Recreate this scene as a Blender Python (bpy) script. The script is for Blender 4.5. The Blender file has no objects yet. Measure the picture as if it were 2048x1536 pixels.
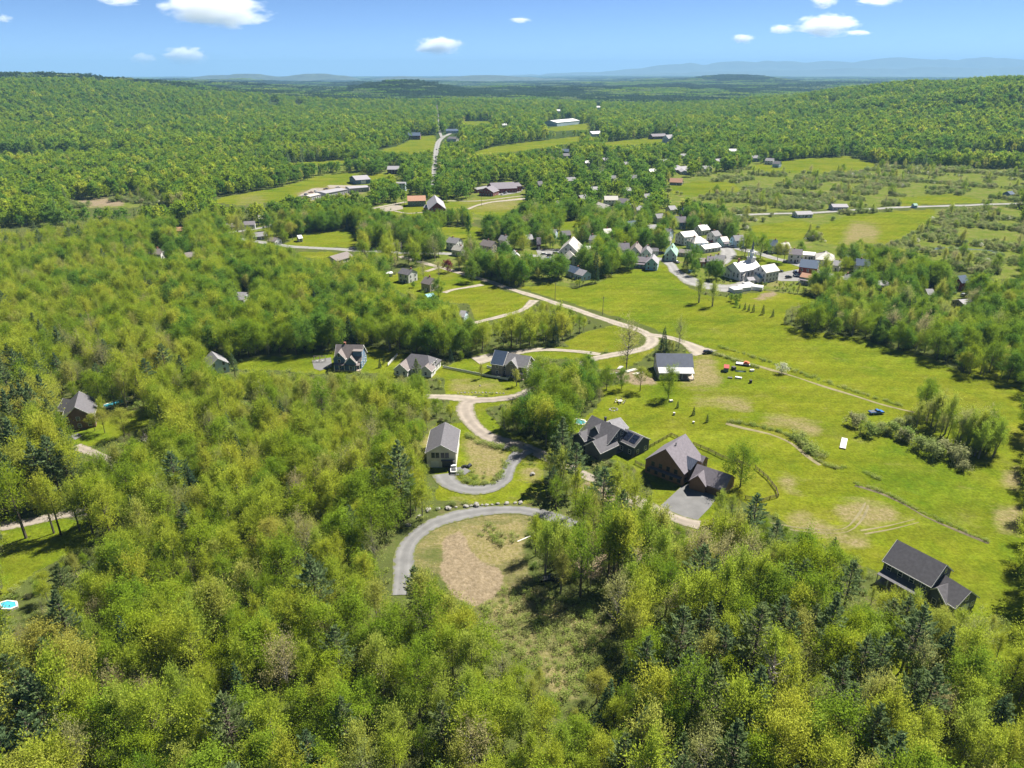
import bpy, math, random
import numpy as np

# ---------------------------------------------------------------- camera, sky, sun, exposure
SC = bpy.context.scene
COL = SC.collection
CAM_H = 120.0
PITCH = math.radians(23.8)
FOC = 1422.0                       # focal length in pixels of a 2048 x 1536 frame
SUN_AZ, SUN_EL = math.radians(50.0), math.radians(52.0)   # azimuth clockwise from the view heading (+Y)

cam = bpy.data.cameras.new('camera')
cam.sensor_fit = 'HORIZONTAL'; cam.sensor_width = 36.0
cam.lens = 36.0 * FOC / 2048.0
cam.clip_start = 1.0; cam.clip_end = 250000.0
camo = bpy.data.objects.new('camera', cam); COL.objects.link(camo)
camo.location = (0, 0, CAM_H); camo.rotation_euler = (math.pi / 2 - PITCH, 0, 0)
SC.camera = camo

world = bpy.data.worlds.new('World'); SC.world = world; world.use_nodes = True
wn = world.node_tree
bg = wn.nodes['Background']
sky = wn.nodes.new('ShaderNodeTexSky'); sky.sky_type = 'NISHITA'; sky.sun_disc = False
sky.sun_elevation = SUN_EL; sky.sun_rotation = SUN_AZ
sky.altitude = 300.0; sky.air_density = 0.32; sky.dust_density = 0.1; sky.ozone_density = 7.0
wn.links.new(sky.outputs[0], bg.inputs[0]); bg.inputs[1].default_value = 0.05

sun = bpy.data.lights.new('sun', 'SUN'); sun.energy = 4.6; sun.angle = math.radians(0.5); sun.color = (1.0, 0.95, 0.86)
suno = bpy.data.objects.new('sun', sun); COL.objects.link(suno)
sdir = np.array([math.sin(SUN_AZ) * math.cos(SUN_EL), math.cos(SUN_AZ) * math.cos(SUN_EL), math.sin(SUN_EL)])
from mathutils import Vector, Matrix
suno.rotation_euler = Vector(sdir).to_track_quat('Z', 'Y').to_euler()
suno.location = (300, 300, 600)

SC.view_settings.view_transform = 'Standard'; SC.view_settings.look = 'None'
SC.view_settings.exposure = 1.7; SC.view_settings.gamma = 1.0
SC.view_settings.use_curve_mapping = False
cy = SC.cycles
cy.max_bounces = 8; cy.diffuse_bounces = 3; cy.glossy_bounces = 2; cy.transmission_bounces = 3
cy.volume_bounces = 6; cy.transparent_max_bounces = 8
cy.use_adaptive_sampling = False; cy.use_denoising = True
cy.caustics_reflective = False; cy.caustics_refractive = False
cy.volume_max_steps = 128

# ---------------------------------------------------------------- survey helpers
SP, CP = math.sin(PITCH), math.cos(PITCH)

def at(u, v, h=0.0):
    """Ground point (metres) surveyed from the photograph, on the level plane z = h."""
    a, b = (u - 1024.0) / FOC, (v - 768.0) / FOC
    t = (CAM_H - h) / (SP + b * CP)
    return np.array([a * t, t * (CP - b * SP), h])

def seen(x, y, z):
    """Inverse of at(): where world points show in the photograph's frame."""
    x, y, z = np.asarray(x, float), np.asarray(y, float), np.asarray(z, float) - CAM_H
    t = y * CP - z * SP
    t = np.where(t < 1.0, 1.0, t)
    up = y * SP + z * CP
    return 1024 + FOC * x / t, 768 - FOC * up / t, t

def sstep(a, b, x):
    k = np.clip((x - a) / (b - a), 0, 1); return k * k * (3 - 2 * k)

def gauss(x, y, cx, cy_, sx, sy): return np.exp(-((x - cx) / sx) ** 2 - ((y - cy_) / sy) ** 2)

def wob(x, y, L, ph=0.0):
    return (np.sin(x / L + 1.3 + ph) * np.cos(y / L * 1.13 + 0.4 * ph) + 0.5 * np.sin((x * 0.7 + y) / L * 1.9 + ph * 2.1) + 0.35 * np.cos((x - 0.6 * y) / L * 3.1 - ph)) / 1.85

def T(x, y):
    """Height of the land."""
    x, y = np.asarray(x, float), np.asarray(y, float)
    d = np.hypot(x, y)
    h = 0.35 * wob(x, y, 22.0) * sstep(90, 200, d)
    h = h + 100 * sstep(950, 2350, y + 0.25 * (-x - 900)) * sstep(560, 1750, -x + 0.05 * y) * (1 - 0.9 * sstep(2300, 3900, y))
    h = h + 14 * sstep(1000, 2000, y) * sstep(500, 1500, -x) * wob(x, y, 170, 2.0)
    h = h + 84 * sstep(980, 1750, y) * sstep(470, 1350, x) * (1 - sstep(2000, 3300, y))
    h = h + 12 * sstep(1000, 1600, y) * sstep(500, 1000, x) * wob(x, y, 120, 1.0) * (1 - sstep(2000, 3300, y))
    h = h + 56 * gauss(x, y, -560, 3900, 260, 420) + 14 * gauss(x, y, -250, 3700, 500, 500)
    h = h + 10 * gauss(x, y, -400, 2700, 500, 400)
    h = h + 72 * gauss(x, y, 2150, 7600, 430, 700)
    h = h + sstep(2600, 5000, y) * (1 - sstep(15000, 24000, y)) * (7 * wob(x, y, 420, 4.0) + 6 * wob(x, y, 900, 1.5))
    for cx_, cy_, sx_, sy_, hh_ in ((-1700, 4300, 700, 330, 42), (350, 4500, 800, 330, 34), (1250, 5300, 900, 400, 36), (-2900, 5300, 900, 450, 62), (-1000, 6300, 1000, 480, 44), (900, 7000, 1200, 520, 38), (-3200, 7800, 1300, 600, 56), (-300, 8600, 1300, 600, 34), (3300, 6200, 1200, 450, 30), (-4200, 4600, 900, 500, 55), (2300, 9800, 1500, 600, 30)):
        h = h + hh_ * gauss(x, y, cx_, cy_, sx_, sy_) * (1 + 0.3 * wob(x, y, 260, cx_ * 0.01))
    h = h - 38 * sstep(3600, 6500, y) * (1 - sstep(-600, 2600, x)) - d * d / 12.74e6      # the western valley drops away; the earth curves
    return h

# ---------------------------------------------------------------- scene-building helpers
def link(o, parent=None):
    COL.objects.link(o)
    if parent is not None: o.parent = parent
    return o

def tag(o, label=None, cat=None, group=None, kind=None):
    if label: o['label'] = label
    if cat: o['category'] = cat
    if group: o['group'] = group
    if kind: o['kind'] = kind
    return o

def empty(name, loc, rz=0.0):
    o = bpy.data.objects.new(name, None); o.empty_display_size = 0.5
    o.location = loc; o.rotation_euler = (0, 0, rz)
    return link(o)

class MB:
    """Collects simple shapes into one mesh."""
    def __init__(s): s.v = []; s.f = []; s.m = []
    def poly(s, pts, m=0):
        n = len(s.v); s.v += [tuple(p) for p in pts]; s.f.append(tuple(range(n, n + len(pts)))); s.m.append(m)
    def hexa(s, p, m=0):
        n = len(s.v); s.v += [tuple(q) for q in p]
        for f in ((0, 3, 2, 1), (4, 5, 6, 7), (0, 1, 5, 4), (1, 2, 6, 5), (2, 3, 7, 6), (3, 0, 4, 7)):
            s.f.append(tuple(n + i for i in f)); s.m.append(m)
    def box(s, x0, x1, y0, y1, z0, z1, m=0):
        s.hexa([(x0, y0, z0), (x1, y0, z0), (x1, y1, z0), (x0, y1, z0), (x0, y0, z1), (x1, y0, z1), (x1, y1, z1), (x0, y1, z1)], m)
    def bar(s, a, b, w, h=None, m=0):
        """square-section bar from a to b"""
        a, b = Vector(a), Vector(b); d = (b - a).normalized()
        up = Vector((0, 0, 1)) if abs(d.z) < 0.9 else Vector((1, 0, 0))
        s1 = d.cross(up).normalized() * (w / 2); s2 = s1.cross(d).normalized() * ((h or w) / 2)
        s.hexa([a - s1 - s2, a + s1 - s2, b + s1 - s2, b - s1 - s2, a - s1 + s2, a + s1 + s2, b + s1 + s2, b - s1 + s2], m)
    def tube(s, pts, rad, n=6, m=0, cap=True):
        base = len(s.v); pts = [Vector(p) for p in pts]
        for i, p in enumerate(pts):
            d = (pts[min(i + 1, len(pts) - 1)] - pts[max(i - 1, 0)]).normalized()
            u = d.cross(Vector((0.31, 0.87, 0.12))).normalized(); w = d.cross(u)
            for k in range(n):
                a = 2 * math.pi * k / n
                s.v.append(tuple(p + (u * math.cos(a) + w * math.sin(a)) * rad[i]))
        for i in range(len(pts) - 1):
            for k in range(n):
                q = base + i * n + k; r = base + i * n + (k + 1) % n
                s.f.append((q, r, r + n, q + n)); s.m.append(m)
        if cap:
            s.f.append(tuple(base + k for k in range(n))[::-1]); s.m.append(m)
            s.f.append(tuple(base + (len(pts) - 1) * n + k for k in range(n))); s.m.append(m)
    def mesh(s, name, mats):
        me = bpy.data.meshes.new(name); me.from_pydata(s.v, [], s.f)
        for q in (mats if isinstance(mats, (list, tuple)) else [mats]): me.materials.append(q)
        if any(s.m): me.polygons.foreach_set('material_index', s.m)
        me.update(); return me
    def build(s, name, mats, parent=None, loc=(0, 0, 0), rz=0.0):
        o = bpy.data.objects.new(name, s.mesh(name, mats)); o.location = loc; o.rotation_euler = (0, 0, rz)
        return link(o, parent)

# ---------------------------------------------------------------- materials
MATS = {}
def mat(key, col, rough=0.8, var=0.12, scale=1.5, metal=0.0, spec=0.3, bump=0.0, stretch=None):
    """Principled surface whose colour wanders a little, as weathered things do."""
    if key in MATS: return MATS[key]
    m = bpy.data.materials.new(key); m.use_nodes = True; nt = m.node_tree; p = nt.nodes['Principled BSDF']
    p.inputs['Roughness'].default_value = rough; p.inputs['Metallic'].default_value = metal
    p.inputs['Specular IOR Level'].default_value = spec
    tc = nt.nodes.new('ShaderNodeTexCoord'); no = nt.nodes.new('ShaderNodeTexNoise')
    no.inputs['Scale'].default_value = scale; no.inputs['Detail'].default_value = 4.0
    src = tc.outputs['Object']
    if stretch:
        mp = nt.nodes.new('ShaderNodeMapping'); mp.inputs['Scale'].default_value = stretch
        nt.links.new(src, mp.inputs[0]); src = mp.outputs[0]
    nt.links.new(src, no.inputs['Vector'])
    r = nt.nodes.new('ShaderNodeValToRGB')
    r.color_ramp.elements[0].position = 0.3; r.color_ramp.elements[1].position = 0.7
    r.color_ramp.elements[0].color = tuple(c * (1 - var) for c in col) + (1,)
    r.color_ramp.elements[1].color = tuple(min(1, c * (1 + var)) for c in col) + (1,)
    nt.links.new(no.outputs['Fac'], r.inputs[0]); nt.links.new(r.outputs[0], p.inputs['Base Color'])
    if bump:
        b = nt.nodes.new('ShaderNodeBump'); b.inputs['Strength'].default_value = bump; b.inputs['Distance'].default_value = 0.1
        nt.links.new(no.outputs['Fac'], b.inputs['Height']); nt.links.new(b.outputs[0], p.inputs['Normal'])
    MATS[key] = m; return m

def lined(key, col, pitch, axis='z', depth=0.25, rough=0.75, var=0.1, spec=0.3):
    """Like mat(), with fine courses (clapboard laps, roof seams) too small to build."""
    if key in MATS: return MATS[key]
    m = mat(key, col, rough, var, 0.6, spec=spec); nt = m.node_tree; p = nt.nodes['Principled BSDF']
    tc = nt.nodes.new('ShaderNodeTexCoord'); sx = nt.nodes.new('ShaderNodeSeparateXYZ'); nt.links.new(tc.outputs['Object'], sx.inputs[0])
    w = nt.nodes.new('ShaderNodeMath'); w.operation = 'MULTIPLY'; w.inputs[1].default_value = 1.0 / pitch
    nt.links.new(sx.outputs[axis.upper()], w.inputs[0])
    fr = nt.nodes.new('ShaderNodeMath'); fr.operation = 'FRACT'; nt.links.new(w.outputs[0], fr.inputs[0])
    b = nt.nodes.new('ShaderNodeBump'); b.inputs['Strength'].default_value = depth; b.inputs['Distance'].default_value = 0.06
    nt.links.new(fr.outputs[0], b.inputs['Height']); nt.links.new(b.outputs[0], p.inputs['Normal'])
    return m

def glass_mat():
    if 'window_glass' in MATS: return MATS['window_glass']
    m = bpy.data.materials.new('window_glass'); m.use_nodes = True; p = m.node_tree.nodes['Principled BSDF']
    p.inputs['Base Color'].default_value = (0.02, 0.03, 0.04, 1); p.inputs['Roughness'].default_value = 0.08
    p.inputs['Specular IOR Level'].default_value = 0.6
    MATS['window_glass'] = m; return m

def leaf_mat(key, cols, trans=0.35, isl=0.26):
    """Foliage: colour differs from tree to tree and leaf to leaf; light passes through."""
    if key in MATS: return MATS[key]
    m = bpy.data.materials.new(key); m.use_nodes = True; nt = m.node_tree; nt.nodes.clear()
    out = nt.nodes.new('ShaderNodeOutputMaterial')
    oi = nt.nodes.new('ShaderNodeObjectInfo'); ge = nt.nodes.new('ShaderNodeNewGeometry')
    r = nt.nodes.new('ShaderNodeValToRGB'); e = r.color_ramp.elements
    while len(e) < len(cols): e.new(0.5)
    for i, c in enumerate(cols):
        e[i].position = i / max(1, len(cols) - 1); e[i].color = tuple(c) + (1,)
    nt.links.new(oi.outputs['Random'], r.inputs[0])
    mr = nt.nodes.new('ShaderNodeMapRange'); mr.inputs['To Min'].default_value = 1 - isl; mr.inputs['To Max'].default_value = 1 + isl
    nt.links.new(ge.outputs['Random Per Island'], mr.inputs['Value'])
    mu = nt.nodes.new('ShaderNodeVectorMath'); mu.operation = 'SCALE'
    nt.links.new(r.outputs[0], mu.inputs[0]); nt.links.new(mr.outputs[0], mu.inputs['Scale'])
    di = nt.nodes.new('ShaderNodeBsdfDiffuse'); tr = nt.nodes.new('ShaderNodeBsdfTranslucent')
    mx = nt.nodes.new('ShaderNodeAddShader'); th = nt.nodes.new('ShaderNodeVectorMath'); th.operation = 'SCALE'; th.inputs['Scale'].default_value = trans * 3.3
    nt.links.new(mu.outputs[0], th.inputs[0])
    nt.links.new(mu.outputs[0], di.inputs[0]); nt.links.new(th.outputs[0], tr.inputs[0])
    nt.links.new(di.outputs[0], mx.inputs[0]); nt.links.new(tr.outputs[0], mx.inputs[1]); nt.links.new(mx.outputs[0], out.inputs[0])
    MATS[key] = m; return m
# ---------------------------------------------------------------- what covers the land
MW, MH = 1024, 768
def fill(polys, into=None):
    """Map of the land in view: True inside the surveyed outlines."""
    m = np.zeros((MH, MW), bool) if into is None else into
    for poly in polys:
        p = np.array(poly, float) / 2.0
        y0, y1 = int(max(0, math.floor(p[:, 1].min()))), int(min(MH - 1, math.ceil(p[:, 1].max())))
        q = np.roll(p, -1, 0)
        for y in range(y0, y1 + 1):
            yc = y + 0.5
            c = (p[:, 1] <= yc) != (q[:, 1] <= yc)
            if not c.any(): continue
            xs = np.sort(p[c, 0] + (yc - p[c, 1]) / (q[c, 1] - p[c, 1]) * (q[c, 0] - p[c, 0]))
            for k in range(0, len(xs) - 1, 2):
                a, b = int(max(0, round(xs[k]))), int(min(MW, round(xs[k + 1])))
                if b > a: m[y, a:b] = True
    return m

def soft(m, n):
    f = m.astype(np.float32)
    for ax in (0, 1):
        g = np.copy(f)
        for k in range(1, n + 1): g += np.roll(f, k, ax) + np.roll(f, -k, ax)
        f = g / (2 * n + 1)
    return f

def look(m, u, v, out=0.0):
    i = np.round(np.asarray(v) / 2 - 0.5).astype(int); j = np.round(np.asarray(u) / 2 - 0.5).astype(int)
    ok = (i >= 0) & (i < MH) & (j >= 0) & (j < MW)
    r = m[np.clip(i, 0, MH - 1), np.clip(j, 0, MW - 1)].astype(np.float32)
    return np.where(ok, r, out)

BIG_FIELD = [(1036, 574), (1100, 566), (1150, 578), (1195, 566), (1232, 548), (1275, 536), (1312, 528), (1330, 532), (1352, 552), (1376, 574),
    (1410, 590), (1450, 594), (1530, 582), (1600, 590), (1640, 598), (1572, 620), (1566, 646), (1610, 662), (1660, 668), (1720, 676), (1760, 690), (1850, 712), (1925, 746), (1990, 764), (2060, 772),
    (2060, 1262), (2010, 1240), (1940, 1206), (1850, 1168), (1758, 1146), (1700, 1118), (1610, 1072), (1556, 1036), (1500, 1010), (1462, 990), (1420, 1052), (1390, 1062), (1310, 1016), (1300, 960),
    (1262, 932), (1190, 906), (1160, 880), (1146, 856), (1196, 812), (1206, 776), (1252, 764), (1300, 752), (1306, 722), (1368, 716), (1378, 694), (1330, 668), (1290, 650), (1180, 618), (1080, 588)]
MEADOW = [BIG_FIELD,
    [(1125, 688), (1180, 660), (1232, 650), (1276, 662), (1281, 688), (1232, 704), (1180, 702)],
    [(1180, 712), (1230, 712), (1290, 702), (1306, 690), (1310, 700), (1260, 735), (1200, 740)],
    [(455, 738), (500, 716), (600, 709), (660, 704), (735, 694), (800, 709), (830, 709), (890, 735), (885, 757), (780, 745), (640, 749), (560, 741)],
    [(885, 735), (930, 716), (985, 700), (1130, 693), (1200, 703), (1190, 716), (1112, 718), (1066, 716), (1066, 742), (1036, 762), (1045, 785), (890, 790)],
    [(762, 560), (800, 545), (850, 532), (890, 530), (960, 560), (1000, 578), (1075, 600), (1050, 624), (1000, 640), (952, 642), (938, 606), (890, 604), (850, 592), (800, 585)],
    [(560, 492), (602, 471), (650, 463), (720, 462), (716, 492), (640, 496)],
    [(590, 505), (680, 503), (665, 518), (640, 520), (612, 515)],
    [(415, 404), (450, 393), (560, 375), (640, 352), (690, 346), (745, 350), (790, 346), (790, 356), (740, 368), (700, 372), (640, 380), (600, 392), (560, 404), (480, 410)],
    [(735, 422), (790, 411), (830, 404), (860, 400), (900, 405), (960, 398), (1050, 390), (1052, 416), (1002, 440), (940, 424), (880, 428), (830, 438), (770, 434)],
    [(880, 470), (882, 453), (962, 455), (980, 472), (940, 479)],
    [(740, 305), (800, 290), (832, 273), (872, 270), (872, 302), (800, 311)],
    [(945, 305), (1000, 291), (1160, 272), (1162, 283), (1050, 301), (960, 311)], [(1200, 286), (1330, 272), (1322, 286), (1220, 293)],
    [(1090, 256), (1182, 245), (1180, 259), (1100, 263)], [(925, 243), (985, 242), (985, 248), (930, 250)], [(570, 327), (640, 322), (720, 318), (720, 322), (640, 330), (580, 333)],
    [(1480, 336), (1600, 318), (1700, 312), (1762, 330), (1700, 347), (1560, 347)], [(1336, 372), (1400, 362), (1470, 366), (1480, 384), (1400, 392), (1345, 388)],
    [(1636, 452), (1700, 430), (1800, 422), (1870, 418), (1860, 446), (1770, 498), (1700, 497), (1640, 482)], [(1800, 396), (1900, 388), (1985, 404), (1900, 408), (1800, 413)],
    [(1500, 452), (1600, 440), (1640, 452), (1600, 480), (1540, 486), (1500, 470)],
    [(1490, 512), (1560, 522), (1610, 540), (1600, 546), (1540, 538), (1490, 526)], [(1130, 442), (1160, 440), (1165, 456), (1120, 458)],
    [(140, 880), (166, 852), (250, 822), (304, 822), (298, 848), (206, 888), (150, 896)],
    [(0, 1058), (112, 1036), (200, 1044), (192, 1060), (180, 1090), (60, 1150), (30, 1182), (0, 1202)],
    [(870, 1000), (868, 985), (880, 968), (1000, 985), (1060, 965), (1086, 940), (1092, 1000), (1050, 1006), (960, 1008)],
    [(1340, 940), (1420, 990), (1400, 1010), (1310, 990)]]
YARDS = [[(888, 788), (960, 792), (1042, 782), (1042, 802), (966, 816), (990, 842), (1012, 862), (1060, 880), (1112, 910), (1090, 940), (1060, 960), (1000, 985), (930, 985), (875, 968), (852, 905), (838, 886), (872, 846), (925, 846), (905, 815)]]
CLEARING = [[(806, 1160), (806, 1100), (850, 1052), (905, 1024), (1010, 1008), (1100, 1018), (1066, 1045), (1050, 1072), (1052, 1110), (1060, 1150), (1090, 1190), (1150, 1206), (1215, 1214), (1245, 1240), (1200, 1290), (1172, 1336), (1160, 1400),
    (1100, 1400), (1085, 1340), (1000, 1300), (968, 1246), (905, 1196), (872, 1146), (835, 1160), (822, 1180)]]
ROUGH = [[(1400, 350), (1500, 338), (1760, 332), (2060, 340), (2060, 404), (1760, 412), (1620, 420), (1470, 428), (1400, 410), (1330, 392), (1330, 362)],
    [(1460, 436), (1640, 428), (2060, 412), (2060, 560), (1960, 556), (1850, 520), (1780, 508), (1700, 498), (1600, 486), (1500, 470)],
    [(135, 404), (260, 392), (330, 396), (350, 410), (250, 416), (140, 416)],
    [(1060, 560), (1130, 562), (1150, 572), (1040, 572)], [(600, 382), (740, 372), (745, 386), (640, 400), (590, 400)],
    [(1690, 850), (1740, 838), (1800, 850), (1850, 835), (1960, 880), (1970, 915), (1940, 938), (1880, 924), (1800, 900), (1720, 880)]]
TAN = [[(1385, 716), (1405, 706), (1437, 712), (1425, 730), (1445, 755), (1442, 770), (1425, 778), (1360, 768), (1352, 756), (1384, 745)],
    [(1380, 792), (1420, 796), (1470, 790), (1500, 802), (1512, 820), (1490, 828), (1450, 812), (1390, 808)], [(1520, 835), (1560, 830), (1640, 848), (1650, 866), (1620, 874), (1570, 850), (1528, 850)],
    [(1560, 1040), (1600, 1020), (1680, 1060), (1740, 1080), (1730, 1100), (1660, 1085)], [(1980, 1020), (2050, 1010), (2050, 1070), (1990, 1060)],
    [(1660, 1010), (1720, 1000), (1790, 1010), (1800, 1040), (1740, 1056), (1680, 1044)], [(2000, 940), (2050, 930), (2050, 980), (2010, 976)],
    [(1552, 950), (1590, 960), (1600, 985), (1565, 980)],
    [(925, 880), (960, 870), (1020, 905), (1015, 940), (1000, 960), (960, 965), (940, 940), (930, 905)], [(840, 885), (868, 852), (870, 900), (850, 910)], [(1040, 930), (1080, 930), (1088, 960), (1050, 965)],
    [(890, 1000), (1000, 1000), (1090, 985), (1092, 1000), (900, 1010)], [(1080, 1318), (1130, 1330), (1155, 1400), (1100, 1400)],
    [(860, 1070), (930, 1045), (1050, 1035), (1050, 1110), (1000, 1140), (905, 1130)], [(960, 1210), (1050, 1200), (1040, 1250), (985, 1262)],
    [(900, 760), (1000, 768), (1030, 780), (900, 784)], [(470, 396), (540, 392), (520, 408), (470, 408)], [(880, 408), (1040, 398), (1048, 412), (1000, 420), (940, 416)],
    [(1530, 555), (1570, 560), (1575, 572), (1552, 580), (1525, 565)], [(1640, 600), (1700, 440), (1760, 452), (1760, 480), (1690, 490)]]
DIRT = [[(888, 1075), (925, 1060), (935, 1090), (960, 1120), (1000, 1135), (1008, 1160), (990, 1195), (950, 1215), (905, 1192), (880, 1150), (882, 1110)],
    [(1230, 738), (1300, 744), (1320, 768), (1270, 772), (1215, 752)], [(155, 398), (245, 396), (250, 412), (160, 414)],
    [(1520, 588), (1545, 582), (1560, 588), (1540, 598), (1505, 600)], [(1900, 418), (2000, 414), (2000, 432), (1920, 434)], [(1115, 500), (1075, 498), (1075, 520), (1115, 522)],
    [(585, 388), (640, 375), (690, 372), (735, 374), (735, 384), (690, 392), (620, 402)], [(950, 1270), (975, 1235), (990, 1262)],
    [(1180, 955), (1290, 1010), (1260, 1020), (1150, 980)], [(1140, 1120), (1290, 1080), (1320, 1120), (1180, 1160)]]
M_MEADOW, M_YARD, M_CLEAR, M_ROUGH, M_TAN, M_DIRT = (fill(p) for p in (MEADOW, YARDS, CLEARING, ROUGH, TAN, DIRT))
VILLAGE = fill([[(740, 500), (800, 470), (960, 470), (1100, 380), (1240, 330), (1340, 300), (1560, 305), (1560, 340), (1420, 360), (1450, 430), (1520, 460), (1700, 500), (1800, 540), (1960, 560), (1960, 620), (1720, 600), (1600, 590), (1380, 560), (1150, 570), (1000, 570), (900, 530)]])
FAR_TOWN = fill([[(560, 430), (560, 340), (820, 300), (900, 330), (1060, 360), (1100, 380), (1050, 420), (880, 460), (740, 500), (480, 470)]])

# ---------------------------------------------------------------- the ground sheet
def ground_material():
    m = bpy.data.materials.new('land'); m.use_nodes = True; nt = m.node_tree; N = nt.nodes; L = nt.links
    p = N['Principled BSDF']; p.inputs['Roughness'].default_value = 0.95; p.inputs['Specular IOR Level'].default_value = 0.0
    tc = N.new('ShaderNodeTexCoord')
    def noise(scale, detail=5.0, rough=0.6, stretch=None):
        n = N.new('ShaderNodeTexNoise'); n.inputs['Scale'].default_value = scale; n.inputs['Detail'].default_value = detail; n.inputs['Roughness'].default_value = rough
        src = tc.outputs['Object']
        if stretch:
            mp = N.new('ShaderNodeMapping'); mp.inputs['Scale'].default_value = stretch; mp.inputs['Rotation'].default_value = (0, 0, 0.9); L.new(src, mp.inputs[0]); src = mp.outputs[0]
        L.new(src, n.inputs['Vector']); return n.outputs['Fac']
    def ramp(fac, stops):
        r = N.new('ShaderNodeValToRGB'); e = r.color_ramp.elements
        while len(e) < len(stops): e.new(0.5)
        for i, (q, c) in enumerate(stops): e[i].position = q; e[i].color = tuple(c) + (1,)
        L.new(fac, r.inputs[0]); return r.outputs[0]
    def mix(f, a, b):
        x = N.new('ShaderNodeMix'); x.data_type = 'RGBA'; L.new(f, x.inputs[0]); L.new(a, x.inputs[6]); L.new(b, x.inputs[7]); return x.outputs[2]
    def edge(attr, wob_, lo, hi, amp=1.5):
        """cover edge, ragged by noise"""
        s = N.new('ShaderNodeMath'); s.operation = 'ADD'; L.new(attr, s.inputs[0])
        k = N.new('ShaderNodeMath'); k.operation = 'MULTIPLY_ADD'; L.new(wob_, k.inputs[0]); k.inputs[1].default_value = amp; k.inputs[2].default_value = -amp / 2
        L.new(k.outputs[0], s.inputs[1])
        r = N.new('ShaderNodeMapRange'); r.inputs['From Min'].default_value = lo; r.inputs['From Max'].default_value = hi; L.new(s.outputs[0], r.inputs['Value']); return r.outputs[0]
    at1 = N.new('ShaderNodeAttribute'); at1.attribute_name = 'cover'; sp = N.new('ShaderNodeSeparateColor'); L.new(at1.outputs['Color'], sp.inputs[0])
    at2 = N.new('ShaderNodeAttribute'); at2.attribute_name = 'rough_cover'
    n_rag = noise(0.20, 8.0, 0.78, (0.35, 1.0, 1.0)); n_big, n_mid, n_fine, n_str = noise(0.018, 6.0, 0.68), noise(0.11), noise(1.1, 3.0, 0.7), noise(0.12, 4.0, 0.6, (0.12, 1.0, 1.0))
    floor = ramp(n_mid, [(0.3, (0.050, 0.056, 0.020)), (0.55, (0.062, 0.078, 0.020)), (0.72, (0.095, 0.080, 0.042))])
    far = ramp(n_big, [(0.35, (0.022, 0.042, 0.014)), (0.65, (0.045, 0.062, 0.018))])
    n_patch, n_tuft = noise(0.055, 5.0, 0.7), noise(0.45, 4.0, 0.7)
    grass = ramp(n_big, [(0.34, (0.050, 0.092, 0.005)), (0.46, (0.083, 0.108, 0.007)), (0.56, (0.104, 0.117, 0.008)), (0.70, (0.124, 0.122, 0.018))])
    g2 = ramp(n_patch, [(0.32, (0.044, 0.084, 0.006)), (0.46, (0.087, 0.109, 0.007)), (0.60, (0.112, 0.120, 0.012)), (0.74, (0.150, 0.134, 0.045))])
    hf = N.new('ShaderNodeValue'); hf.outputs[0].default_value = 0.5
    grass = mix(hf.outputs[0], grass, g2)
    def gain(c_, f_, lo, hi):
        r = N.new('ShaderNodeMapRange'); r.inputs['From Min'].default_value = 0.25; r.inputs['From Max'].default_value = 0.75; r.inputs['To Min'].default_value = lo; r.inputs['To Max'].default_value = hi; L.new(f_, r.inputs['Value'])
        k = N.new('ShaderNodeVectorMath'); k.operation = 'SCALE'; L.new(c_, k.inputs[0]); L.new(r.outputs[0], k.inputs['Scale']); return k.outputs[0]
    wv = N.new('ShaderNodeTexWave'); wv.inputs['Scale'].default_value = 0.055; wv.inputs['Distortion'].default_value = 7.0; wv.inputs['Detail'].default_value = 3.0; wv.inputs['Detail Scale'].default_value = 0.35
    wm = N.new('ShaderNodeMapping'); wm.inputs['Rotation'].default_value = (0, 0, 0.75); L.new(tc.outputs['Object'], wm.inputs[0]); L.new(wm.outputs[0], wv.inputs['Vector'])
    grass = gain(grass, wv.outputs['Fac'], 0.965, 1.035)
    grass = gain(gain(gain(grass, n_fine, 0.66, 1.34), n_str, 0.74, 1.26), n_tuft, 0.78, 1.22)
    rough = ramp(n_mid, [(0.3, (0.062, 0.094, 0.012)), (0.52, (0.092, 0.112, 0.020)), (0.74, (0.140, 0.124, 0.056))])
    tan = ramp(n_fine, [(0.25, (0.095, 0.092, 0.022)), (0.45, (0.140, 0.122, 0.048)), (0.6, (0.175, 0.146, 0.075)), (0.78, (0.225, 0.188, 0.115))])
    dirt = ramp(n_fine, [(0.25, (0.110, 0.086, 0.050)), (0.5, (0.165, 0.130, 0.084)), (0.75, (0.225, 0.182, 0.125))])
    dirt = gain(dirt, n_tuft, 0.72, 1.28); tan = gain(tan, n_tuft, 0.78, 1.22); rough = gain(gain(rough, n_fine, 0.7, 1.3), n_tuft, 0.8, 1.2)
    pos = N.new('ShaderNodeNewGeometry'); sy = N.new('ShaderNodeSeparateXYZ'); L.new(tc.outputs['Object'], sy.inputs[0])
    dm = N.new('ShaderNodeMapRange'); dm.inputs['From Min'].default_value = 500; dm.inputs['From Max'].default_value = 1500; L.new(sy.outputs['Y'], dm.inputs['Value'])
    c = mix(dm.outputs[0], floor, far)
    c = mix(edge(at2.outputs['Fac'], n_mid, 0.4, 0.6), c, rough)
    c = mix(edge(sp.outputs[0], n_mid, 0.42, 0.58), c, grass)
    c = mix(edge(sp.outputs[1], n_rag, 0.22, 1.0, 2.6), c, tan)
    c = mix(edge(sp.outputs[2], n_rag, 0.35, 0.70, 2.2), c, dirt)
    L.new(c, p.inputs['Base Color'])
    b = N.new('ShaderNodeBump'); b.inputs['Strength'].default_value = 0.6; b.inputs['Distance'].default_value = 0.35
    L.new(n_fine, b.inputs['Height']); L.new(b.outputs[0], p.inputs['Normal'])
    return m

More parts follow.
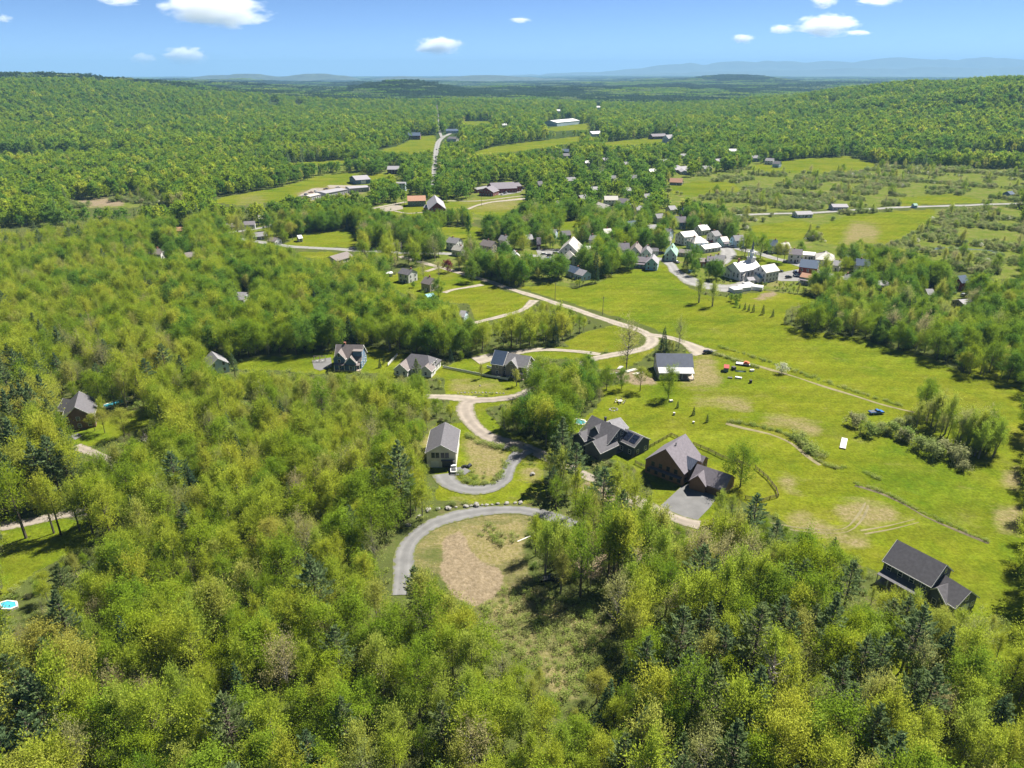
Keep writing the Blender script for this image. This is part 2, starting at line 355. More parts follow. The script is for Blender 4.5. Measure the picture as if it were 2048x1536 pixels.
def build_ground():
    na, k = 380, 0.0075
    r0, r1 = 35.0, 40000.0
    nr = int(math.log(r1 / r0) / k / 1.0)
    # rings widen with distance; finer where the fields and yards lie
    rr = [r0]
    while rr[-1] < r1:
        q = rr[-1]; rr.append(q * (1 + (0.0065 if q < 900 else 0.011 if q < 5000 else 0.03)))
    rr = np.array(rr); aa = np.radians(np.linspace(-62, 62, na))
    R, A = np.meshgrid(rr, aa, indexing='ij')
    X, Y = R * np.sin(A), R * np.cos(A)
    Z = T(X, Y)
    n = len(rr)
    v = np.stack([X, Y, Z], -1).reshape(-1, 3)
    i, j = np.meshgrid(np.arange(n - 1), np.arange(na - 1), indexing='ij')
    q = (i * na + j).ravel()
    f = np.stack([q, q + 1, q + na + 1, q + na], -1)[:, ::-1]
    me = bpy.data.meshes.new('ground')
    me.vertices.add(len(v)); me.vertices.foreach_set('co', v.ravel().astype(np.float32))
    me.loops.add(f.size); me.loops.foreach_set('vertex_index', f.ravel().astype(np.int32))
    me.polygons.add(len(f)); me.polygons.foreach_set('loop_start', (np.arange(len(f)) * 4).astype(np.int32))
    me.update(); me.polygons.foreach_set('use_smooth', np.ones(len(f), bool))
    u, w, t = seen(v[:, 0], v[:, 1], v[:, 2])
    c = np.zeros((len(v), 4), np.float32); c[:, 3] = 1
    c[:, 0] = look(soft(M_MEADOW | M_YARD, 1), u, w); c[:, 1] = np.maximum(look(soft(M_TAN, 6), u, w), 0.62 * look(soft(M_CLEAR, 2), u, w)); c[:, 2] = look(soft(M_DIRT, 3), u, w)
    right = (v[:, 0] > 0.70 * v[:, 1]) & (v[:, 1] > 90) & (v[:, 1] < 420); c[right, 0] = 1.0     # the hayfield runs on past the frame
    a = me.color_attributes.new('cover', 'FLOAT_COLOR', 'POINT'); a.data.foreach_set('color', c.ravel())
    g = me.attributes.new('rough_cover', 'FLOAT', 'POINT'); g.data.foreach_set('value', np.maximum(look(soft(M_ROUGH, 2), u, w), look(soft(VILLAGE | FAR_TOWN, 2), u, w) * 0.7))
    me.materials.append(ground_material())
    o = bpy.data.objects.new('ground', me); tag(link(o), 'rolling ground of hayfields, lawns, wetland and woodland floor', 'ground', kind='structure')
    return o
build_ground()

# ---------------------------------------------------------------- roads, drives and yards
def road_mat(key, col, verge=(0.085, 0.095, 0.022)):
    """driven surface: paler wheel lines, looser crown and shoulders, grass creeping in at the edge"""
    m = mat(key, col, 0.95, 0.16, 0.3, bump=0.2); nt = m.node_tree; N, L = nt.nodes, nt.links; p = N['Principled BSDF']
    src = p.inputs['Base Color'].links[0].from_socket; a = N.new('ShaderNodeAttribute'); a.attribute_name = 'across'
    tc = N.new('ShaderNodeTexCoord'); no = N.new('ShaderNodeTexNoise'); no.inputs['Scale'].default_value = 0.7; no.inputs['Detail'].default_value = 5.0; L.new(tc.outputs['Object'], no.inputs['Vector'])
    r = N.new('ShaderNodeValToRGB'); e = r.color_ramp.elements
    while len(e) < 5: e.new(0.5)
    for i, (q, g) in enumerate([(0.0, 0.86), (0.25, 0.92), (0.45, 1.10), (0.65, 0.98), (0.95, 0.82)]): e[i].position = q; e[i].color = (g, g, g, 1)
    L.new(a.outputs['Fac'], r.inputs[0]); mu = N.new('ShaderNodeMix'); mu.data_type = 'RGBA'; mu.blend_type = 'MULTIPLY'; mu.inputs[0].default_value = 1.0; L.new(src, mu.inputs[6]); L.new(r.outputs[0], mu.inputs[7])
    s1 = N.new('ShaderNodeMath'); s1.operation = 'MULTIPLY_ADD'; L.new(no.outputs['Fac'], s1.inputs[0]); s1.inputs[1].default_value = 0.9; L.new(a.outputs['Fac'], s1.inputs[2])
    mr = N.new('ShaderNodeMapRange'); mr.inputs['From Min'].default_value = 1.22; mr.inputs['From Max'].default_value = 1.42; L.new(s1.outputs[0], mr.inputs['Value'])
    mx = N.new('ShaderNodeMix'); mx.data_type = 'RGBA'; L.new(mr.outputs[0], mx.inputs[0]); L.new(mu.outputs[2], mx.inputs[6]); mx.inputs[7].default_value = verge + (1,); L.new(mx.outputs[2], p.inputs['Base Color'])
    return m
M_GRAVEL = road_mat('pale_gravel', (0.235, 0.205, 0.165))
M_PINKGRAVEL = road_mat('warm_gravel', (0.212, 0.182, 0.150))
M_CRUSHED = road_mat('grey_crushed_stone', (0.135, 0.133, 0.132))
M_ASPHALT = road_mat('worn_asphalt', (0.185, 0.180, 0.172))
M_TRACK = mat('wheel_track_soil', (0.150, 0.130, 0.065), 0.95, 0.25, 0.4)
M_ROADMASK = np.zeros((MH, MW), bool)
ROAD_PTS = []

def smooth_line(pts, step=3.0):
    p = np.array(pts, float); out = []
    for i in range(len(p) - 1):
        a, b, c, d = p[max(i - 1, 0)], p[i], p[i + 1], p[min(i + 2, len(p) - 1)]
        n = max(2, int(np.linalg.norm(c - b) / step))
        for s in np.linspace(0, 1, n, endpoint=False):
            out.append(0.5 * ((2 * b) + (c - a) * s + (2 * a - 5 * b + 4 * c - d) * s * s + (3 * b - a - 3 * c + d) * s ** 3))
    out.append(p[-1]); return np.array(out)

def ribbon(name, label, pts, width, m, lift=0.10, cat='road', keep=True, world=False, rag=0.12):
    w = np.array(pts, float) if world else np.array([at(*q)[:2] for q in pts])
    c = smooth_line(w); d = np.gradient(c, axis=0); d /= np.linalg.norm(d, axis=1)[:, None] + 1e-9
    nrm = np.stack([-d[:, 1], d[:, 0]], -1)
    wd = np.interp(np.linspace(0, 1, len(c)), np.linspace(0, 1, len(width)), width) if isinstance(width, (list, tuple)) else np.full(len(c), float(width))
    s = np.arange(len(c)); mb = MB(); rows = []
    for k, (p, q) in enumerate(zip(c, nrm)):
        e0, e1 = wd[k] * (0.5 + rag * math.sin(s[k] * 0.83) * 0.5), wd[k] * (0.5 + rag * math.sin(s[k] * 0.61 + 2) * 0.5)
        row = []
        for g in (-1.0, -0.5, 0, 0.5, 1.0):
            x, y = p + q * g * (e1 if g > 0 else e0)
            row.append((x, y, float(T(x, y)) + lift - 0.06 * abs(g)))
        rows.append(row)
    for a, b in zip(rows[:-1], rows[1:]):
        for k in range(4): mb.poly([a[k], b[k], b[k + 1], a[k + 1]])
    o = mb.build(name, m)
    ac = o.data.attributes.new('across', 'FLOAT', 'POINT'); vals = []
    for _ in range(len(rows) - 1):
        for k in range(4): vals += [abs(k / 2 - 1), abs(k / 2 - 1), abs((k + 1) / 2 - 1), abs((k + 1) / 2 - 1)]
    ac.data.foreach_set('value', vals)
    for pl in o.data.polygons: pl.use_smooth = True
    tag(o, label, cat, kind='structure')
    for p, k in zip(c, wd): ROAD_PTS.append((p[0], p[1], k / 2))
    if keep:
        for a, b in zip(rows[:-1], rows[1:]):
            us, vs, _ = seen([a[0][0], b[0][0], b[4][0], a[4][0]], [a[0][1], b[0][1], b[4][1], a[4][1]], [0, 0, 0, 0])
            fill([list(zip(us, vs))], M_ROADMASK)
    return o

def patch(name, label, pts, m, lift=0.07, cat='yard', keep=True):
    w = [at(*q)[:2] for q in pts]; mb = MB()
    mb.poly([(x, y, float(T(x, y)) + lift) for x, y in w]); o = mb.build(name, m)
    tag(o, label, cat, kind='structure')
    if keep: fill([pts], M_ROADMASK)
    w = np.array(w); cc = w.mean(0); ROAD_PTS.append((cc[0], cc[1], np.abs(w - cc).max() * 0.7))
    return o

ribbon('village_road', 'pale gravel road running from the village past the hayfield', [(800, 512), (842, 524), (880, 534), (930, 549), (961, 557), (1022, 577), (1080, 596), (1130, 612), (1180, 629), (1232, 646), (1274, 659), (1304, 676), (1296, 693), (1262, 704), (1225, 710), (1190, 716)], [5, 5, 5.2, 5.5, 6.5, 5.5], M_GRAVEL)
ribbon('gravel_road', 'gravel road curving past the white house', [(1062, 780), (1035, 793), (985, 800), (945, 802), (930, 815), (938, 840), (965, 866), (1000, 882), (1050, 897), (1100, 916)], [5.5, 5.5, 6.5, 7, 6.5, 6, 5.5], M_PINKGRAVEL, lift=0.14)
ribbon('hidden_road', 'gravel road running on through the trees to the brown house', [(1100, 916), (1150, 940), (1200, 965), (1250, 990), (1310, 1018), (1360, 1040), (1400, 1050)], 5, M_PINKGRAVEL, lift=0.135, keep=False)
ribbon('copse_road', 'gravel road behind the dark copse joining the village road', [(1190, 716), (1150, 735), (1100, 765), (1062, 780)], 5.5, M_PINKGRAVEL, lift=0.13, keep=False)
ribbon('gravel_spur', 'short gravel spur branching west into the wood', [(950, 801), (915, 797), (890, 795), (850, 793)], [7, 6, 5], M_GRAVEL, lift=0.12)
ribbon('loop_driveway', 'grey crushed stone driveway looping down to the white house', [(1062, 897), (1040, 908), (1020, 932), (1012, 956), (985, 974), (950, 980), (915, 974), (893, 960), (888, 948)], [7.5, 5.5, 4.8, 4.8, 5, 5.5, 8, 9], M_CRUSHED, lift=0.17)
ribbon('upper_driveway', 'grey stone driveway sweeping round the bare clearing', [(1150, 1050), (1092, 1030), (1040, 1019), (980, 1020), (920, 1030), (868, 1047), (832, 1072), (812, 1102), (806, 1150), (800, 1190)], [5, 5, 5, 5.2, 5.5, 5.5, 5], M_CRUSHED, lift=0.15)
ribbon('farmhouse_drive', 'gravel drive leading to the slate gabled house', [(1200, 709), (1150, 702), (1080, 699), (1020, 707), (975, 716), (950, 721)], [4, 4, 4, 5, 9, 10], M_GRAVEL, lift=0.16)
ribbon('barn_drive', 'gravel drive widening beside the metal roofed house', [(1296, 670), (1340, 676), (1374, 688), (1393, 699), (1412, 708)], [5, 5, 6, 9, 14], M_GRAVEL, lift=0.15)
ribbon('lawn_drive', 'gravel drive to the tan gambrel house', [(965, 569), (935, 575), (905, 580), (888, 586)], [5, 3.5, 4], M_GRAVEL, lift=0.15)
ribbon('grove_drive', 'gravel lane curving behind the spruce grove', [(1068, 601), (1058, 612), (1040, 623), (1000, 634), (965, 642), (945, 648)], [6, 4.5, 4, 4, 4.5], M_GRAVEL, lift=0.15)
ribbon('white_house_drive', 'short drive to the white two storey house', [(878, 534), (864, 539), (852, 543)], 4, M_GRAVEL, lift=0.15)
ribbon('main_street', 'main street crossing the west end of the village', [(480, 478), (540, 487), (585, 493), (640, 496), (700, 500), (760, 503), (800, 505), (860, 506), (930, 508), (1000, 510), (1075, 512), (1130, 514)], 7.5, M_ASPHALT)
ribbon('side_street', 'residential street lined with small spruces', [(430, 472), (470, 464), (520, 456), (548, 449), (580, 442)], 6, M_ASPHALT, lift=0.14)
ribbon('church_lane', 'lane dropping from the village to the church car park', [(1262, 521), (1300, 516), (1325, 518), (1340, 528), (1352, 543), (1372, 556), (1400, 567), (1440, 576), (1478, 573), (1502, 560), (1520, 552)], [6, 7, 7, 8, 9, 15, 17, 15, 9, 8], M_ASPHALT, lift=0.12)
ribbon('village_street', 'wide village street past the church and green', [(1385, 474), (1405, 479), (1440, 489), (1475, 496), (1510, 505), (1556, 518), (1600, 530), (1640, 545), (1700, 560)], [8, 9, 11, 10, 8, 8, 9, 8], M_ASPHALT)
ribbon('church_street', 'street joining the church to the wide village street', [(1448, 490), (1456, 504), (1452, 520), (1440, 528)], [14, 11, 8], M_ASPHALT, lift=0.14)
patch('hall_car_park', 'pale car park between the white hall and the brick store', [(1556, 546), (1600, 538), (1612, 550), (1600, 562), (1560, 562), (1545, 556)], M_ASPHALT)
patch('store_lot', 'paved lot beside the church like white gabled hall', [(1072, 500), (1120, 498), (1128, 516), (1110, 528), (1080, 520)], M_ASPHALT, lift=0.16)
patch('stone_pad', 'grey stone pad in front of the white house garage', [(896, 938), (925, 934), (942, 942), (930, 950), (900, 952)], M_CRUSHED, lift=0.22)
patch('house_apron', 'paved apron beside the dark grey house', [(1216, 898), (1255, 886), (1274, 884), (1262, 896), (1232, 910)], M_ASPHALT, lift=0.07)
patch('garage_apron', 'gravel apron in front of the brown house garage', [(1365, 972), (1398, 962), (1440, 988), (1420, 1016), (1392, 1044), (1340, 1032), (1318, 1014)], M_CRUSHED, lift=0.07)
patch('school_lot', 'school car park with a row of parked cars', [(985, 388), (1000, 382), (1038, 373), (1052, 374), (1040, 384), (1004, 391)], M_ASPHALT)
patch('works_yard', 'large pale yard beside the grey roofed depot', [(596, 392), (622, 378), (660, 370), (740, 371), (742, 382), (690, 388), (640, 400)], M_GRAVEL)
patch('barn_yard', 'gravel yard beside the green barn', [(760, 416), (790, 410), (806, 412), (806, 418), (780, 423), (762, 423)], M_GRAVEL, lift=0.16)
ribbon('barn_lane', 'farm lane running along the barn yard', [(700, 424), (735, 419), (775, 411), (812, 404)], 5, M_GRAVEL, lift=0.2)
ribbon('barn_path', 'pale path round the barn yard', [(790, 422), (815, 427), (850, 425), (880, 422), (900, 421)], 3, M_GRAVEL, lift=0.2)
ribbon('field_lane', 'curving dirt lane across the school field', [(935, 419), (955, 411), (985, 404), (1020, 401), (1052, 397)], [4, 5, 7, 10], M_GRAVEL, lift=0.2)
ribbon('school_lane', 'dirt lane along the top of the school field', [(895, 401), (940, 402), (985, 399), (1045, 392)], 4, M_GRAVEL, lift=0.15)
ribbon('highway', 'straight highway running north through the valley', [(864, 374), (867, 358), (869, 340), (872, 312), (874, 295), (878, 282), (890, 272), (906, 265)], [6, 8, 9, 10, 10, 9, 8], M_ASPHALT, lift=0.3)
ribbon('far_highway', 'far stretch of highway climbing between the woods', [(884, 276), (879, 262), (877, 248), (877, 235), (875, 222), (873, 208), (873, 202)], [6, 5, 5, 6, 7], M_ASPHALT, lift=0.6)
ribbon('valley_road', 'pale road crossing the wetland meadow', [(1440, 436), (1480, 431), (1540, 428), (1600, 426), (1680, 422), (1760, 417), (1850, 413), (1950, 410), (2060, 406)], 8, M_ASPHALT, lift=0.2)
ribbon('back_lane', 'village lane between the far white houses', [(1170, 352), (1200, 345), (1215, 338)], 6, M_ASPHALT, lift=0.2)
ribbon('wood_drive', 'gravel drive through the pines by the lower lawn', [(-40, 1056), (20, 1048), (70, 1040), (130, 1028), (180, 1022)], 5, M_PINKGRAVEL, lift=0.1)
ribbon('cottage_drive', 'shaded drive below the brown cottage lawn', [(150, 892), (185, 905), (225, 925), (235, 945), (240, 965)], 4.0, M_PINKGRAVEL, lift=0.1, keep=False)
patch('cottage_pad', 'small gravel pad beside the brown cottage', [(140, 872), (158, 866), (164, 872), (150, 880)], M_CRUSHED, lift=0.1)
for k, pts in enumerate([[(1540, 1050), (1600, 1060), (1690, 1062), (1720, 1035), (1722, 1010), (1745, 1010)], [(1725, 1066), (1780, 1055), (1845, 1038)]]):
    for s in (-0.8, 0.8):
        w = np.array([at(*q)[:2] for q in pts]); c = smooth_line(w); d = np.gradient(c, axis=0); d /= np.linalg.norm(d, axis=1)[:, None]
        ribbon('wheel_track', 'faint wheel ruts curling across the hayfield', (c + np.stack([-d[:, 1], d[:, 0]], -1) * s)[::3], 0.5, M_TRACK, lift=0.07, cat='track', keep=False, world=True, rag=0.5)
ribbon('field_track', 'grassy track along the drain between the two hayfields', [(1412, 702), (1450, 712), (1520, 733), (1600, 757), (1680, 783), (1760, 808), (1830, 826)], [2.2, 1.6, 1.5, 1.2], M_TRACK, lift=0.07, cat='track', keep=False, rag=0.5)
ribbon('drain', 'dark drain cut across the sloping hayfield', [(1710, 971), (1760, 985), (1810, 1008), (1850, 1032), (1910, 1058), (1978, 1086)], [1.0, 1.2, 0.9], mat('drain_soil', (0.09, 0.075, 0.04), 0.95, 0.3, 0.5), lift=0.07, cat='drain', keep=False, rag=0.5)
ribbon('bank_path', 'pale mown path below the curved grass bank', [(1452, 846), (1490, 856), (1540, 868), (1585, 888), (1610, 908), (1640, 930)], [1.6, 1.4, 1.2], M_TRACK, lift=0.07, cat='track', keep=False, rag=0.4)
M_WATER = mat('pond_water', (0.06, 0.09, 0.11), 0.08, 0.2, 0.1, spec=0.6)
ribbon('creek', 'narrow creek winding below the wetland meadow', [(1690, 512), (1740, 508), (1775, 507), (1830, 500), (1900, 496), (1985, 502), (1998, 510)], [7, 4, 6, 3, 5], M_WATER, lift=0.1, cat='creek', keep=False, rag=0.6)
# ---------------------------------------------------------------- buildings
HAZE = 5.6e-5
BUILT = np.zeros((MH, MW), bool); FOOT = []
C = dict(white=(0.58, 0.57, 0.55), cream=(0.54, 0.51, 0.44), blue=(0.10, 0.16, 0.24), slate=(0.085, 0.095, 0.108), charcoal=(0.062, 0.070, 0.082), brown=(0.165, 0.095, 0.060), tan=(0.36, 0.30, 0.22), greybrown=(0.21, 0.185, 0.17), red=(0.20, 0.035, 0.030),
    teal=(0.30, 0.46, 0.47), palegreen=(0.34, 0.44, 0.36), paleblue=(0.42, 0.52, 0.60), grey=(0.34, 0.35, 0.36), sage=(0.13, 0.20, 0.16), maroon=(0.07, 0.02, 0.03))
WALL = {k: lined('siding_' + k, c, 0.16, 'z', 0.25) for k, c in C.items()}
R_ = dict(dark=(0.088, 0.084, 0.092), grey=(0.17, 0.165, 0.172), brown=(0.15, 0.128, 0.122), purple=(0.14, 0.125, 0.142), lav=(0.23, 0.22, 0.235), blue=(0.045, 0.070, 0.115), pale=(0.34, 0.32, 0.285), white=(0.56, 0.555, 0.545), rust=(0.34, 0.185, 0.115), green=(0.20, 0.32, 0.25), tealr=(0.16, 0.30, 0.33))
ROOF = {k: mat('roofing_' + k, c, 0.8 if k not in ('white', 'pale') else 0.55, 0.16, 1.4, spec=0.25) for k, c in R_.items()}
M_METALROOF = lined('standing_seam_dark', (0.060, 0.072, 0.105), 0.6, 'x', 0.8, 0.45, 0.15, 0.5)
M_METALPALE = lined('standing_seam_pale', (0.36, 0.36, 0.37), 0.6, 'x', 0.8, 0.45, 0.15, 0.5)
TRIM = mat('white_trim', (0.60, 0.59, 0.57), 0.6, 0.05, 1.0); GLASS = glass_mat(); DARKTRIM = mat('dark_trim', (0.04, 0.04, 0.045), 0.6, 0.1, 1.0)
BRICK = mat('brick_chimney', (0.24, 0.10, 0.07), 0.9, 0.2, 3.0); CONC = mat('concrete', (0.38, 0.36, 0.33), 0.9, 0.12, 1.0); DECKWOOD = mat('deck_boards', (0.27, 0.22, 0.17), 0.85, 0.2, 1.2)

def hull(pts):
    p = sorted(set((round(a, 2), round(b, 2)) for a, b in pts))
    if len(p) < 3: return p
    def half(q):
        h = []
        for c in q:
            while len(h) > 1 and (h[-1][0] - h[-2][0]) * (c[1] - h[-2][1]) - (h[-1][1] - h[-2][1]) * (c[0] - h[-2][0]) <= 0: h.pop()
            h.append(c)
        return h
    a, b = half(p), half(p[::-1]); return a[:-1] + b[:-1]

WMESH = {}
def window_mesh(w, h, frame, kind):
    k = (round(w, 2), round(h, 2), frame, kind)
    if k not in WMESH:
        mb = MB()
        if kind in ('frame', 'both'):
            t = 0.11
            mb.box(-w / 2 - t, w / 2 + t, -0.05, 0.07, h / 2, h / 2 + t); mb.box(-w / 2 - t, w / 2 + t, -0.05, 0.09, -h / 2 - t, -h / 2)
            mb.box(-w / 2 - t, -w / 2, -0.05, 0.065, -h / 2, h / 2); mb.box(w / 2, w / 2 + t, -0.05, 0.065, -h / 2, h / 2)
            mb.box(-w / 2, w / 2, -0.04, 0.055, -0.035, 0.035)
        if kind in ('pane', 'both'): mb.box(-w / 2 - 0.01, w / 2 + 0.01, -0.05, 0.03, -h / 2 - 0.01, h / 2 + 0.01, 1 if kind == 'both' else 0)
        WMESH[k] = mb.mesh('window', [GLASS] if kind == 'pane' else [frame, GLASS] if kind == 'both' else [frame])
    return WMESH[k]

def put_window(root, p, ang, w=1.0, h=1.4, frame=None, near=True, name='window'):
    frame = frame or TRIM
    if near:
        o = bpy.data.objects.new(name, window_mesh(w, h, frame, 'frame')); link(o, root); o.location = p; o.rotation_euler = (0, 0, ang)
        q = bpy.data.objects.new('pane', window_mesh(w, h, frame, 'pane')); link(q, o)
    else:
        o = bpy.data.objects.new(name, window_mesh(w, h, frame, 'both')); link(o, root); o.location = p; o.rotation_euler = (0, 0, ang)
    return o

class House:
    def __init__(s, name, label, at_uv, near=False, cat='house', shrink=0.92, group=None):
        p = at(*at_uv); s.o = np.array([p[0], p[1], float(T(p[0], p[1]))]); s.near = near; s.shrink = shrink
        s.root = empty(name, tuple(s.o)); tag(s.root, label, cat, group)
    def loc(s, p): return tuple(np.asarray(p, float) - s.o)
    def part(s, mb, name, m):
        mb.v = [s.loc(q) for q in mb.v]; return mb.build(name, m, s.root)
    def wing(s, A, B, zr, W, ze, wall='white', roof='grey', hip=0.0, over=0.45, win=1, frame=None, world=False, z0=0.0, wsize=(1.0, 1.4), shift=0.0, trim=False, storey=2.7, end_win=True, sill=1.55):
        pa, pb = (np.array([*A, zr], float), np.array([*B, zr], float)) if world else (at(*A, zr), at(*B, zr))
        d = pb - pa; L = np.linalg.norm(d); d = d / L; n = np.array([-d[1], d[0], 0]); z = np.array([0, 0, 1.0])
        c = (pa + pb) / 2 * np.array([1, 1, 0]) + n * shift
        Lw = L - 2 * over; mb = MB(); wallm = WALL[wall] if isinstance(wall, str) else wall; roofm = ROOF[roof] if isinstance(roof, str) else roof
        hw = W / 2
        def P(a, b, h): return c + d * a + n * b + z * h
        lo = z0 - 0.9
        e = [P(-Lw / 2, -hw, lo), P(Lw / 2, -hw, lo), P(Lw / 2, hw, lo), P(-Lw / 2, hw, lo)]; f = [P(-Lw / 2, -hw, ze), P(Lw / 2, -hw, ze), P(Lw / 2, hw, ze), P(-Lw / 2, hw, ze)]
        for k in range(4): mb.poly([e[k], e[(k + 1) % 4], f[(k + 1) % 4], f[k]])
        zt = zr - 0.06
        if not hip:
            mb.poly([f[1], f[2], P(Lw / 2, 0, zt)]); mb.poly([f[3], f[0], P(-Lw / 2, 0, zt)])
        s.part(mb, 'wall', wallm)
        slope = (zr - ze) / hw; ez = ze - 0.4 * slope; ew = hw + 0.4; th = 0.16; rb = MB(); Lr = Lw / 2 + over * 0.9; hi = hip * hw
        for sg in (-1, 1):
            q = [P(-Lr, sg * ew, ez), P(Lr, sg * ew, ez), P(Lr - hi, -sg * 0.0, zr), P(-Lr + hi, sg * 0.0, zr)]
            rb.hexa([w_ for w_ in q] + [w_ + z * th for w_ in q]) if sg < 0 else rb.hexa([q[1], q[0], q[3], q[2]] + [w_ + z * th for w_ in (q[1], q[0], q[3], q[2])])
        if hip:
            for sg in (-1, 1):
                q = [P(sg * Lr, -ew, ez), P(sg * Lr, ew, ez), P(sg * (Lr - hi), 0.02, zr), P(sg * (Lr - hi), -0.02, zr)]
                rb.hexa(q + [w_ + z * th * 0.98 for w_ in q])
        s.part(rb, 'roof', roofm)
        if trim:
            tb = MB()
            for sg in (-1, 1):
                for sl in (-1, 1): tb.bar(P(sg * (Lr + 0.03), sl * (ew + 0.02), ez + 0.02), P(sg * (Lr + 0.03), 0, zr + 0.04), 0.06, 0.30)
                tb.bar(P(-Lr, sg * (ew + 0.03), ez + 0.03), P(Lr, sg * (ew + 0.03), ez + 0.03), 0.07, 0.24)
            s.part(tb, 'trim', TRIM)
        if win:
            for (nx, half, run) in ((n, hw, Lw), (-n, hw, Lw), (d, Lw / 2, W), (-d, Lw / 2, W)):
                if np.dot(nx[:2], -c[:2]) < -0.15 * np.linalg.norm(c[:2]): continue
                gable = abs(np.dot(nx, d)) > 0.5
                if gable and not end_win: continue
                tv = np.array([-nx[1], nx[0], 0]); ang = math.atan2(nx[1], nx[0]) - math.pi / 2
                cnt = max(1, int(run / (2.7 if s.near else 3.0))); flo = max(1, int((ze - z0 + 0.5) / storey))
                if gable and zr - ze > 2.6 and ze - z0 + 1.6 > 2.9 * flo: flo += 1
                for fl in range(flo):
                    hh = z0 + sill + fl * storey; m_ = cnt if hh + wsize[1] / 2 < ze + 0.1 else max(1, min(cnt, int((zr - hh) / max(0.1, zr - ze) * run / 3.2)))
                    if hh + wsize[1] / 2 + 0.2 > (zr if gable else ze + 0.15): continue
                    for k in range(m_):
                        off = (k + 0.5 - m_ / 2) * (run / cnt)
                        put_window(s.root, s.loc(c + nx * (half + 0.02) + tv * off + z * hh), ang, wsize[0], wsize[1], frame, s.near)
        cs = []
        for a in (-1, 1):
            for b in (-1, 1): cs += [P(a * Lr, b * ew, ez), P(a * Lw / 2, b * hw, 0)]
            cs.append(P(a * (Lr - hi), 0, zr))
        us, vs, _ = seen(*np.array(cs).T); us, vs = us.mean() + (us - us.mean()) * s.shrink, vs.mean() + (vs - vs.mean()) * s.shrink
        fill([hull(zip(us, vs))], BUILT)
        for k in np.linspace(-1, 1, max(2, int(L / 4))): FOOT.append((*(c + d * k * Lw / 2 * 0.8)[:2], hw + 0.5))
        s.last = (c, d, n, Lw, hw, ze, zr); return s.last
    def on_side(s, frac, out, h, side, size, name, m, fr=None):
        """box of size (w, depth, h) set on a wall of the last wing; side: 'n','-n','d','-d'"""
        c, d, n, Lw, hw, ze, zr = fr or s.last
        v = {'n': n, '-n': -n, 'd': d, '-d': -d}[side]; half = hw if 'n' in side else Lw / 2; run = Lw if 'n' in side else 2 * hw
        tv = np.array([-v[1], v[0], 0]); p = c + v * (half + out) + tv * (frac * run / 2) + np.array([0, 0, h]); ang = math.atan2(v[1], v[0]) - math.pi / 2
        mb = MB(); w, dp, hh = size; mb.box(-w / 2, w / 2, -0.03, dp, 0, hh); return mb.build(name, m, s.root, s.loc(p), ang)
    def chimney(s, a=0.2, b=0.0, up=1.1, m=None, size=0.8):
        c, d, n, Lw, hw, ze, zr = s.last; p = c + d * a * Lw + n * b * hw; mb = MB(); mb.box(-size / 2, size / 2, -size / 2, size / 2, ze, zr + up); mb.box(-size / 2 - 0.08, size / 2 + 0.08, -size / 2 - 0.08, size / 2 + 0.08, zr + up, zr + up + 0.15)
        return mb.build('chimney', m or BRICK, s.root, s.loc((p[0], p[1], s.o[2])), math.atan2(d[1], d[0]))
    def porch(s, side, depth, h, roofm, posts=4, f0=-1, f1=1, drop=0.7, floor=True, fr=None):
        c, d, n, Lw, hw, ze, zr = fr or s.last; v = {'n': n, '-n': -n, 'd': d, '-d': -d}[side]; half = hw if 'n' in side else Lw / 2; run = Lw if 'n' in side else 2 * hw
        tv = np.array([-v[1], v[0], 0]); z = np.array([0, 0, 1.0])
        def P(f, o, zz): return c + v * (half + o) + tv * (f * run / 2) + z * zz
        mb = MB(); q = [P(f0, 0.03, h + drop), P(f1, 0.03, h + drop), P(f1, depth + 0.3, h), P(f0, depth + 0.3, h)]; mb.hexa([x_ for x_ in q[::-1]] + [x_ + z * 0.14 for x_ in q[::-1]]); s.part(mb, 'porch_roof', roofm)
        for k in np.linspace(f0 * 0.97, f1 * 0.97, posts):
            mb = MB(); a = P(k, depth, 0); b = P(k, depth, h + 0.03); mb.bar(a, b, 0.2); s.part(mb, 'porch_post', TRIM)
        if floor:
            mb = MB(); q = [P(f0, 0.02, -0.3), P(f1, 0.02, -0.3), P(f1, depth + 0.2, -0.3), P(f0, depth + 0.2, -0.3)]; mb.hexa(q[::-1] + [x_ + z * 0.75 for x_ in q[::-1]]); s.part(mb, 'porch_floor', DECKWOOD)

# --- the houses round the clearing and the hayfield
h = House('white_house', 'white gabled house with grey roof and garage under four upper windows', (886, 915), True)
h.wing((890, 845), (881, 891), 8.4, 9.6, 5.6, 'cream', 'dark', win=0, trim=True)
c, d, n, Lw, hw, ze, zr = h.last; fs = 'd' if d[1] < 0 else '-d'
for k in (-0.55, -0.25, 0.1, 0.4): 
    v = d if d[1] < 0 else -d; tv = np.array([-v[1], v[0], 0]); put_window(h.root, h.loc(c + v * (Lw / 2 + 0.02) + tv * k * hw + np.array([0, 0, 4.5])), math.atan2(v[1], v[0]) - math.pi / 2, 0.95, 1.7, DARKTRIM)
h.on_side(0.42, 0.02, 0.0, fs, (3.6, 0.06, 2.6), 'garage_door', mat('charcoal_garage_door', (0.05, 0.05, 0.055), 0.6, 0.1)); h.on_side(-0.45, 0.02, 0.0, fs, (2.6, 0.06, 2.3), 'garage_door', TRIM)  # one door in plain near-black, the other white
h.on_side(0.45, 0.0, 2.75, fs, (4.4, 1.0, 0.14), 'canopy', ROOF['dark'])
for k in (-0.6, -0.2, 0.2, 0.6): 
    v = n if n[0] > 0 else -n; tv = np.array([-v[1], v[0], 0]); put_window(h.root, h.loc(c + v * (hw + 0.02) + tv * k * Lw / 2 + np.array([0, 0, 4.2])), math.atan2(v[1], v[0]) - math.pi / 2, 1.0, 1.3, DARKTRIM)

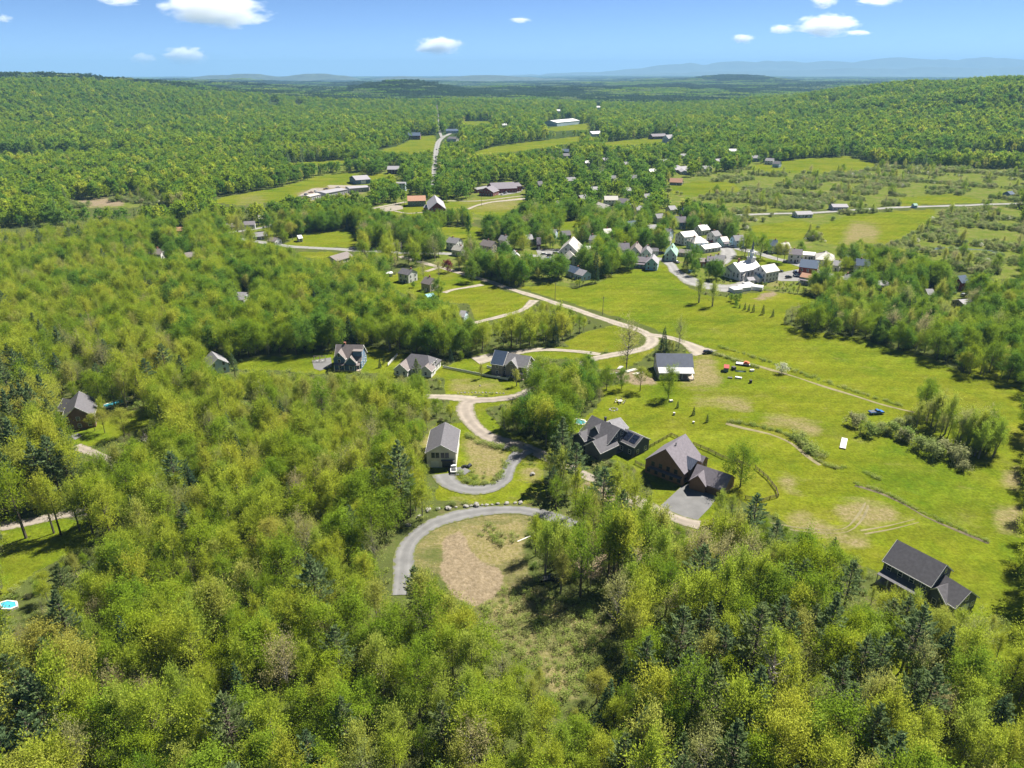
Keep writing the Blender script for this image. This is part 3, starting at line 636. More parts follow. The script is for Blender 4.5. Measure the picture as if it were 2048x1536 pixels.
h = House('dark_house', 'charcoal house with many gables, white trim and a pool behind', (1216, 880), True)
h.wing((1184, 831), (1241, 857), 9.2, 11.5, 5.2, 'charcoal', 'dark', trim=True); main = h.last; h.chimney(-0.15, 0.3, 0.4, DARKTRIM, 0.6)
def gable_at(h, fr, frac, length, W, zr, ze, side, wall, roof, out=0.0, trim=True, win=1, **kw):
    """cross gable on a wing: its ridge runs out from the main roof"""
    c, d, n, Lw, hw, _, _ = fr; v = {'n': n, '-n': -n}[side]; b = c + d * frac * Lw / 2; a0 = b + v * max(0.5, hw * 0.25); a1 = b + v * (hw + out + length)
    return h.wing(a0[:2], a1[:2], zr, W, ze, wall, roof, world=True, trim=trim, win=win, over=0.3, **kw)
sd = 'n' if main[2][1] < 0 else '-n'; bk = '-n' if sd == 'n' else 'n'
dsign = 1 if main[1][0] > 0 else -1
gable_at(h, main, -0.72 * dsign, 3.2, 5.2, 6.2, 4.2, sd, 'charcoal', 'dark'); gable_at(h, main, 0.62 * dsign, 5.0, 6.8, 6.9, 4.0, sd, 'charcoal', 'dark', win=0)
v = main[2] if sd == 'n' else -main[2]
h.on_side(0.0, 0.02, 0.0, 'd', (5.0, 0.06, 2.5), 'garage_door', mat('dark_garage_door', (0.06, 0.06, 0.065), 0.6, 0.1))
gable_at(h, main, -0.2 * dsign, -1.6, 4.4, 8.4, 6.0, sd, 'charcoal', 'dark'); 
gable_at(h, main, 0.1 * dsign, 1.0, 7.5, 8.8, 6.6, bk, 'charcoal', 'grey', win=0)
h.porch(sd, 2.4, 3.0, ROOF['dark'], 5, -0.9, 0.4, fr=main)
e0 = main[0] + main[1] * dsign * (main[3] / 2 - 1.5) - v * 5.0; e1 = e0 + main[1] * dsign * 8.0
h.wing(e0[:2], e1[:2], 6.6, 8.0, 4.2, 'charcoal', 'dark', world=True, trim=True); c, d, n, Lw, hw, ze, zr = h.last
mb = MB(); nn = n if n[1] < 0 else -n
for k in (-0.3, 0.5):
    for r in (0.3, 0.68):
        q = [c + d * (k - 0.36) * Lw / 2 + nn * (r - 0.17) * hw, c + d * (k + 0.36) * Lw / 2 + nn * (r - 0.17) * hw, c + d * (k + 0.36) * Lw / 2 + nn * (r + 0.17) * hw, c + d * (k - 0.36) * Lw / 2 + nn * (r + 0.17) * hw]
        q = [w_ * np.array([1, 1, 0]) + np.array([0, 0, zr + 0.22 - (zr - ze) * (r + (-0.17 if i < 2 else 0.17))]) for i, w_ in enumerate(q)]
        m1 = MB(); m1.hexa(q + [w_ + np.array([0, 0, 0.05]) for w_ in q]); h.part(m1, 'solar_panel', mat('solar_panel', (0.012, 0.016, 0.03), 0.15, 0.1, 1.0, spec=0.6))

h = House('brown_house', 'large brown shingled house with steep gable and attached garage wing', (1352, 935), True)
h.wing((1371, 868), (1331, 899), 11.0, 13.5, 4.8, 'brown', 'purple', trim=False, frame=DARKTRIM); main = h.last
h.on_side(0.1, 0.02, 2.95, 'd' if main[1][1] < 0 else '-d', (11.5, 1.6, 0.16), 'eyebrow_roof', ROOF['dark'])
h.wing((1394, 928), (1464, 951), 6.4, 8.6, 3.2, 'brown', 'purple', win=0); gar = h.last
sd = 'n' if gar[2][1] < 0 else '-n'; dsg = 1 if gar[1][0] > 0 else -1
for k in (-0.55, 0.1, 0.62): h.on_side(-k * dsg if sd == 'n' else k * dsg, 0.03, 0.0, sd, (3.0, 0.06, 2.3), 'garage_door', mat('brown_garage_door', (0.10, 0.055, 0.035), 0.6, 0.15), fr=gar)
gable_at(h, gar, -0.55 * dsg, 1.2, 5.0, 5.7, 3.1, sd, 'brown', 'purple', trim=False, win=0)
a, b = at(1374, 912, 7.2), at(1396, 922, 7.2); h.wing(a[:2], b[:2], 7.2, 6.0, 5.2, 'brown', M_METALROOF, world=True, win=0)
a, b = at(1385, 905, 5.4), at(1412, 914, 5.4); h.wing(a[:2], b[:2], 5.4, 6.0, 3.4, 'brown', 'purple', world=True, win=1, frame=DARKTRIM)
h.last = main; h.chimney(0.1, 0.12, 0.15, DARKTRIM, 0.22)

h = House('slope_house', 'dark grey house with long dark roof and lower garage on the field slope', (1830, 1150), True)
h.wing((1794, 1080), (1894, 1131), 9.6, 10.0, 5.6, 'slate', 'dark', trim=True); main = h.last
h.wing((1887, 1149), (1943, 1184), 6.4, 8.2, 3.2, 'slate', 'dark', trim=True); gar = h.last
sd = 'n' if gar[2][0] < 0 else '-n'; gable_at(h, gar, -0.45 * (1 if gar[1][0] > 0 else -1), 1.0, 5.2, 5.6, 3.1, sd, 'slate', 'dark')
h.porch(sd, 2.8, 2.9, ROOF['dark'], 5, -0.95, 0.95, 0.5, fr=main)
h.on_side(0.0, 0.03, 0.0, 'd' if gar[1][1] < 0 else '-d', (3.0, 0.06, 2.3), 'garage_door', TRIM, fr=gar)

h = House('metal_roof_house', 'long house with dark metal roof, pale porch roof and pool in front', (1348, 742), True)
h.wing((1311, 707), (1385, 708), 8.2, 10.5, 4.4, 'cream', M_METALROOF, win=1); main = h.last; sd = 'n' if main[2][1] < 0 else '-n'
h.porch(sd, 4.2, 3.0, M_METALPALE, 7, -1.0, 1.0, 1.2, fr=main)

h = House('blue_house', 'blue house with grey brown roof, front gables and a white railed porch', (696, 730), True)
h.wing((672, 689), (727, 690), 9.6, 10.0, 4.4, 'blue', 'brown', trim=True); main = h.last; sd = 'n' if main[2][1] < 0 else '-n'; dsg = 1 if main[1][0] > 0 else -1
gable_at(h, main, -0.62 * dsg, 1.4, 5.0, 8.3, 5.4, sd, 'blue', 'brown'); gable_at(h, main, 0.3 * dsg, 2.6, 4.4, 6.6, 4.2, sd, 'blue', 'brown')
h.porch(sd, 2.6, 2.9, ROOF['brown'], 6, -1.0, 1.0, 0.6, fr=main); h.last = main; h.chimney(-0.2, 0.1, 0.7)
c, d, n, Lw, hw, ze, zr = main; v = n if sd == 'n' else -n; p = c + d * 0.72 * dsg * Lw / 2 + v * hw * 0.45
mb = MB(); ca = math.atan2(d[1], d[0]); mb.box(-1.9, 1.9, -1.6, 1.6, 4.5, 7.9); mb.build('dormer', WALL['blue'], h.root, h.loc((p[0], p[1], h.o[2])), ca); mb = MB(); mb.box(-2.1, 2.1, -1.9, 1.9, 7.9, 8.06); mb.build('dormer_roof', ROOF['brown'], h.root, h.loc((p[0], p[1], h.o[2])), ca)

h = House('ranch_house', 'low white house with broad dark hipped roof and front garage gable', (835, 738), True)
h.wing((806, 706), (872, 713), 7.0, 12.5, 3.0, 'white', 'dark', hip=0.6, trim=False); main = h.last; sd = 'n' if main[2][1] < 0 else '-n'
gable_at(h, main, -0.72 * (1 if main[1][0] > 0 else -1), 3.0, 6.0, 5.4, 2.9, sd, 'white', 'brown', trim=True)
gable_at(h, main, 0.75 * (1 if main[1][0] > 0 else -1), 1.0, 5.0, 5.0, 2.9, sd, 'white', 'brown', trim=True)

h = House('slate_house', 'brown house with slate blue gabled roofs beside the gravel turnaround', (1024, 738), True)
h.wing((990, 700), (1016, 704), 9.6, 9.5, 5.4, 'greybrown', 'blue', trim=True); h.wing((1008, 705), (1062, 713), 8.8, 8.5, 5.4, 'greybrown', 'grey', trim=True); main = h.last
sd = 'n' if main[2][1] < 0 else '-n'; gable_at(h, main, -0.1 * (1 if main[1][0] > 0 else -1), 1.4, 5.0, 8.0, 5.2, sd, 'greybrown', 'grey'); h.porch(sd, 2.0, 2.8, ROOF['dark'], 3, 0.2, 0.9, 0.5, fr=main)

h = House('pale_cottage', 'small pale blue gabled cottage at the corner of the long lawn', (432, 732), True)
h.wing((423, 703), (436, 718), 6.8, 8.0, 3.8, 'paleblue', 'grey', trim=True)
h = House('brown_cottage', 'brown cottage with white framed windows and dark roof beside a blue pool', (150, 838), True)
h.wing((158, 783), (149, 815), 9.0, 10.0, 4.6, 'brown', 'dark', trim=True); main = h.last
h.wing((126, 797), (150, 801), 6.4, 7.0, 3.4, 'brown', 'dark', trim=True)

# --- the village: ridge ends, ridge height, width, eaves, walls, roof, label
V = [
 ((804, 536), (826, 540), 7.8, 8.5, 5.6, 'white', 'dark', 'white two storey house with solar roof on the broad lawn'),
 ((850, 553), (869, 557), 7.6, 8.0, 4.8, 'tan', 'brown', 'tan gambrel house behind the leafy tree on the lawn'),
 ((850, 589), (866, 586), 3.2, 5.0, 2.2, 'teal', 'tealr', 'small teal pool house at the foot of the lawn'),
 ((769, 545), (784, 543), 3.0, 3.0, 2.4, 'white', 'white', 'white trailer parked beside the dark hedge'),
 ((898, 474), (920, 477), 8.4, 9.0, 5.6, 'white', 'grey', 'white house with grey roof behind the dark columnar poplar'),
 ((908, 490), (928, 493), 6.5, 7.0, 4.0, 'cream', 'pale', 'pale house below the columnar poplar'),
 ((966, 479), (991, 483), 8.0, 9.0, 5.0, 'tan', 'brown', 'tan house half hidden by big maples near the poplar'),
 ((1028, 499), (1034, 508), 7.5, 7.0, 4.0, 'white', 'white', 'small steep white gabled house west of the paved lot'),
 ((778, 486), (804, 485), 4.8, 8.0, 2.8, 'grey', 'brown', 'low grey bungalow across the main street'),
 ((659, 513), (694, 503), 5.2, 12.0, 2.8, 'cream', 'brown', 'low house with wide brown roof below the main street'),
 ((921, 621), (933, 622), 5.0, 7.0, 2.8, 'paleblue', 'lav', 'little house behind the spruces on the grove lane'),
 ((1147, 473), (1137, 487), 11.0, 13.0, 5.2, 'white', 'pale', 'white hall with very steep pale roof beside the paved lot'),
 ((1152, 492), (1187, 492), 5.0, 8.0, 3.4, 'white', 'white', 'long low white building joined to the steep roofed hall'),
 ((1139, 501), (1147, 511), 7.0, 6.5, 4.2, 'white', 'pale', 'small white gable below the steep roofed hall'),
 ((1140, 530), (1160, 536), 6.4, 8.0, 3.8, 'grey', 'blue', 'grey house with blue roof at the top of the hayfield'),
 ((1157, 537), (1175, 542), 6.0, 7.5, 3.6, 'paleblue', 'lav', 'pale blue wing house beside the very tall spruce'),
 ((1235, 486), (1259, 486), 10.4, 9.0, 6.6, 'white', 'purple', 'tall white house with porch and small front gable'),
 ((1274, 483), (1270, 494), 8.4, 7.5, 4.6, 'white', 'brown', 'narrow white house with brown gable next to the tall white house'),
 ((1295, 489), (1293, 498), 8.2, 7.0, 4.6, 'white', 'grey', 'little white gabled house by the utility pole'),
 ((1301, 496), (1317, 496), 4.6, 6.0, 3.0, 'grey', 'dark', 'flat grey shop beside the little white gabled house'),
 ((1272, 513), (1302, 515), 6.4, 8.0, 4.0, 'teal', 'purple', 'long pale teal house at the hayfield corner'),
 ((1308, 508), (1304, 517), 8.0, 7.5, 4.6, 'teal', 'lav', 'teal front gable at the hayfield corner by the lane'),
 ((1073, 475), (1082, 475), 8.0, 8.0, 4.2, 'maroon', 'purple', 'maroon barn behind the paved lot'),
 ((1122, 462), (1140, 461), 5.6, 8.0, 3.0, 'brown', 'dark', 'small brown house below the school woods'),
 ((1346, 486), (1342, 498), 8.4, 8.0, 3.8, 'palegreen', 'green', 'pale green house with steep green roof beside the lane'),
 ((1358, 498), (1386, 500), 4.4, 7.0, 2.8, 'tan', 'brown', 'low tan building joined to the green roofed house'),
 ((1328, 456), (1344, 458), 8.4, 8.0, 5.4, 'paleblue', 'grey', 'pale blue house under big maples north of the lane'),
 ((1350, 433), (1372, 433), 9.5, 9.0, 5.6, 'blue', 'purple', 'blue house with pointed corner turret'),
 ((1396, 451), (1414, 449), 7.0, 9.0, 4.0, 'white', 'white', 'white house with bright metal roof behind the stores'),
 ((1360, 464), (1388, 461), 9.0, 11.0, 6.2, 'white', 'pale', 'large white store with pale roof on the street'),
 ((1381, 474), (1411, 472), 9.0, 11.0, 5.6, 'paleblue', 'pale', 'big house with hipped pale roof beside the street'),
 ((1402, 491), (1435, 486), 5.0, 8.0, 3.2, 'white', 'white', 'low white garage with bright white roof by the street island'),
 ((1430, 509), (1452, 511), 8.6, 9.0, 5.8, 'tan', 'grey', 'tan house at the street corner joined to the brick house'),
 ((1414, 512), (1432, 513), 6.8, 8.0, 4.4, 'grey', 'purple', 'grey middle block between the tan house and brick gable'),
 ((1398, 516), (1412, 516), 5.2, 8.0, 3.6, 'red', 'brown', 'red brick block with low roof beside the broad dark maple'),
 ((1466, 471), (1486, 470), 8.0, 8.0, 5.0, 'paleblue', 'grey', 'pale blue house at the bend of the wide street'),
 ((1538, 479), (1556, 480), 8.6, 8.5, 5.2, 'blue', 'blue', 'dark blue house behind the village green'),
 ((1560, 486), (1578, 485), 7.0, 8.0, 4.0, 'white', 'pale', 'small white house behind the yellow maples'),
 ((1578, 497), (1606, 499), 8.6, 8.5, 5.8, 'white', 'purple', 'white two storey house facing the green'),
 ((1606, 503), (1632, 505), 4.8, 8.0, 3.6, 'white', 'white', 'flat white block beside the large pale roofed store'),
 ((1632, 501), (1672, 504), 8.0, 17.0, 4.0, 'white', 'pale', 'large store with wide pale hipped roof'),
 ((1602, 518), (1640, 522), 9.4, 14.0, 6.0, 'red', 'blue', 'red brick building with dark blue roof at the car park'),
 ((1604, 545), (1628, 549), 6.0, 6.5, 4.2, 'white', 'rust', 'white annex with rusty porch roof below the brick building'),
 ((1712, 517), (1742, 519), 9.2, 9.0, 6.0, 'white', 'blue', 'white two storey house with blue roof among dark trees'),
 ((1750, 562), (1774, 561), 4.6, 8.0, 2.8, 'slate', 'lav', 'dark shed beside the big yellow tree'),
 ((1914, 552), (1931, 550), 8.0, 8.0, 4.8, 'red', 'blue', 'red barn with blue roof at the wetland edge'),
 ((1917, 600), (1940, 598), 4.2, 9.0, 2.6, 'tan', 'lav', 'low house with grey roof below the red wetland barn'),
 ((302, 497), (328, 498), 6.5, 9.0, 3.8, 'white', 'brown', 'white house with brown roof in a gap of the western wood'),
 ((368, 506), (390, 503), 5.5, 8.0, 3.0, 'tan', 'brown', 'tan cabin roof among the western trees'),
 ((470, 584), (494, 585), 6.5, 9.0, 3.6, 'grey', 'lav', 'lavender grey roof deep in the middle of the wood'),
 ((515, 430), (532, 429), 6.0, 8.0, 3.6, 'teal', 'pale', 'pale green house beyond the spruce lined street'),
 ((487, 443), (510, 442), 5.6, 8.0, 3.4, 'grey', 'purple', 'grey house on the spruce lined street'),
 ((502, 466), (532, 463), 5.2, 8.5, 2.8, 'greybrown', 'grey', 'dark ranch house at the corner of the two streets'),
 ((540, 474), (556, 476), 4.8, 7.5, 2.8, 'white', 'brown', 'white garage with brown roof beside the corner maple'),
 ((594, 471), (603, 470), 4.5, 6.0, 2.8, 'white', 'white', 'small white shed at the edge of the street meadow'),
 ((450, 448), (470, 446), 5.0, 8.0, 3.0, 'tan', 'brown', 'tan house behind the spruce row'),
 ((345, 455), (368, 454), 5.0, 8.0, 3.0, 'red', 'rust', 'rust roofed house among pines on the western edge'),
 ((1220, 351), (1232, 351), 8.2, 9.0, 5.2, 'white', 'grey', 'white house on the back lane, larger of the two joined'),
 ((1228, 356), (1239, 356), 6.6, 8.0, 4.0, 'white', 'dark', 'white lower house joined in front on the back lane'),
 ((1261, 350), (1274, 350), 9.0, 9.0, 5.4, 'white', 'grey', 'upright white house beside the round dark tree'),
 ((1340, 356), (1366, 357), 7.2, 10.0, 3.4, 'greybrown', 'rust', 'brown house with dark red roof on its own meadow'),
 ((1346, 334), (1374, 332), 6.4, 12.0, 3.4, 'tan', 'lav', 'wide grey roofed house above the fenced paddock'),
 ((1320, 319), (1336, 318), 6.0, 10.0, 3.6, 'paleblue', 'grey', 'pale blue house among round dark trees'),
 ((1359, 308), (1372, 307), 6.5, 9.0, 4.0, 'white', 'grey', 'far white house above the grey roofed house'),
 ((1122, 298), (1138, 298), 9.0, 10.0, 5.6, 'blue', 'blue', 'upper blue house among far garden trees'),
 ((1124, 307), (1142, 306), 7.4, 10.0, 4.2, 'blue', 'dark', 'lower blue house with white gable among far garden trees'),
 ((1090, 304), (1098, 304), 7.0, 8.0, 4.2, 'white', 'brown', 'small white house near the maroon tree far off'),
 ((1131, 355), (1150, 354), 8.0, 11.0, 5.0, 'white', 'grey', 'white house below the dark maple row near the school'),
 ((1073, 363), (1084, 362), 8.6, 9.0, 5.0, 'blue', 'dark', 'dark blue house beside the school woods'),
 ((1157, 391), (1172, 389), 8.0, 9.0, 4.8, 'red', 'grey', 'red house with grey roof under the large maple'),
 ((1196, 404), (1220, 411), 7.6, 13.0, 4.0, 'cream', 'pale', 'broad cream building with pale roof in the village middle'),
 ((1208, 392), (1236, 392), 8.4, 10.0, 5.4, 'white', 'pale', 'long white house behind the cream building'),
 ((1238, 396), (1260, 398), 8.0, 10.0, 4.6, 'paleblue', 'purple', 'pale blue house with purple gables in the village middle'),
 ((1270, 412), (1290, 411), 7.4, 9.0, 4.4, 'grey', 'lav', 'grey house beyond the tall spruces in the village'),
 ((1253, 443), (1272, 441), 6.8, 9.0, 4.0, 'paleblue', 'blue', 'low blue roofed house with a small pool'),
 ((1294, 450), (1312, 449), 6.2, 9.0, 3.6, 'cream', 'lav', 'cream house beside the rust leafed tree'),
 ((1330, 473), (1344, 474), 5.0, 7.0, 3.0, 'white', 'pale', 'pale cottage below the pale blue house'),
 ((1503, 311), (1519, 311), 8.0, 11.0, 5.0, 'blue', 'grey', 'blue grey house at the head of the pasture'),
 ((1532, 316), (1549, 317), 8.0, 11.0, 5.0, 'white', 'grey', 'white farmhouse at the pasture, upper of the pair'),
 ((1548, 322), (1562, 323), 7.4, 10.0, 4.4, 'paleblue', 'dark', 'pale farmhouse at the pasture, lower of the pair'),
 ((1457, 298), (1476, 298), 7.0, 12.0, 4.4, 'white', 'white', 'white house on the wooded rise beyond the pasture'),
 ((1355, 330), (1370, 341), 5.0, 9.0, 3.0, 'grey', 'lav', 'low grey outbuilding by the paddock'),
 ((1590, 423), (1622, 422), 5.0, 9.0, 3.0, 'white', 'lav', 'long low white house on the valley road'),
 ((1662, 408), (1694, 408), 5.2, 10.0, 3.2, 'grey', 'lav', 'low grey house with car on the valley road'),
 ((1826, 407), (1834, 407), 4.0, 5.0, 2.6, 'teal', 'green', 'small green hut beside the valley road'),
 ((2014, 383), (2024, 382), 6.0, 8.0, 3.6, 'blue', 'blue', 'lone blue shed at the wetland end of the road'),
 ((1180, 470), (1194, 471), 7.4, 8.0, 4.6, 'white', 'grey', 'white house with grey roof just north of the steep roofed hall'),
 ((1206, 458), (1222, 457), 7.6, 8.5, 4.8, 'white', 'pale', 'white house with pale roof in the trees behind the tall white house'),
 ((1100, 458), (1114, 459), 6.8, 8.0, 4.2, 'paleblue', 'grey', 'pale blue house beside the maroon barn'),
 ((1050, 470), (1064, 469), 7.0, 8.0, 4.4, 'white', 'lav', 'white house under maples west of the maroon barn'),
 ((1002, 470), (1016, 472), 7.0, 8.0, 4.2, 'cream', 'grey', 'cream house beside the tan house near the poplar'),
 ((1422, 463), (1436, 461), 7.6, 8.5, 4.8, 'white', 'grey', 'white house with grey roof behind the wide street'),
 ((1440, 474), (1454, 473), 6.6, 8.0, 4.0, 'teal', 'pale', 'teal house beside the bend of the wide street'),
 ((1310, 428), (1326, 427), 7.4, 8.5, 4.6, 'white', 'grey', 'white house north of the turreted blue house'),
 ((1336, 412), (1350, 411), 7.2, 8.5, 4.4, 'cream', 'lav', 'cream house at the edge of the scrub meadow'),
 ((1286, 388), (1302, 387), 7.4, 9.0, 4.6, 'white', 'grey', 'white house in the trees south of the upright white house'),
 ((1250, 376), (1264, 375), 7.0, 9.0, 4.2, 'paleblue', 'lav', 'pale blue house below the back lane'),
 ((1180, 374), (1196, 373), 7.2, 9.0, 4.4, 'white', 'lav', 'white house on the corner of the back lane'),
 ((1108, 402), (1122, 401), 7.0, 9.0, 4.2, 'white', 'grey', 'white house in the woods beside the school field'),
 ((1404, 332), (1420, 331), 7.0, 10.0, 4.2, 'white', 'grey', 'white house on the meadow east of the paddock'),
 ((1430, 318), (1444, 317), 7.0, 10.0, 4.2, 'white', 'lav', 'white house among trees below the wooded rise'),
 ((1296, 338), (1312, 337), 7.0, 10.0, 4.2, 'white', 'pale', 'white house beside the fenced paddock'),
 ((1246, 324), (1260, 323), 7.0, 10.0, 4.4, 'white', 'grey', 'white house in the far trees above the back lane'),
 ((1204, 316), (1218, 315), 7.0, 10.0, 4.4, 'cream', 'lav', 'cream house in the far trees above the back lane'),
 ((1168, 322), (1182, 321), 7.0, 10.0, 4.4, 'white', 'white', 'bright white house near the two blue far houses'),
 ((1668, 520), (1684, 522), 6.4, 8.0, 4.0, 'white', 'lav', 'white house between the pale roofed store and the creek'),
 ((1690, 548), (1706, 550), 6.2, 8.0, 3.8, 'cream', 'grey', 'cream house under dark trees east of the brick building'),
 ((1850, 578), (1866, 578), 5.6, 8.0, 3.4, 'white', 'grey', 'white house half hidden in the tree belt'),
 ((640, 384), (684, 376), 5.2, 16.0, 4.4, 'grey', 'lav', 'long low depot shed with pale grey roof in the works yard'),
 ((694, 374), (734, 371), 5.4, 15.0, 4.6, 'grey', 'lav', 'second long low depot shed with pale grey roof'),
 ((612, 391), (634, 386), 4.6, 9.0, 3.6, 'grey', 'pale', 'short open sided depot shed at the yard entrance'),
]
for A, B, zr, W, ze, wl, rf, lab in V:
    hm = House('house' if 'barn' not in lab and 'shed' not in lab else 'outbuilding', lab, ((A[0] + B[0]) / 2, (A[1] + B[1]) / 2 + 14), shrink=0.70)
    t = np.linalg.norm(at(*A, zr)); hp = 0.8 if 'hipped' in lab else 0.0
    hm.wing(A, B, zr, W, ze, wl, rf, hip=hp, wsize=(1.05, 1.5), storey=2.6, over=0.35)
    fr = hm.last
    if 'house' in lab and t < 620 and zr > 6: hm.chimney(random.Random(lab).uniform(-0.3, 0.3), 0.15, 0.8, size=0.7)
    if 'porch' in lab or 'teal house' in lab: hm.porch('n' if fr[2][1] < 0 else '-n', 2.0, 2.7, ROOF['purple'], 4)
    if 'turret' in lab:
        p = at(1362, 446); mb = MB(); mb.tube([(0, 0, -1), (0, 0, 9)], [2.2, 2.2], 8); mb.build('turret', WALL['blue'], hm.root, hm.loc((p[0], p[1], hm.o[2]))); mb = MB(); mb.tube([(0, 0, 9), (0, 0, 13.5)], [2.6, 0.05], 8); mb.build('turret_roof', ROOF['blue'], hm.root, hm.loc((p[0], p[1], hm.o[2])))
    fside = 'n' if fr[2][1] < 0 else '-n'
    hm.on_side(0.12, 0.03, 0.0, fside, (1.0, 0.05, 2.1), 'door', DARKTRIM if wl in ('white', 'cream', 'paleblue') else TRIM, fr=fr)

# barns, school, depot and other large farm buildings
h = House('green_barn', 'long green barn with rust coloured roof', (832, 404), cat='barn'); h.wing((814, 392), (851, 391), 9.0, 12.0, 5.2, 'sage', 'rust', win=1)
h = House('red_barn', 'large red barn with grey gable roof and white edged porch', (868, 415), cat='barn'); h.wing((869, 390), (874, 405), 13.0, 15.0, 7.0, 'red', 'lav', trim=True); m0 = h.last
h.wing((868, 408), (870, 416), 6.5, 9.0, 3.2, 'red', 'lav', trim=True); h.wing((850, 409), (862, 410), 5.5, 7.0, 3.2, 'red', 'lav')
h = House('school', 'long red brick school with broad grey roof and parked cars', (990, 382), cat='school'); h.wing((979, 366), (1028, 364), 9.0, 26.0, 4.4, 'red', 'purple', trim=False); h.wing((1024, 366), (1038, 365), 8.0, 14.0, 5.2, 'red', 'purple'); h.wing((948, 376), (984, 370), 5.0, 8.0, 3.6, 'red', 'grey'); a = at(984, 371, 8.6); h.wing(a[:2], (a + np.array([-6, -14, 0]))[:2], 8.6, 16.0, 4.2, 'red', 'purple', world=True, trim=True)
h = House('dark_red_barn', 'dark red barn with grey roof behind the depot meadow', (788, 342), cat='barn'); h.wing((775, 332), (800, 332), 9.0, 14.0, 5.6, 'maroon', 'lav')
h = House('depot', 'wide depot with shallow grey hipped roof and white door', (717, 363), cat='depot'); h.wing((704, 352), (734, 350), 8.0, 26.0, 4.8, 'blue', 'lav', win=1); h.on_side(0.0, 0.05, 0.0, 'n' if h.last[2][1] < 0 else '-n', (6, 0.1, 4.0), 'loading_door', TRIM)
h = House('white_block', 'white flat roofed block beside the depot', (803, 373), cat='house'); h.wing((792, 364), (812, 364), 9.0, 10.0, 8.2, 'paleblue', 'grey')
h = House('blue_barn', 'dark barn with long blue roof on the highway meadow', (828, 271), cat='barn'); h.wing((816, 265), (841, 265), 12.0, 18.0, 7.0, 'maroon', 'blue')
h = House('garage_block', 'low blue roofed garages beside the far highway', (905, 263), cat='garage'); h.wing((892, 258), (920, 258), 8.0, 18.0, 5.0, 'paleblue', 'blue')
h = House('roadside_store', 'white roadside store with dark roof at the highway bend', (908, 279), cat='store'); h.wing((898, 273), (917, 274), 8.0, 14.0, 5.0, 'white', 'dark')
h = House('far_factory', 'long pale factory far off in the trees', (1120, 244), cat='factory'); h.wing((1100, 241), (1146, 237), 12.0, 40.0, 8.0, 'paleblue', 'white', win=0)
h = House('far_shed', 'white shed roof far off above the woods', (1008, 249), cat='shed'); h.wing((1001, 247), (1014, 247), 10.0, 20.0, 7.0, 'white', 'white', win=0)
h = House('long_barn', 'long dark barn beside the far white church', (1314, 271), cat='barn'); h.wing((1301, 268), (1330, 267), 9.0, 16.0, 5.0, 'maroon', 'purple')
h = House('far_church', 'small white church with spire at the far field', (1338, 274), cat='church'); h.wing((1331, 270), (1344, 269), 13.0, 14.0, 7.0, 'white', 'lav'); p = at(1351, 275); mb = MB(); mb.box(-2.5, 2.5, -2.5, 2.5, -1, 14); mb.build('tower', WALL['white'], h.root, h.loc((p[0], p[1], h.o[2]))); mb = MB(); mb.tube([(0, 0, 14), (0, 0, 27)], [2.4, 0.05], 8); mb.build('spire', ROOF['white'], h.root, h.loc((p[0], p[1], h.o[2])))
for q, (A, B, lab) in enumerate([((590, 203), (606, 203), 'white hall far up the western valley'), ((536, 205), (556, 204), 'long pale roof far up the western valley'), ((1655, 200), (1672, 200), 'pale house beyond the eastern hill foot'), ((1618, 198), (1632, 198), 'tan barn beyond the eastern hill foot'), ((1112, 219), (1124, 219), 'tiny white house among the valley woods'), ((1192, 212), (1203, 212), 'tiny pale house beyond the long factory'), ((975, 180), (990, 180), 'white farm on the distant hillside'), ((1180, 263), (1200, 262), 'white bungalow beside the far field')]):
    h = House('far_house', lab, ((A[0] + B[0]) / 2, A[1] + 4)); h.wing(A, B, 9.0, 16.0, 5.0, 'white', 'white', win=0)

# the church, its tower, and the white hall
h = House('church', 'white church with open belfry and slender steeple', (1480, 545), cat='church', near=True)
h.wing((1509, 518), (1466, 526), 10.0, 12.5, 5.8, 'white', 'white', wsize=(1.1, 2.6), storey=9, sill=3.0); main = h.last
h.wing((1452, 534), (1472, 531), 6.4, 8.5, 4.2, 'white', 'lav'); 
a = at(1472, 541, 5.0); h.wing(a[:2], (a + np.array([5.5, -3.5, 0]))[:2], 5.0, 6.0, 3.4, 'white', 'pale', world=True)
c, d, n, Lw, hw, ze, zr = main; e = d if d[0] > 0 else -d; p = c + e * (Lw / 2 - 2.6); pl = h.loc((p[0], p[1], h.o[2])); ang = math.atan2(d[1], d[0])
mb = MB(); mb.box(-1.9, 1.9, -1.9, 1.9, 6.0, 11.6); mb.build('tower', WALL['white'], h.root, pl, ang)
mb = MB(); mb.box(-2.15, 2.15, -2.15, 2.15, 11.6, 11.9); mb.build('cornice', TRIM, h.root, pl, ang)
for sx in (-1, 1):
    for sy in (-1, 1): mb = MB(); mb.box(sx * 1.45 - 0.22, sx * 1.45 + 0.22, sy * 1.45 - 0.22, sy * 1.45 + 0.22, 11.9, 15.0); mb.build('column', TRIM, h.root, pl, ang)
mb = MB(); mb.box(-0.8, 0.8, -0.8, 0.8, 11.9, 14.9); mb.build('belfry_core', WALL['paleblue'], h.root, pl, ang)
mb = MB(); mb.box(-2.0, 2.0, -2.0, 2.0, 15.0, 15.35); mb.tube([(0, 0, 15.35), (0, 0, 16.6)], [1.7, 1.1], 8); mb.build('belfry_roof', TRIM, h.root, pl, ang)
mb = MB(); mb.tube([(0, 0, 16.6), (0, 0, 23.0)], [0.85, 0.04], 8); mb.build('spire', mat('slate_spire', (0.12, 0.13, 0.15), 0.6, 0.1), h.root, pl, ang)
h.last = main; h.chimney(-0.25 if d[0] > 0 else 0.25, 0.0, 2.2, size=0.9)
h = House('white_hall', 'white two storey hall with streaked pale metal roof beside the church', (1530, 552), cat='hall', near=True)
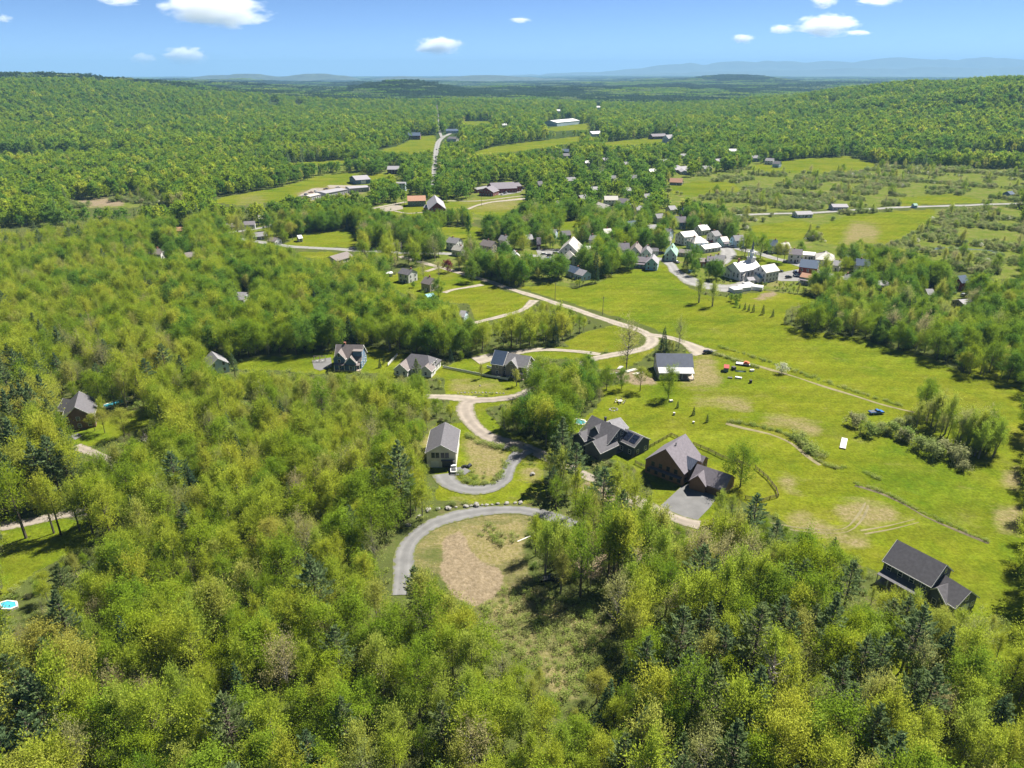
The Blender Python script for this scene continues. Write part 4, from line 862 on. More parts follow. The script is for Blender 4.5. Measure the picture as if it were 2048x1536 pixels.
h.wing((1521, 532), (1549, 527), 9.6, 9.5, 6.4, 'white', 'pale'); main = h.last
e = -main[1] if main[1][0] > 0 else main[1]; a = main[0] + e * main[3] / 2; h.wing(a[:2], (a + e * 3.0)[:2], 4.2, 5.0, 3.0, 'white', 'tealr', world=True, win=0)
h = House('white_shed', 'small white shed in front of the white hall', (1499, 560), cat='shed'); h.wing((1493, 555), (1507, 554), 3.6, 5.0, 2.4, 'white', 'lav')

# ---------------------------------------------------------------- pools, tents, fences, vehicles, yard things
POOLW = mat('pool_water', (0.05, 0.30, 0.42), 0.06, 0.1, 0.5, spec=0.6); COPING = mat('pool_coping', (0.62, 0.58, 0.52), 0.8, 0.08, 1.0)
def pool(label, pts, deck=1.0, z=0.12):
    w = np.array([at(*q)[:2] for q in pts]); c = w.mean(0); r = empty('swimming_pool', (c[0], c[1], float(T(*c)))); tag(r, label, 'pool')
    o = (w - c); oo = o * (1 + deck / (np.linalg.norm(o, axis=1)[:, None])); mb = MB(); k = len(o)
    for i in range(k):
        j = (i + 1) % k; mb.hexa([(*o[i], -0.3), (*oo[i], -0.3), (*oo[j], -0.3), (*o[j], -0.3), (*o[i], z + 0.12), (*oo[i], z + 0.12), (*oo[j], z + 0.12), (*o[j], z + 0.12)])
    mb.build('coping', COPING, r); mb = MB(); mb.poly([(*p, z) for p in o]); mb.build('water', POOLW, r); fill([pts], BUILT)
pool('rectangular pool in front of the metal roofed house', [(1358, 750), (1381, 750), (1384, 757), (1360, 757)])
pool('kidney shaped pool behind the charcoal house', [(1148, 842), (1155, 839), (1168, 842), (1172, 847), (1163, 850), (1152, 848)], 0.6)
pool('turquoise pool beside the brown cottage', [(206, 812), (252, 797), (264, 797), (262, 802), (214, 816)], 1.2)
pool('small round pool on the lawn below the wood drive', [(2, 1210), (16, 1206), (32, 1208), (34, 1216), (22, 1221), (6, 1220)], 0.4, 0.6)
fill([[(0, 1200), (40, 1198), (75, 1215), (70, 1232), (0, 1228)]], BUILT)
def box_thing(name, label, uv, size, rz, m, cat, z=0.0, extra=None):
    p = at(*uv); r = empty(name, (p[0], p[1], float(T(p[0], p[1])) + z), math.radians(rz)); tag(r, label, cat); return r
FABRIC = mat('white_canvas', (0.60, 0.595, 0.58), 0.7, 0.05, 1.0)
def tent(uv, w, l, rz, label, hgt=2.3, rise=1.3, barrel=False):
    r = box_thing('tent', label, uv, None, rz, None, 'tent'); mb = MB(); a, b = w / 2, l / 2
    if barrel:
        prof = [(-a * math.cos(math.pi * k / 8), hgt * 0.6 + rise * math.sin(math.pi * k / 8)) for k in range(9)]
        for k in range(8): mb.poly([(prof[k][0], -b, prof[k][1]), (prof[k + 1][0], -b, prof[k + 1][1]), (prof[k + 1][0], b, prof[k + 1][1]), (prof[k][0], b, prof[k][1])][::-1])
        for s in (-1, 1): mb.poly([(x_, s * b, z_) for x_, z_ in prof])
    else:
        for q in (((-a, -b), (a, -b)), ((a, -b), (a, b)), ((a, b), (-a, b)), ((-a, b), (-a, -b))):
            mb.poly([(*q[0], hgt), (*q[1], hgt), (0, 0, hgt + rise)])
    mb.build('canopy', FABRIC, r)
    for k, (x0, y0, x1, y1) in enumerate(((-a, -b, a, -b), (a, -b, a, b), (a, b, -a, b), (-a, b, -a, -b))):
        mb = MB(); mb.poly([(x0 * 0.98, y0 * 0.98, 0), (x1 * 0.98, y1 * 0.98, 0), (x1 * 0.98, y1 * 0.98, hgt * (0.62 if barrel else 1)), (x0 * 0.98, y0 * 0.98, hgt * (0.62 if barrel else 1))]); mb.build('side_wall', FABRIC, r)
        mb = MB(); mb.bar((x0, y0, 0), (x0, y0, hgt * (0.6 if barrel else 1)), 0.08); mb.build('pole', TRIM, r)
tent((1471, 583), 6, 6, 15, 'square white peaked tent, outer of the row below the church'); tent((1487, 579), 6, 6, 15, 'square white peaked tent in the middle of the row below the church')
tent((1497, 574), 5, 6, 15, 'pale tent joined behind the peaked tents'); tent((1510, 578), 5, 9, 62, 'long round topped white tent beside the peaked tents', 2.6, 1.2, True)
fill([[(1457, 575), (1497, 566), (1520, 576), (1515, 586), (1470, 590)]], BUILT)

def fence(label, pts, gap, hgt, rails, m, cat='fence', pw=0.14, rh=0.12, name='fence', solid=False):
    w = np.array([at(*q)[:2] for q in pts]); r = empty(name, (w[0][0], w[0][1], 0)); tag(r, label, cat); P = []
    for a, b in zip(w[:-1], w[1:]):
        k = max(1, int(round(np.linalg.norm(b - a) / gap)))
        for i in range(k): P.append(a + (b - a) * i / k)
    P.append(w[-1])
    pm = MB(); pm.box(-pw / 2, pw / 2, -pw / 2, pw / 2, -0.3, hgt); pme = pm.mesh('post', m)
    for i, p in enumerate(P):
        o = bpy.data.objects.new('post', pme); link(o, r); o.location = (p[0] - w[0][0], p[1] - w[0][1], float(T(*p)))
        if i + 1 < len(P):
            q = P[i + 1]; z0, z1 = float(T(*p)), float(T(*q)); A = np.array([p[0] - w[0][0], p[1] - w[0][1], z0]); B = np.array([q[0] - w[0][0], q[1] - w[0][1], z1])
            if solid:
                mb = MB(); mb.bar(A + [0, 0, hgt * 0.5], B + [0, 0, hgt * 0.5], 0.05, hgt * 0.78); mb.build('picket_panel', m, r)
            for z in rails: mb = MB(); mb.bar(A + [0, 0, z], B + [0, 0, z], 0.07, rh); mb.build('rail', m, r)
WHITEF = mat('white_vinyl', (0.58, 0.58, 0.565), 0.6, 0.05); BROWNF = mat('dark_stained_rail', (0.085, 0.058, 0.04), 0.85, 0.2)
fence('white picket fence around the lawn below the slate roofed house', [(886, 735), (930, 744), (962, 751), (1015, 760), (1024, 751), (998, 742), (974, 735)], 2.4, 1.15, (1.05,), WHITEF, solid=True)
fence('white fence beside the low hipped roof house', [(776, 733), (786, 722), (795, 712)], 2.4, 1.4, (1.3,), WHITEF, solid=True)
fence('dark rail fence on the uphill side of the brown house', [(1262, 919), (1300, 896), (1342, 871), (1366, 882)], 2.7, 1.35, (0.4, 0.8, 1.2), BROWNF, rh=0.16)
fence('dark rail fence behind the brown house', [(1386, 889), (1416, 902), (1446, 918), (1500, 935)], 2.7, 1.35, (0.4, 0.8, 1.2), BROWNF, rh=0.16)
fence('dark curved rail fence at the downhill corner of the brown house', [(1510, 938), (1535, 960), (1552, 982), (1556, 996), (1522, 1006), (1490, 1000)], 2.7, 1.35, (0.4, 0.8, 1.2), BROWNF, rh=0.16)
fence('short dark fence near the brown house flower bed', [(1270, 928), (1282, 934), (1300, 942)], 2.5, 1.3, (0.4, 0.8, 1.2), BROWNF, rh=0.16)

RUBBER = mat('tyre_rubber', (0.02, 0.02, 0.022), 0.9, 0.1); RIMM = mat('alloy_rim', (0.45, 0.45, 0.47), 0.35, 0.05, metal=0.8); LAMP = mat('lamp_lens', (0.7, 0.7, 0.66), 0.2, 0.02); TAIL = mat('tail_lens', (0.35, 0.02, 0.02), 0.3, 0.05)
def car_meshes(paint, truck):
    L, W = (5.6, 1.95) if truck else (4.7, 1.85); b = MB(); x = L / 2; y = W / 2
    prof = [(-x, 0.42), (-x, 0.95), (-x * 0.94, 1.02), (x * 0.55, 1.02), (x * 0.93, 0.92), (x, 0.78), (x, 0.42)]
    b.poly([(p, -y, q) for p, q in prof][::-1]); b.poly([(p, y, q) for p, q in prof])
    for i in range(len(prof)):
        p, q = prof[i], prof[(i + 1) % len(prof)]; b.poly([(p[0], -y, p[1]), (q[0], -y, q[1]), (q[0], y, q[1]), (p[0], y, p[1])][::-1])
    x0, x1, x2, x3 = (-0.35, -0.2, 0.75, 1.35) if truck else (-x * 0.95, -x * 0.78, x * 0.15, x * 0.48)
    g = MB(); g.hexa([(x0, -y * 0.95, 1.0), (x3, -y * 0.95, 1.0), (x3, y * 0.95, 1.0), (x0, y * 0.95, 1.0), (x1, -y * 0.8, 1.56), (x2, -y * 0.8, 1.56), (x2, y * 0.8, 1.56), (x1, y * 0.8, 1.56)])
    r = MB(); r.hexa([(x1 - 0.04, -y * 0.81, 1.56), (x2 + 0.04, -y * 0.81, 1.56), (x2 + 0.04, y * 0.81, 1.56), (x1 - 0.04, y * 0.81, 1.56), (x1 + 0.1, -y * 0.72, 1.64), (x2 - 0.12, -y * 0.72, 1.64), (x2 - 0.12, y * 0.72, 1.64), (x1 + 0.1, y * 0.72, 1.64)])
    out = [('body', b.mesh('body', paint), (0, 0, 0)), ('glasshouse', g.mesh('glasshouse', GLASS), (0, 0, 0)), ('roof_panel', r.mesh('roof_panel', paint), (0, 0, 0))]
    if truck:
        t = MB(); t.box(-x * 0.93, -0.55, -y * 0.82, y * 0.82, 1.0, 1.03); out.append(('truck_bed', t.mesh('truck_bed', DARKTRIM), (0, 0, 0)))
    t = MB(); t.tube([(0, -0.11, 0), (0, 0.11, 0)], [0.35, 0.35], 12); tm = t.mesh('tyre', RUBBER); t = MB(); t.tube([(0, -0.125, 0), (0, 0.125, 0)], [0.2, 0.2], 8); rm = t.mesh('rim', RIMM)
    l = MB(); l.box(-0.03, 0.03, -0.22, 0.22, -0.08, 0.08); lm = l.mesh('headlight', LAMP); tl = l.mesh('tail_light', TAIL)
    for s in (-1, 1):
        out += [('headlight', lm, (x * 0.985, s * y * 0.7, 0.72)), ('tail_light', tl, (-x, s * y * 0.75, 0.85))]
        for f in (-0.62, 0.64): out.append(('wheel', tm, (x * f, s * (y - 0.06), 0.35), rm))
    return out
CARS = {}
def car(uv, rz, label, col, truck=False, group=None, name=None):
    key = (col, truck)
    if key not in CARS: CARS[key] = car_meshes(mat('car_paint_%d' % len(CARS), col, 0.25, 0.04, 1.0, spec=0.6), truck)
    p = at(*uv); z = float(T(p[0], p[1])) + 0.13; o = empty(name or ('pickup_truck' if truck else 'parked_car'), (p[0], p[1], z), math.radians(rz)); tag(o, label, 'pickup' if truck else 'car', group)
    for q in CARS[key]:
        c = bpy.data.objects.new(q[0], q[1]); link(c, o); c.location = q[2]
        if len(q) > 3: w = bpy.data.objects.new('rim', q[3]); link(w, c)
    us, vs, _ = seen(p[0] + np.array([-2, 2, 2, -2]), p[1] + np.array([-1, -1, 1, 1.0]), np.array([0, 0, 1.5, 1.5])); fill([hull(zip(us, vs))], BUILT)
car((907, 940), 95, 'white pickup parked nose in at the white house garage', (0.7, 0.7, 0.7), True)
car((1232, 899), 40, 'dark red car parked beside the charcoal house', (0.10, 0.015, 0.02))
car((1100, 1162), 10, 'black pickup in the shade at the edge of the bare clearing', (0.008, 0.008, 0.01), True)
car((1752, 828), 8, 'bright blue pickup parked by the island thicket', (0.03, 0.12, 0.35), True)
car((1353, 526), -60, 'dark car driving down the lane by the broad maple', (0.03, 0.03, 0.04))
car((1559, 544), 5, 'dark car parked behind the white hall', (0.03, 0.03, 0.035)); car((1596, 553), 5, 'white car parked at the brick building', (0.65, 0.65, 0.65))
car((1577, 556), 20, 'black car at the edge of the hall car park', (0.015, 0.015, 0.018)); car((1380, 545), 60, 'teal car parked in the shade of the broad maple', (0.10, 0.25, 0.27))
car((1511, 491), 10, 'white car on the wide street behind the church', (0.65, 0.65, 0.65)); car((1540, 508), 0, 'dark blue car parked on the green side street', (0.03, 0.04, 0.07)); car((1323, 508), 20, 'dark blue car beside the flat grey shop', (0.02, 0.03, 0.08))
car((747, 499), 0, 'dark car on the main street', (0.04, 0.04, 0.05)); car((706, 499), 4, 'dark van on the main street', (0.05, 0.05, 0.06), True); car((1416, 708), 10, 'dark car on the gravel beside the metal roofed house', (0.03, 0.03, 0.035))
for k in range(10): car((1004 + k * 4.4, 389.5 - k * 1.55), 70, 'car parked in the row in front of the school', [(0.6, 0.6, 0.6), (0.04, 0.04, 0.05), (0.3, 0.3, 0.32), (0.05, 0.08, 0.2), (0.3, 0.03, 0.03)][k % 5], group='school parking row')
for k, (u, v) in enumerate([(605, 394), (612, 390), (622, 386), (632, 383), (652, 379), (640, 392), (676, 376)]): car((u, v), 30 + 40 * (k % 2), 'vehicle parked in the works yard', [(0.6, 0.6, 0.6), (0.05, 0.06, 0.1), (0.25, 0.04, 0.03)][k % 3], k % 2 == 0, 'works yard vehicles', 'parked_vehicle')
for k, (u, v) in enumerate([(871, 316), (873, 300), (870, 330), (869, 341)]): car((u, v), 90, 'car driving along the straight highway', (0.05, 0.05, 0.06), group='highway traffic', name='car')
for k, (u, v) in enumerate([(1928, 592), (1905, 588)]): car((u, v), 20, 'car in the yard below the red wetland barn', (0.3, 0.32, 0.34), group='barn yard cars')

for k, (u, v, a) in enumerate([(1088, 510, 10), (1100, 513, 10), (1112, 508, 15), (1096, 520, 80), (1422, 484, 20), (1466, 494, 15), (1486, 498, 15), (1606, 534, 20), (1590, 546, 80), (1604, 556, 80)]):
    car((u, v), a, 'car parked along the village streets', [(0.55, 0.55, 0.55), (0.03, 0.03, 0.04), (0.25, 0.26, 0.28), (0.04, 0.06, 0.16), (0.28, 0.03, 0.03)][k % 5], group='village parking')
# riding mower and quad on the pad
def quad(uv, rz, label, col):
    r = box_thing('quad_bike', label, uv, None, rz, None, 'quad bike'); m = mat('quad_' + label[:8].replace(' ', '_'), col, 0.4, 0.05)
    mb = MB(); mb.hexa([(-0.9, -0.4, 0.45), (0.9, -0.4, 0.45), (0.9, 0.4, 0.45), (-0.9, 0.4, 0.45), (-0.7, -0.3, 0.85), (0.8, -0.3, 0.8), (0.8, 0.3, 0.8), (-0.7, 0.3, 0.85)]); mb.build('body', m, r)
    mb = MB(); mb.box(-0.55, 0.15, -0.2, 0.2, 0.83, 1.0); mb.build('seat', RUBBER, r); mb = MB(); mb.bar((0.45, -0.45, 1.15), (0.45, 0.45, 1.15), 0.06); mb.bar((0.55, 0, 0.8), (0.45, 0, 1.15), 0.06); mb.build('handlebar', RUBBER, r)
    for x_ in (-0.65, 0.65):
        for s in (-0.5, 0.5): mb = MB(); mb.tube([(x_, s - 0.14, 0.32), (x_, s + 0.14, 0.32)], [0.32, 0.32], 10); mb.build('wheel', RUBBER, r)
quad((929, 935), 20, 'dark quad bike on the stone pad by the white house', (0.03, 0.03, 0.035)); quad((938, 933), 60, 'blue grey quad bike beside the dark one', (0.06, 0.07, 0.10))

# yard things on the hayfield
REDP = mat('red_sheet', (0.42, 0.06, 0.05), 0.6, 0.1); GREYW = mat('weathered_wood', (0.24, 0.20, 0.16), 0.9, 0.2)
h = House('red_shelter', 'small shelter with bright red roof on the hayfield', (1453, 737), cat='shelter'); h.wing((1448, 729), (1459, 730), 2.8, 2.8, 2.0, 'sage', REDP, win=0, over=0.2)
r = box_thing('utility_trailer', 'flat trailer carrying an orange load beside the field track', (1486, 730), None, -18, None, 'trailer'); mb = MB(); mb.box(-3, 3, -1.1, 1.1, 0.6, 0.8); mb.build('trailer_bed', mat('trailer_white', (0.6, 0.6, 0.58), 0.6), r)
mb = MB(); mb.box(0.2, 2.6, -0.9, 0.9, 0.8, 1.5); mb.box(0.6, 1.8, -0.6, 0.6, 1.5, 1.9); mb.build('load', mat('orange_load', (0.45, 0.10, 0.04), 0.7, 0.2), r)
for s in (-1.0, 1.0): mb = MB(); mb.tube([(0.2, s - 0.1, 0.35), (0.2, s + 0.1, 0.35)], [0.35, 0.35], 10); mb.build('wheel', RUBBER, r)
mb = MB(); mb.bar((-3, 0, 0.6), (-4.3, 0, 0.5), 0.12); mb.build('tow_bar', DARKTRIM, r)
r = box_thing('canoe', 'grey green canoe lying on the grass beyond the red shelter', (1481, 743), None, -8, None, 'canoe'); mb = MB()
for i in range(10):
    for sgn in (-1, 1):
        f0, f1 = i / 10 * 2 - 1, (i + 1) / 10 * 2 - 1; w0, w1 = 0.45 * (1 - f0 * f0) ** 0.6, 0.45 * (1 - f1 * f1) ** 0.6
        mb.poly([(f0 * 2.4, 0, 0.55), (f1 * 2.4, 0, 0.55), (f1 * 2.4, sgn * w1, 0.05), (f0 * 2.4, sgn * w0, 0.05)])
mb.build('hull', mat('canoe_green', (0.20, 0.27, 0.24), 0.5, 0.1), r); mb = MB(); mb.bar((-2.35, 0, 0.57), (2.35, 0, 0.57), 0.06); mb.build('keel', DARKTRIM, r)
def crate(uv, s, rz, label, col, name='crate'):
    r = box_thing(name, label, uv, None, rz, None, name.split('_')[-1]); m = mat('crate_%d' % int(col[0] * 1000), col, 0.7, 0.1); mb = MB(); mb.box(-s[0] / 2, s[0] / 2, -s[1] / 2, s[1] / 2, 0, s[2]); mb.build('body', m, r); mb = MB(); mb.box(-s[0] / 2 - 0.05, s[0] / 2 + 0.05, -s[1] / 2 - 0.05, s[1] / 2 + 0.05, s[2], s[2] + 0.1); mb.build('lid', m, r)
crate((1504, 742), (1.6, 1.0, 0.7), 10, 'low white box on the grass near the canoe', (0.68, 0.66, 0.62)); crate((1467, 739), (1.5, 1.5, 1.3), 30, 'dark bin beside the red shelter', (0.05, 0.045, 0.04), 'storage_bin')
crate((1477, 756), (2.6, 0.9, 0.5), -25, 'long white box lying on the lawn', (0.66, 0.66, 0.62)); crate((1460, 756), (1.8, 0.7, 0.4), -10, 'dark pallet box on the lawn beside the long white box', (0.10, 0.10, 0.09)); crate((1501, 765), (0.9, 0.9, 1.2), 0, 'upright black bin alone on the lawn', (0.02, 0.02, 0.022), 'storage_bin')
crate((1342, 803), (1.3, 0.9, 0.6), 15, 'white stone block beside the lone maple', (0.6, 0.58, 0.54)); crate((1348, 829), (0.7, 0.7, 0.9), 0, 'pale birdbath on the lawn among the tiny spruces', (0.45, 0.42, 0.38), 'bird_bath'); crate((1387, 845), (0.6, 0.5, 0.6), 0, 'little white marker on the lawn below the tiny spruces', (0.6, 0.6, 0.56), 'lawn_marker')
r = box_thing('cold_frame', 'long glass topped cold frame on the hayfield', (1687, 888), None, 62, None, 'cold frame'); mb = MB(); mb.box(-4.2, 4.2, -1.0, 1.0, 0, 0.35); mb.build('box_frame', GREYW, r)
for k in range(5): mb = MB(); mb.box(-4.0 + k * 1.62, -2.5 + k * 1.62, -0.9, 0.9, 0.36, 0.42); mb.build('glass_lid', mat('frosted_lid', (0.62, 0.64, 0.64), 0.3, 0.1), r)
r = box_thing('picnic_set', 'pale garden table and chairs on the lawn above the charcoal house', (1240, 804), None, 10, None, 'garden furniture'); mb = MB(); mb.tube([(0, 0, 0.7), (0, 0, 0.78)], [1.0, 1.0], 12); mb.build('tabletop', CONC, r); mb = MB(); mb.tube([(0, 0, 0), (0, 0, 0.7)], [0.12, 0.12], 6); mb.build('pedestal', CONC, r)
for k in range(6):
    a = k * 1.047; q = (1.9 * math.cos(a), 1.9 * math.sin(a)); mb = MB(); mb.box(-0.28, 0.28, -0.28, 0.28, 0.38, 0.46); mb.box(-0.28, 0.28, 0.22, 0.28, 0.46, 0.95)
    for sx in (-0.24, 0.24):
        for sy in (-0.24, 0.24): mb.box(sx - 0.03, sx + 0.03, sy - 0.03, sy + 0.03, 0, 0.38)
    mb.build('chair', CONC, r, (q[0], q[1], 0), a - math.pi / 2)

ROCK = mat('field_stone', (0.21, 0.20, 0.185), 0.9, 0.2, 2.0, bump=0.3); rr_ = random.Random(5)
def rock_mesh(seed):
    q = np.random.default_rng(seed); mb = MB(); n, k = 8, 5
    for i in range(k + 1):
        th = math.pi * i / k
        for j in range(n):
            f = 0.8 + 0.35 * q.random() if 0 < i < k else 0.9; mb.v.append((f * math.sin(th) * math.cos(2 * math.pi * j / n), f * math.sin(th) * math.sin(2 * math.pi * j / n) * 0.8, f * math.cos(th) * 0.62))
    for i in range(k):
        for j in range(n): mb.f.append((i * n + j, (i + 1) * n + j, (i + 1) * n + (j + 1) % n, i * n + (j + 1) % n)); mb.m.append(0)
    return mb.mesh('boulder', ROCK)
ROCKS = [rock_mesh(k) for k in range(4)]
def boulder(uv, s, label, group):
    p = at(*uv); o = bpy.data.objects.new('boulder', ROCKS[rr_.randrange(4)]); o.location = (p[0], p[1], float(T(p[0], p[1])) + s * 0.25); o.scale = (s * rr_.uniform(0.9, 1.4), s, s * rr_.uniform(0.8, 1.1)); o.rotation_euler = (0, 0, rr_.uniform(0, 3)); tag(link(o), label, 'boulder', group)
for u, v, s in [(817, 1052, 0.8), (838, 1035, 0.8), (857, 1021, 1.0), (876, 1019, 0.8), (896, 1018, 1.1), (912, 1015, 0.5), (932, 1014, 1.0), (942, 1012, 0.5), (953, 1011, 1.2), (964, 1010, 0.5), (973, 1010, 0.7), (984, 1009, 0.5), (995, 1007, 0.6), (1013, 1006, 0.8), (1030, 1005, 0.6), (1041, 1005, 0.8)]:
    boulder((u, v), s, 'grey boulder in the line edging the upper stone driveway', 'driveway edge boulders')
for k in range(14): boulder((916 + k * 7, 786 + (k - 6.5) ** 2 * 0.03), 0.32 + 0.1 * (k % 3), 'small stone in the row edging the picket fence lawn', 'lawn edge stones')
for k in range(9): boulder((1227 + 8 * math.cos(k * 0.7), 818.5 + 3 * math.sin(k * 0.7)), 0.4, 'stone of the fire ring on the lawn', 'fire ring stones')
boulder((1012, 898), 1.1, 'pale boulder at the mouth of the loop driveway', None); boulder((1065, 948), 1.0, 'boulder on the bare bank beside the loop driveway', None); boulder((960, 772), 0.5, 'stone alone on the picket fence lawn', None)

# lumber and rubble beside the metal roofed house
def lumber(uv, rz, label, n=7, L=4.5, col=(0.55, 0.52, 0.47)):
    r = box_thing('lumber_stack', label, uv, None, rz, None, 'lumber'); m = mat('sawn_board_%d' % int(col[0] * 100), col, 0.8, 0.15)
    for k in range(n): mb = MB(); l_ = L * (0.9 + 0.15 * ((k * 37) % 10) / 10); mb.box(-l_ / 2, l_ / 2, -0.16, 0.16, 0, 0.12); o = mb.build('board', m, r, (0, (k % 4 - 1.5) * 0.42, 0.13 * (k // 4) + 0.02), 0.03 * ((k * 53) % 7 - 3))
lumber((1262, 742), 35, 'larger stack of pale boards beside the metal roofed house', 12, 6.0); lumber((1276, 747), 38, 'lower stack of pale boards beside the flower bank', 8, 5.0); lumber((1240, 736), 60, 'grey loose boards beside the bushes', 7, 4.0, (0.34, 0.33, 0.32)); lumber((1228, 748), 15, 'scattered grey timber at the lawn edge', 6, 4.0, (0.30, 0.29, 0.28)); lumber((1045, 1076), 40, 'single pale plank lying on the bare clearing', 1, 5.0)
fill([[(1218, 732), (1300, 728), (1310, 752), (1270, 762), (1215, 755)]], BUILT)
h = House('garden_swing', 'wooden swing frame on the gravel beside the blue house', (640, 724), cat='swing'); p = h.o
for k in (-2.5, 0, 2.5):
    mb = MB(); mb.bar((p[0] + k, p[1] - 1, 0), (p[0] + k, p[1], 2.8), 0.14); mb.bar((p[0] + k, p[1] + 1, 0), (p[0] + k, p[1], 2.8), 0.14); h.part(mb, 'leg_frame', GREYW)
mb = MB(); mb.bar((p[0] - 2.8, p[1], 2.8), (p[0] + 2.8, p[1], 2.8), 0.16); h.part(mb, 'beam', GREYW)
for k in (-1.2, 1.2): mb = MB(); mb.box(p[0] + k - 0.3, p[0] + k + 0.3, p[1] - 0.15, p[1] + 0.15, 0.5, 0.56); mb.bar((p[0] + k - 0.25, p[1], 0.56), (p[0] + k - 0.25, p[1], 2.75), 0.03); mb.bar((p[0] + k + 0.25, p[1], 0.56), (p[0] + k + 0.25, p[1], 2.75), 0.03); h.part(mb, 'swing_seat', TRIM)
patch('blue_house_yard', 'stony yard beside the blue house', [(624, 722), (662, 716), (664, 734), (640, 742), (628, 738)], M_CRUSHED, lift=0.07)

POLEW = mat('pole_wood', (0.16, 0.13, 0.10), 0.9, 0.2)
for u, v, l in [(741, 500, 'utility pole beside the street meadow'), (851, 508, 'utility pole behind the dark hedge by the village road'), (1299, 508, 'utility pole beside the little white gabled house'), (1480, 500, 'utility pole at the corner of the wide street'), (1463, 556, 'thin pole in front of the church'), (1635, 552, 'utility pole at the brick building car park'), (963, 413, 'pole beside the school field lane'), (918, 540, 'utility pole beside the maroon leafed tree'), (1000, 566, 'utility pole along the hedge of the village road'), (1110, 600, 'utility pole between the hedge and the birch grove'), (1205, 630, 'utility pole at the upper end of the road bend'), (1560, 512, 'utility pole behind the young yellow maples'), (1350, 512, 'utility pole beside the steep green roof')]:
    r = box_thing('utility_pole', l, (u, v), None, 25, None, 'pole'); mb = MB(); mb.tube([(0, 0, -0.5), (0, 0, 10.5)], [0.17, 0.11], 6); mb.build('pole_shaft', POLEW, r); mb = MB(); mb.bar((-1.2, 0, 9.6), (1.2, 0, 9.6), 0.14); mb.build('crossarm', POLEW, r)
    for k in (-1.0, 0.4, 1.0): mb = MB(); mb.tube([(k, 0, 9.67), (k, 0, 9.9)], [0.06, 0.05], 6); mb.build('insulator', DARKTRIM, r)
# ---------------------------------------------------------------- trees
LEAF = {
    'spring': leaf_mat('leaves_spring_green', [(0.137, 0.175, 0.017), (0.170, 0.190, 0.019), (0.148, 0.184, 0.019), (0.185, 0.192, 0.022)]),
    'feather': leaf_mat('leaves_pale_lime', [(0.158, 0.182, 0.029), (0.127, 0.175, 0.020), (0.177, 0.188, 0.036), (0.158, 0.161, 0.039)]),
    'mid': leaf_mat('leaves_mid_green', [(0.071, 0.118, 0.010), (0.100, 0.139, 0.010), (0.085, 0.126, 0.012), (0.120, 0.151, 0.009)]),
    'deep': leaf_mat('leaves_deep_green', [(0.045, 0.093, 0.013), (0.066, 0.118, 0.013), (0.056, 0.099, 0.017), (0.091, 0.132, 0.013)]),
    'gold': leaf_mat('leaves_golden_catkins', [(0.140, 0.150, 0.022), (0.134, 0.156, 0.024), (0.154, 0.148, 0.028), (0.142, 0.156, 0.022)]),
    'sparse': leaf_mat('leaves_budding', [(0.164, 0.159, 0.055), (0.138, 0.159, 0.044), (0.181, 0.159, 0.077), (0.125, 0.152, 0.039)]),
    'pine': leaf_mat('needles_pine', [(0.074, 0.106, 0.037), (0.090, 0.122, 0.048), (0.067, 0.103, 0.046), (0.105, 0.129, 0.044)], 0.3, 0.3),
    'spruce': leaf_mat('needles_spruce', [(0.029, 0.053, 0.024), (0.038, 0.067, 0.028), (0.025, 0.048, 0.026)], 0.1, 0.3),
    'scrub': leaf_mat('leaves_scrub', [(0.100, 0.132, 0.034), (0.128, 0.140, 0.052), (0.086, 0.124, 0.028), (0.140, 0.140, 0.070), (0.078, 0.120, 0.026)]),
    'bloom': leaf_mat('white_blossom', [(0.30, 0.30, 0.24), (0.26, 0.27, 0.20)], 0.3, 0.3),
    'pink': leaf_mat('pink_blossom', [(0.336, 0.184, 0.160), (0.381, 0.230, 0.190)], 0.3, 0.3),
    'maroon': leaf_mat('maroon_leaves', [(0.084, 0.021, 0.022), (0.101, 0.025, 0.026)], 0.25, 0.35),
    'herb': leaf_mat('leaves_undergrowth', [(0.115, 0.150, 0.032), (0.150, 0.172, 0.050), (0.100, 0.140, 0.026), (0.150, 0.150, 0.065)]),
}
BARK = mat('bark', (0.085, 0.068, 0.052), 0.95, 0.25, 3.0)
PALEBARK = mat('pale_bark', (0.17, 0.155, 0.135), 0.95, 0.2, 3.0)

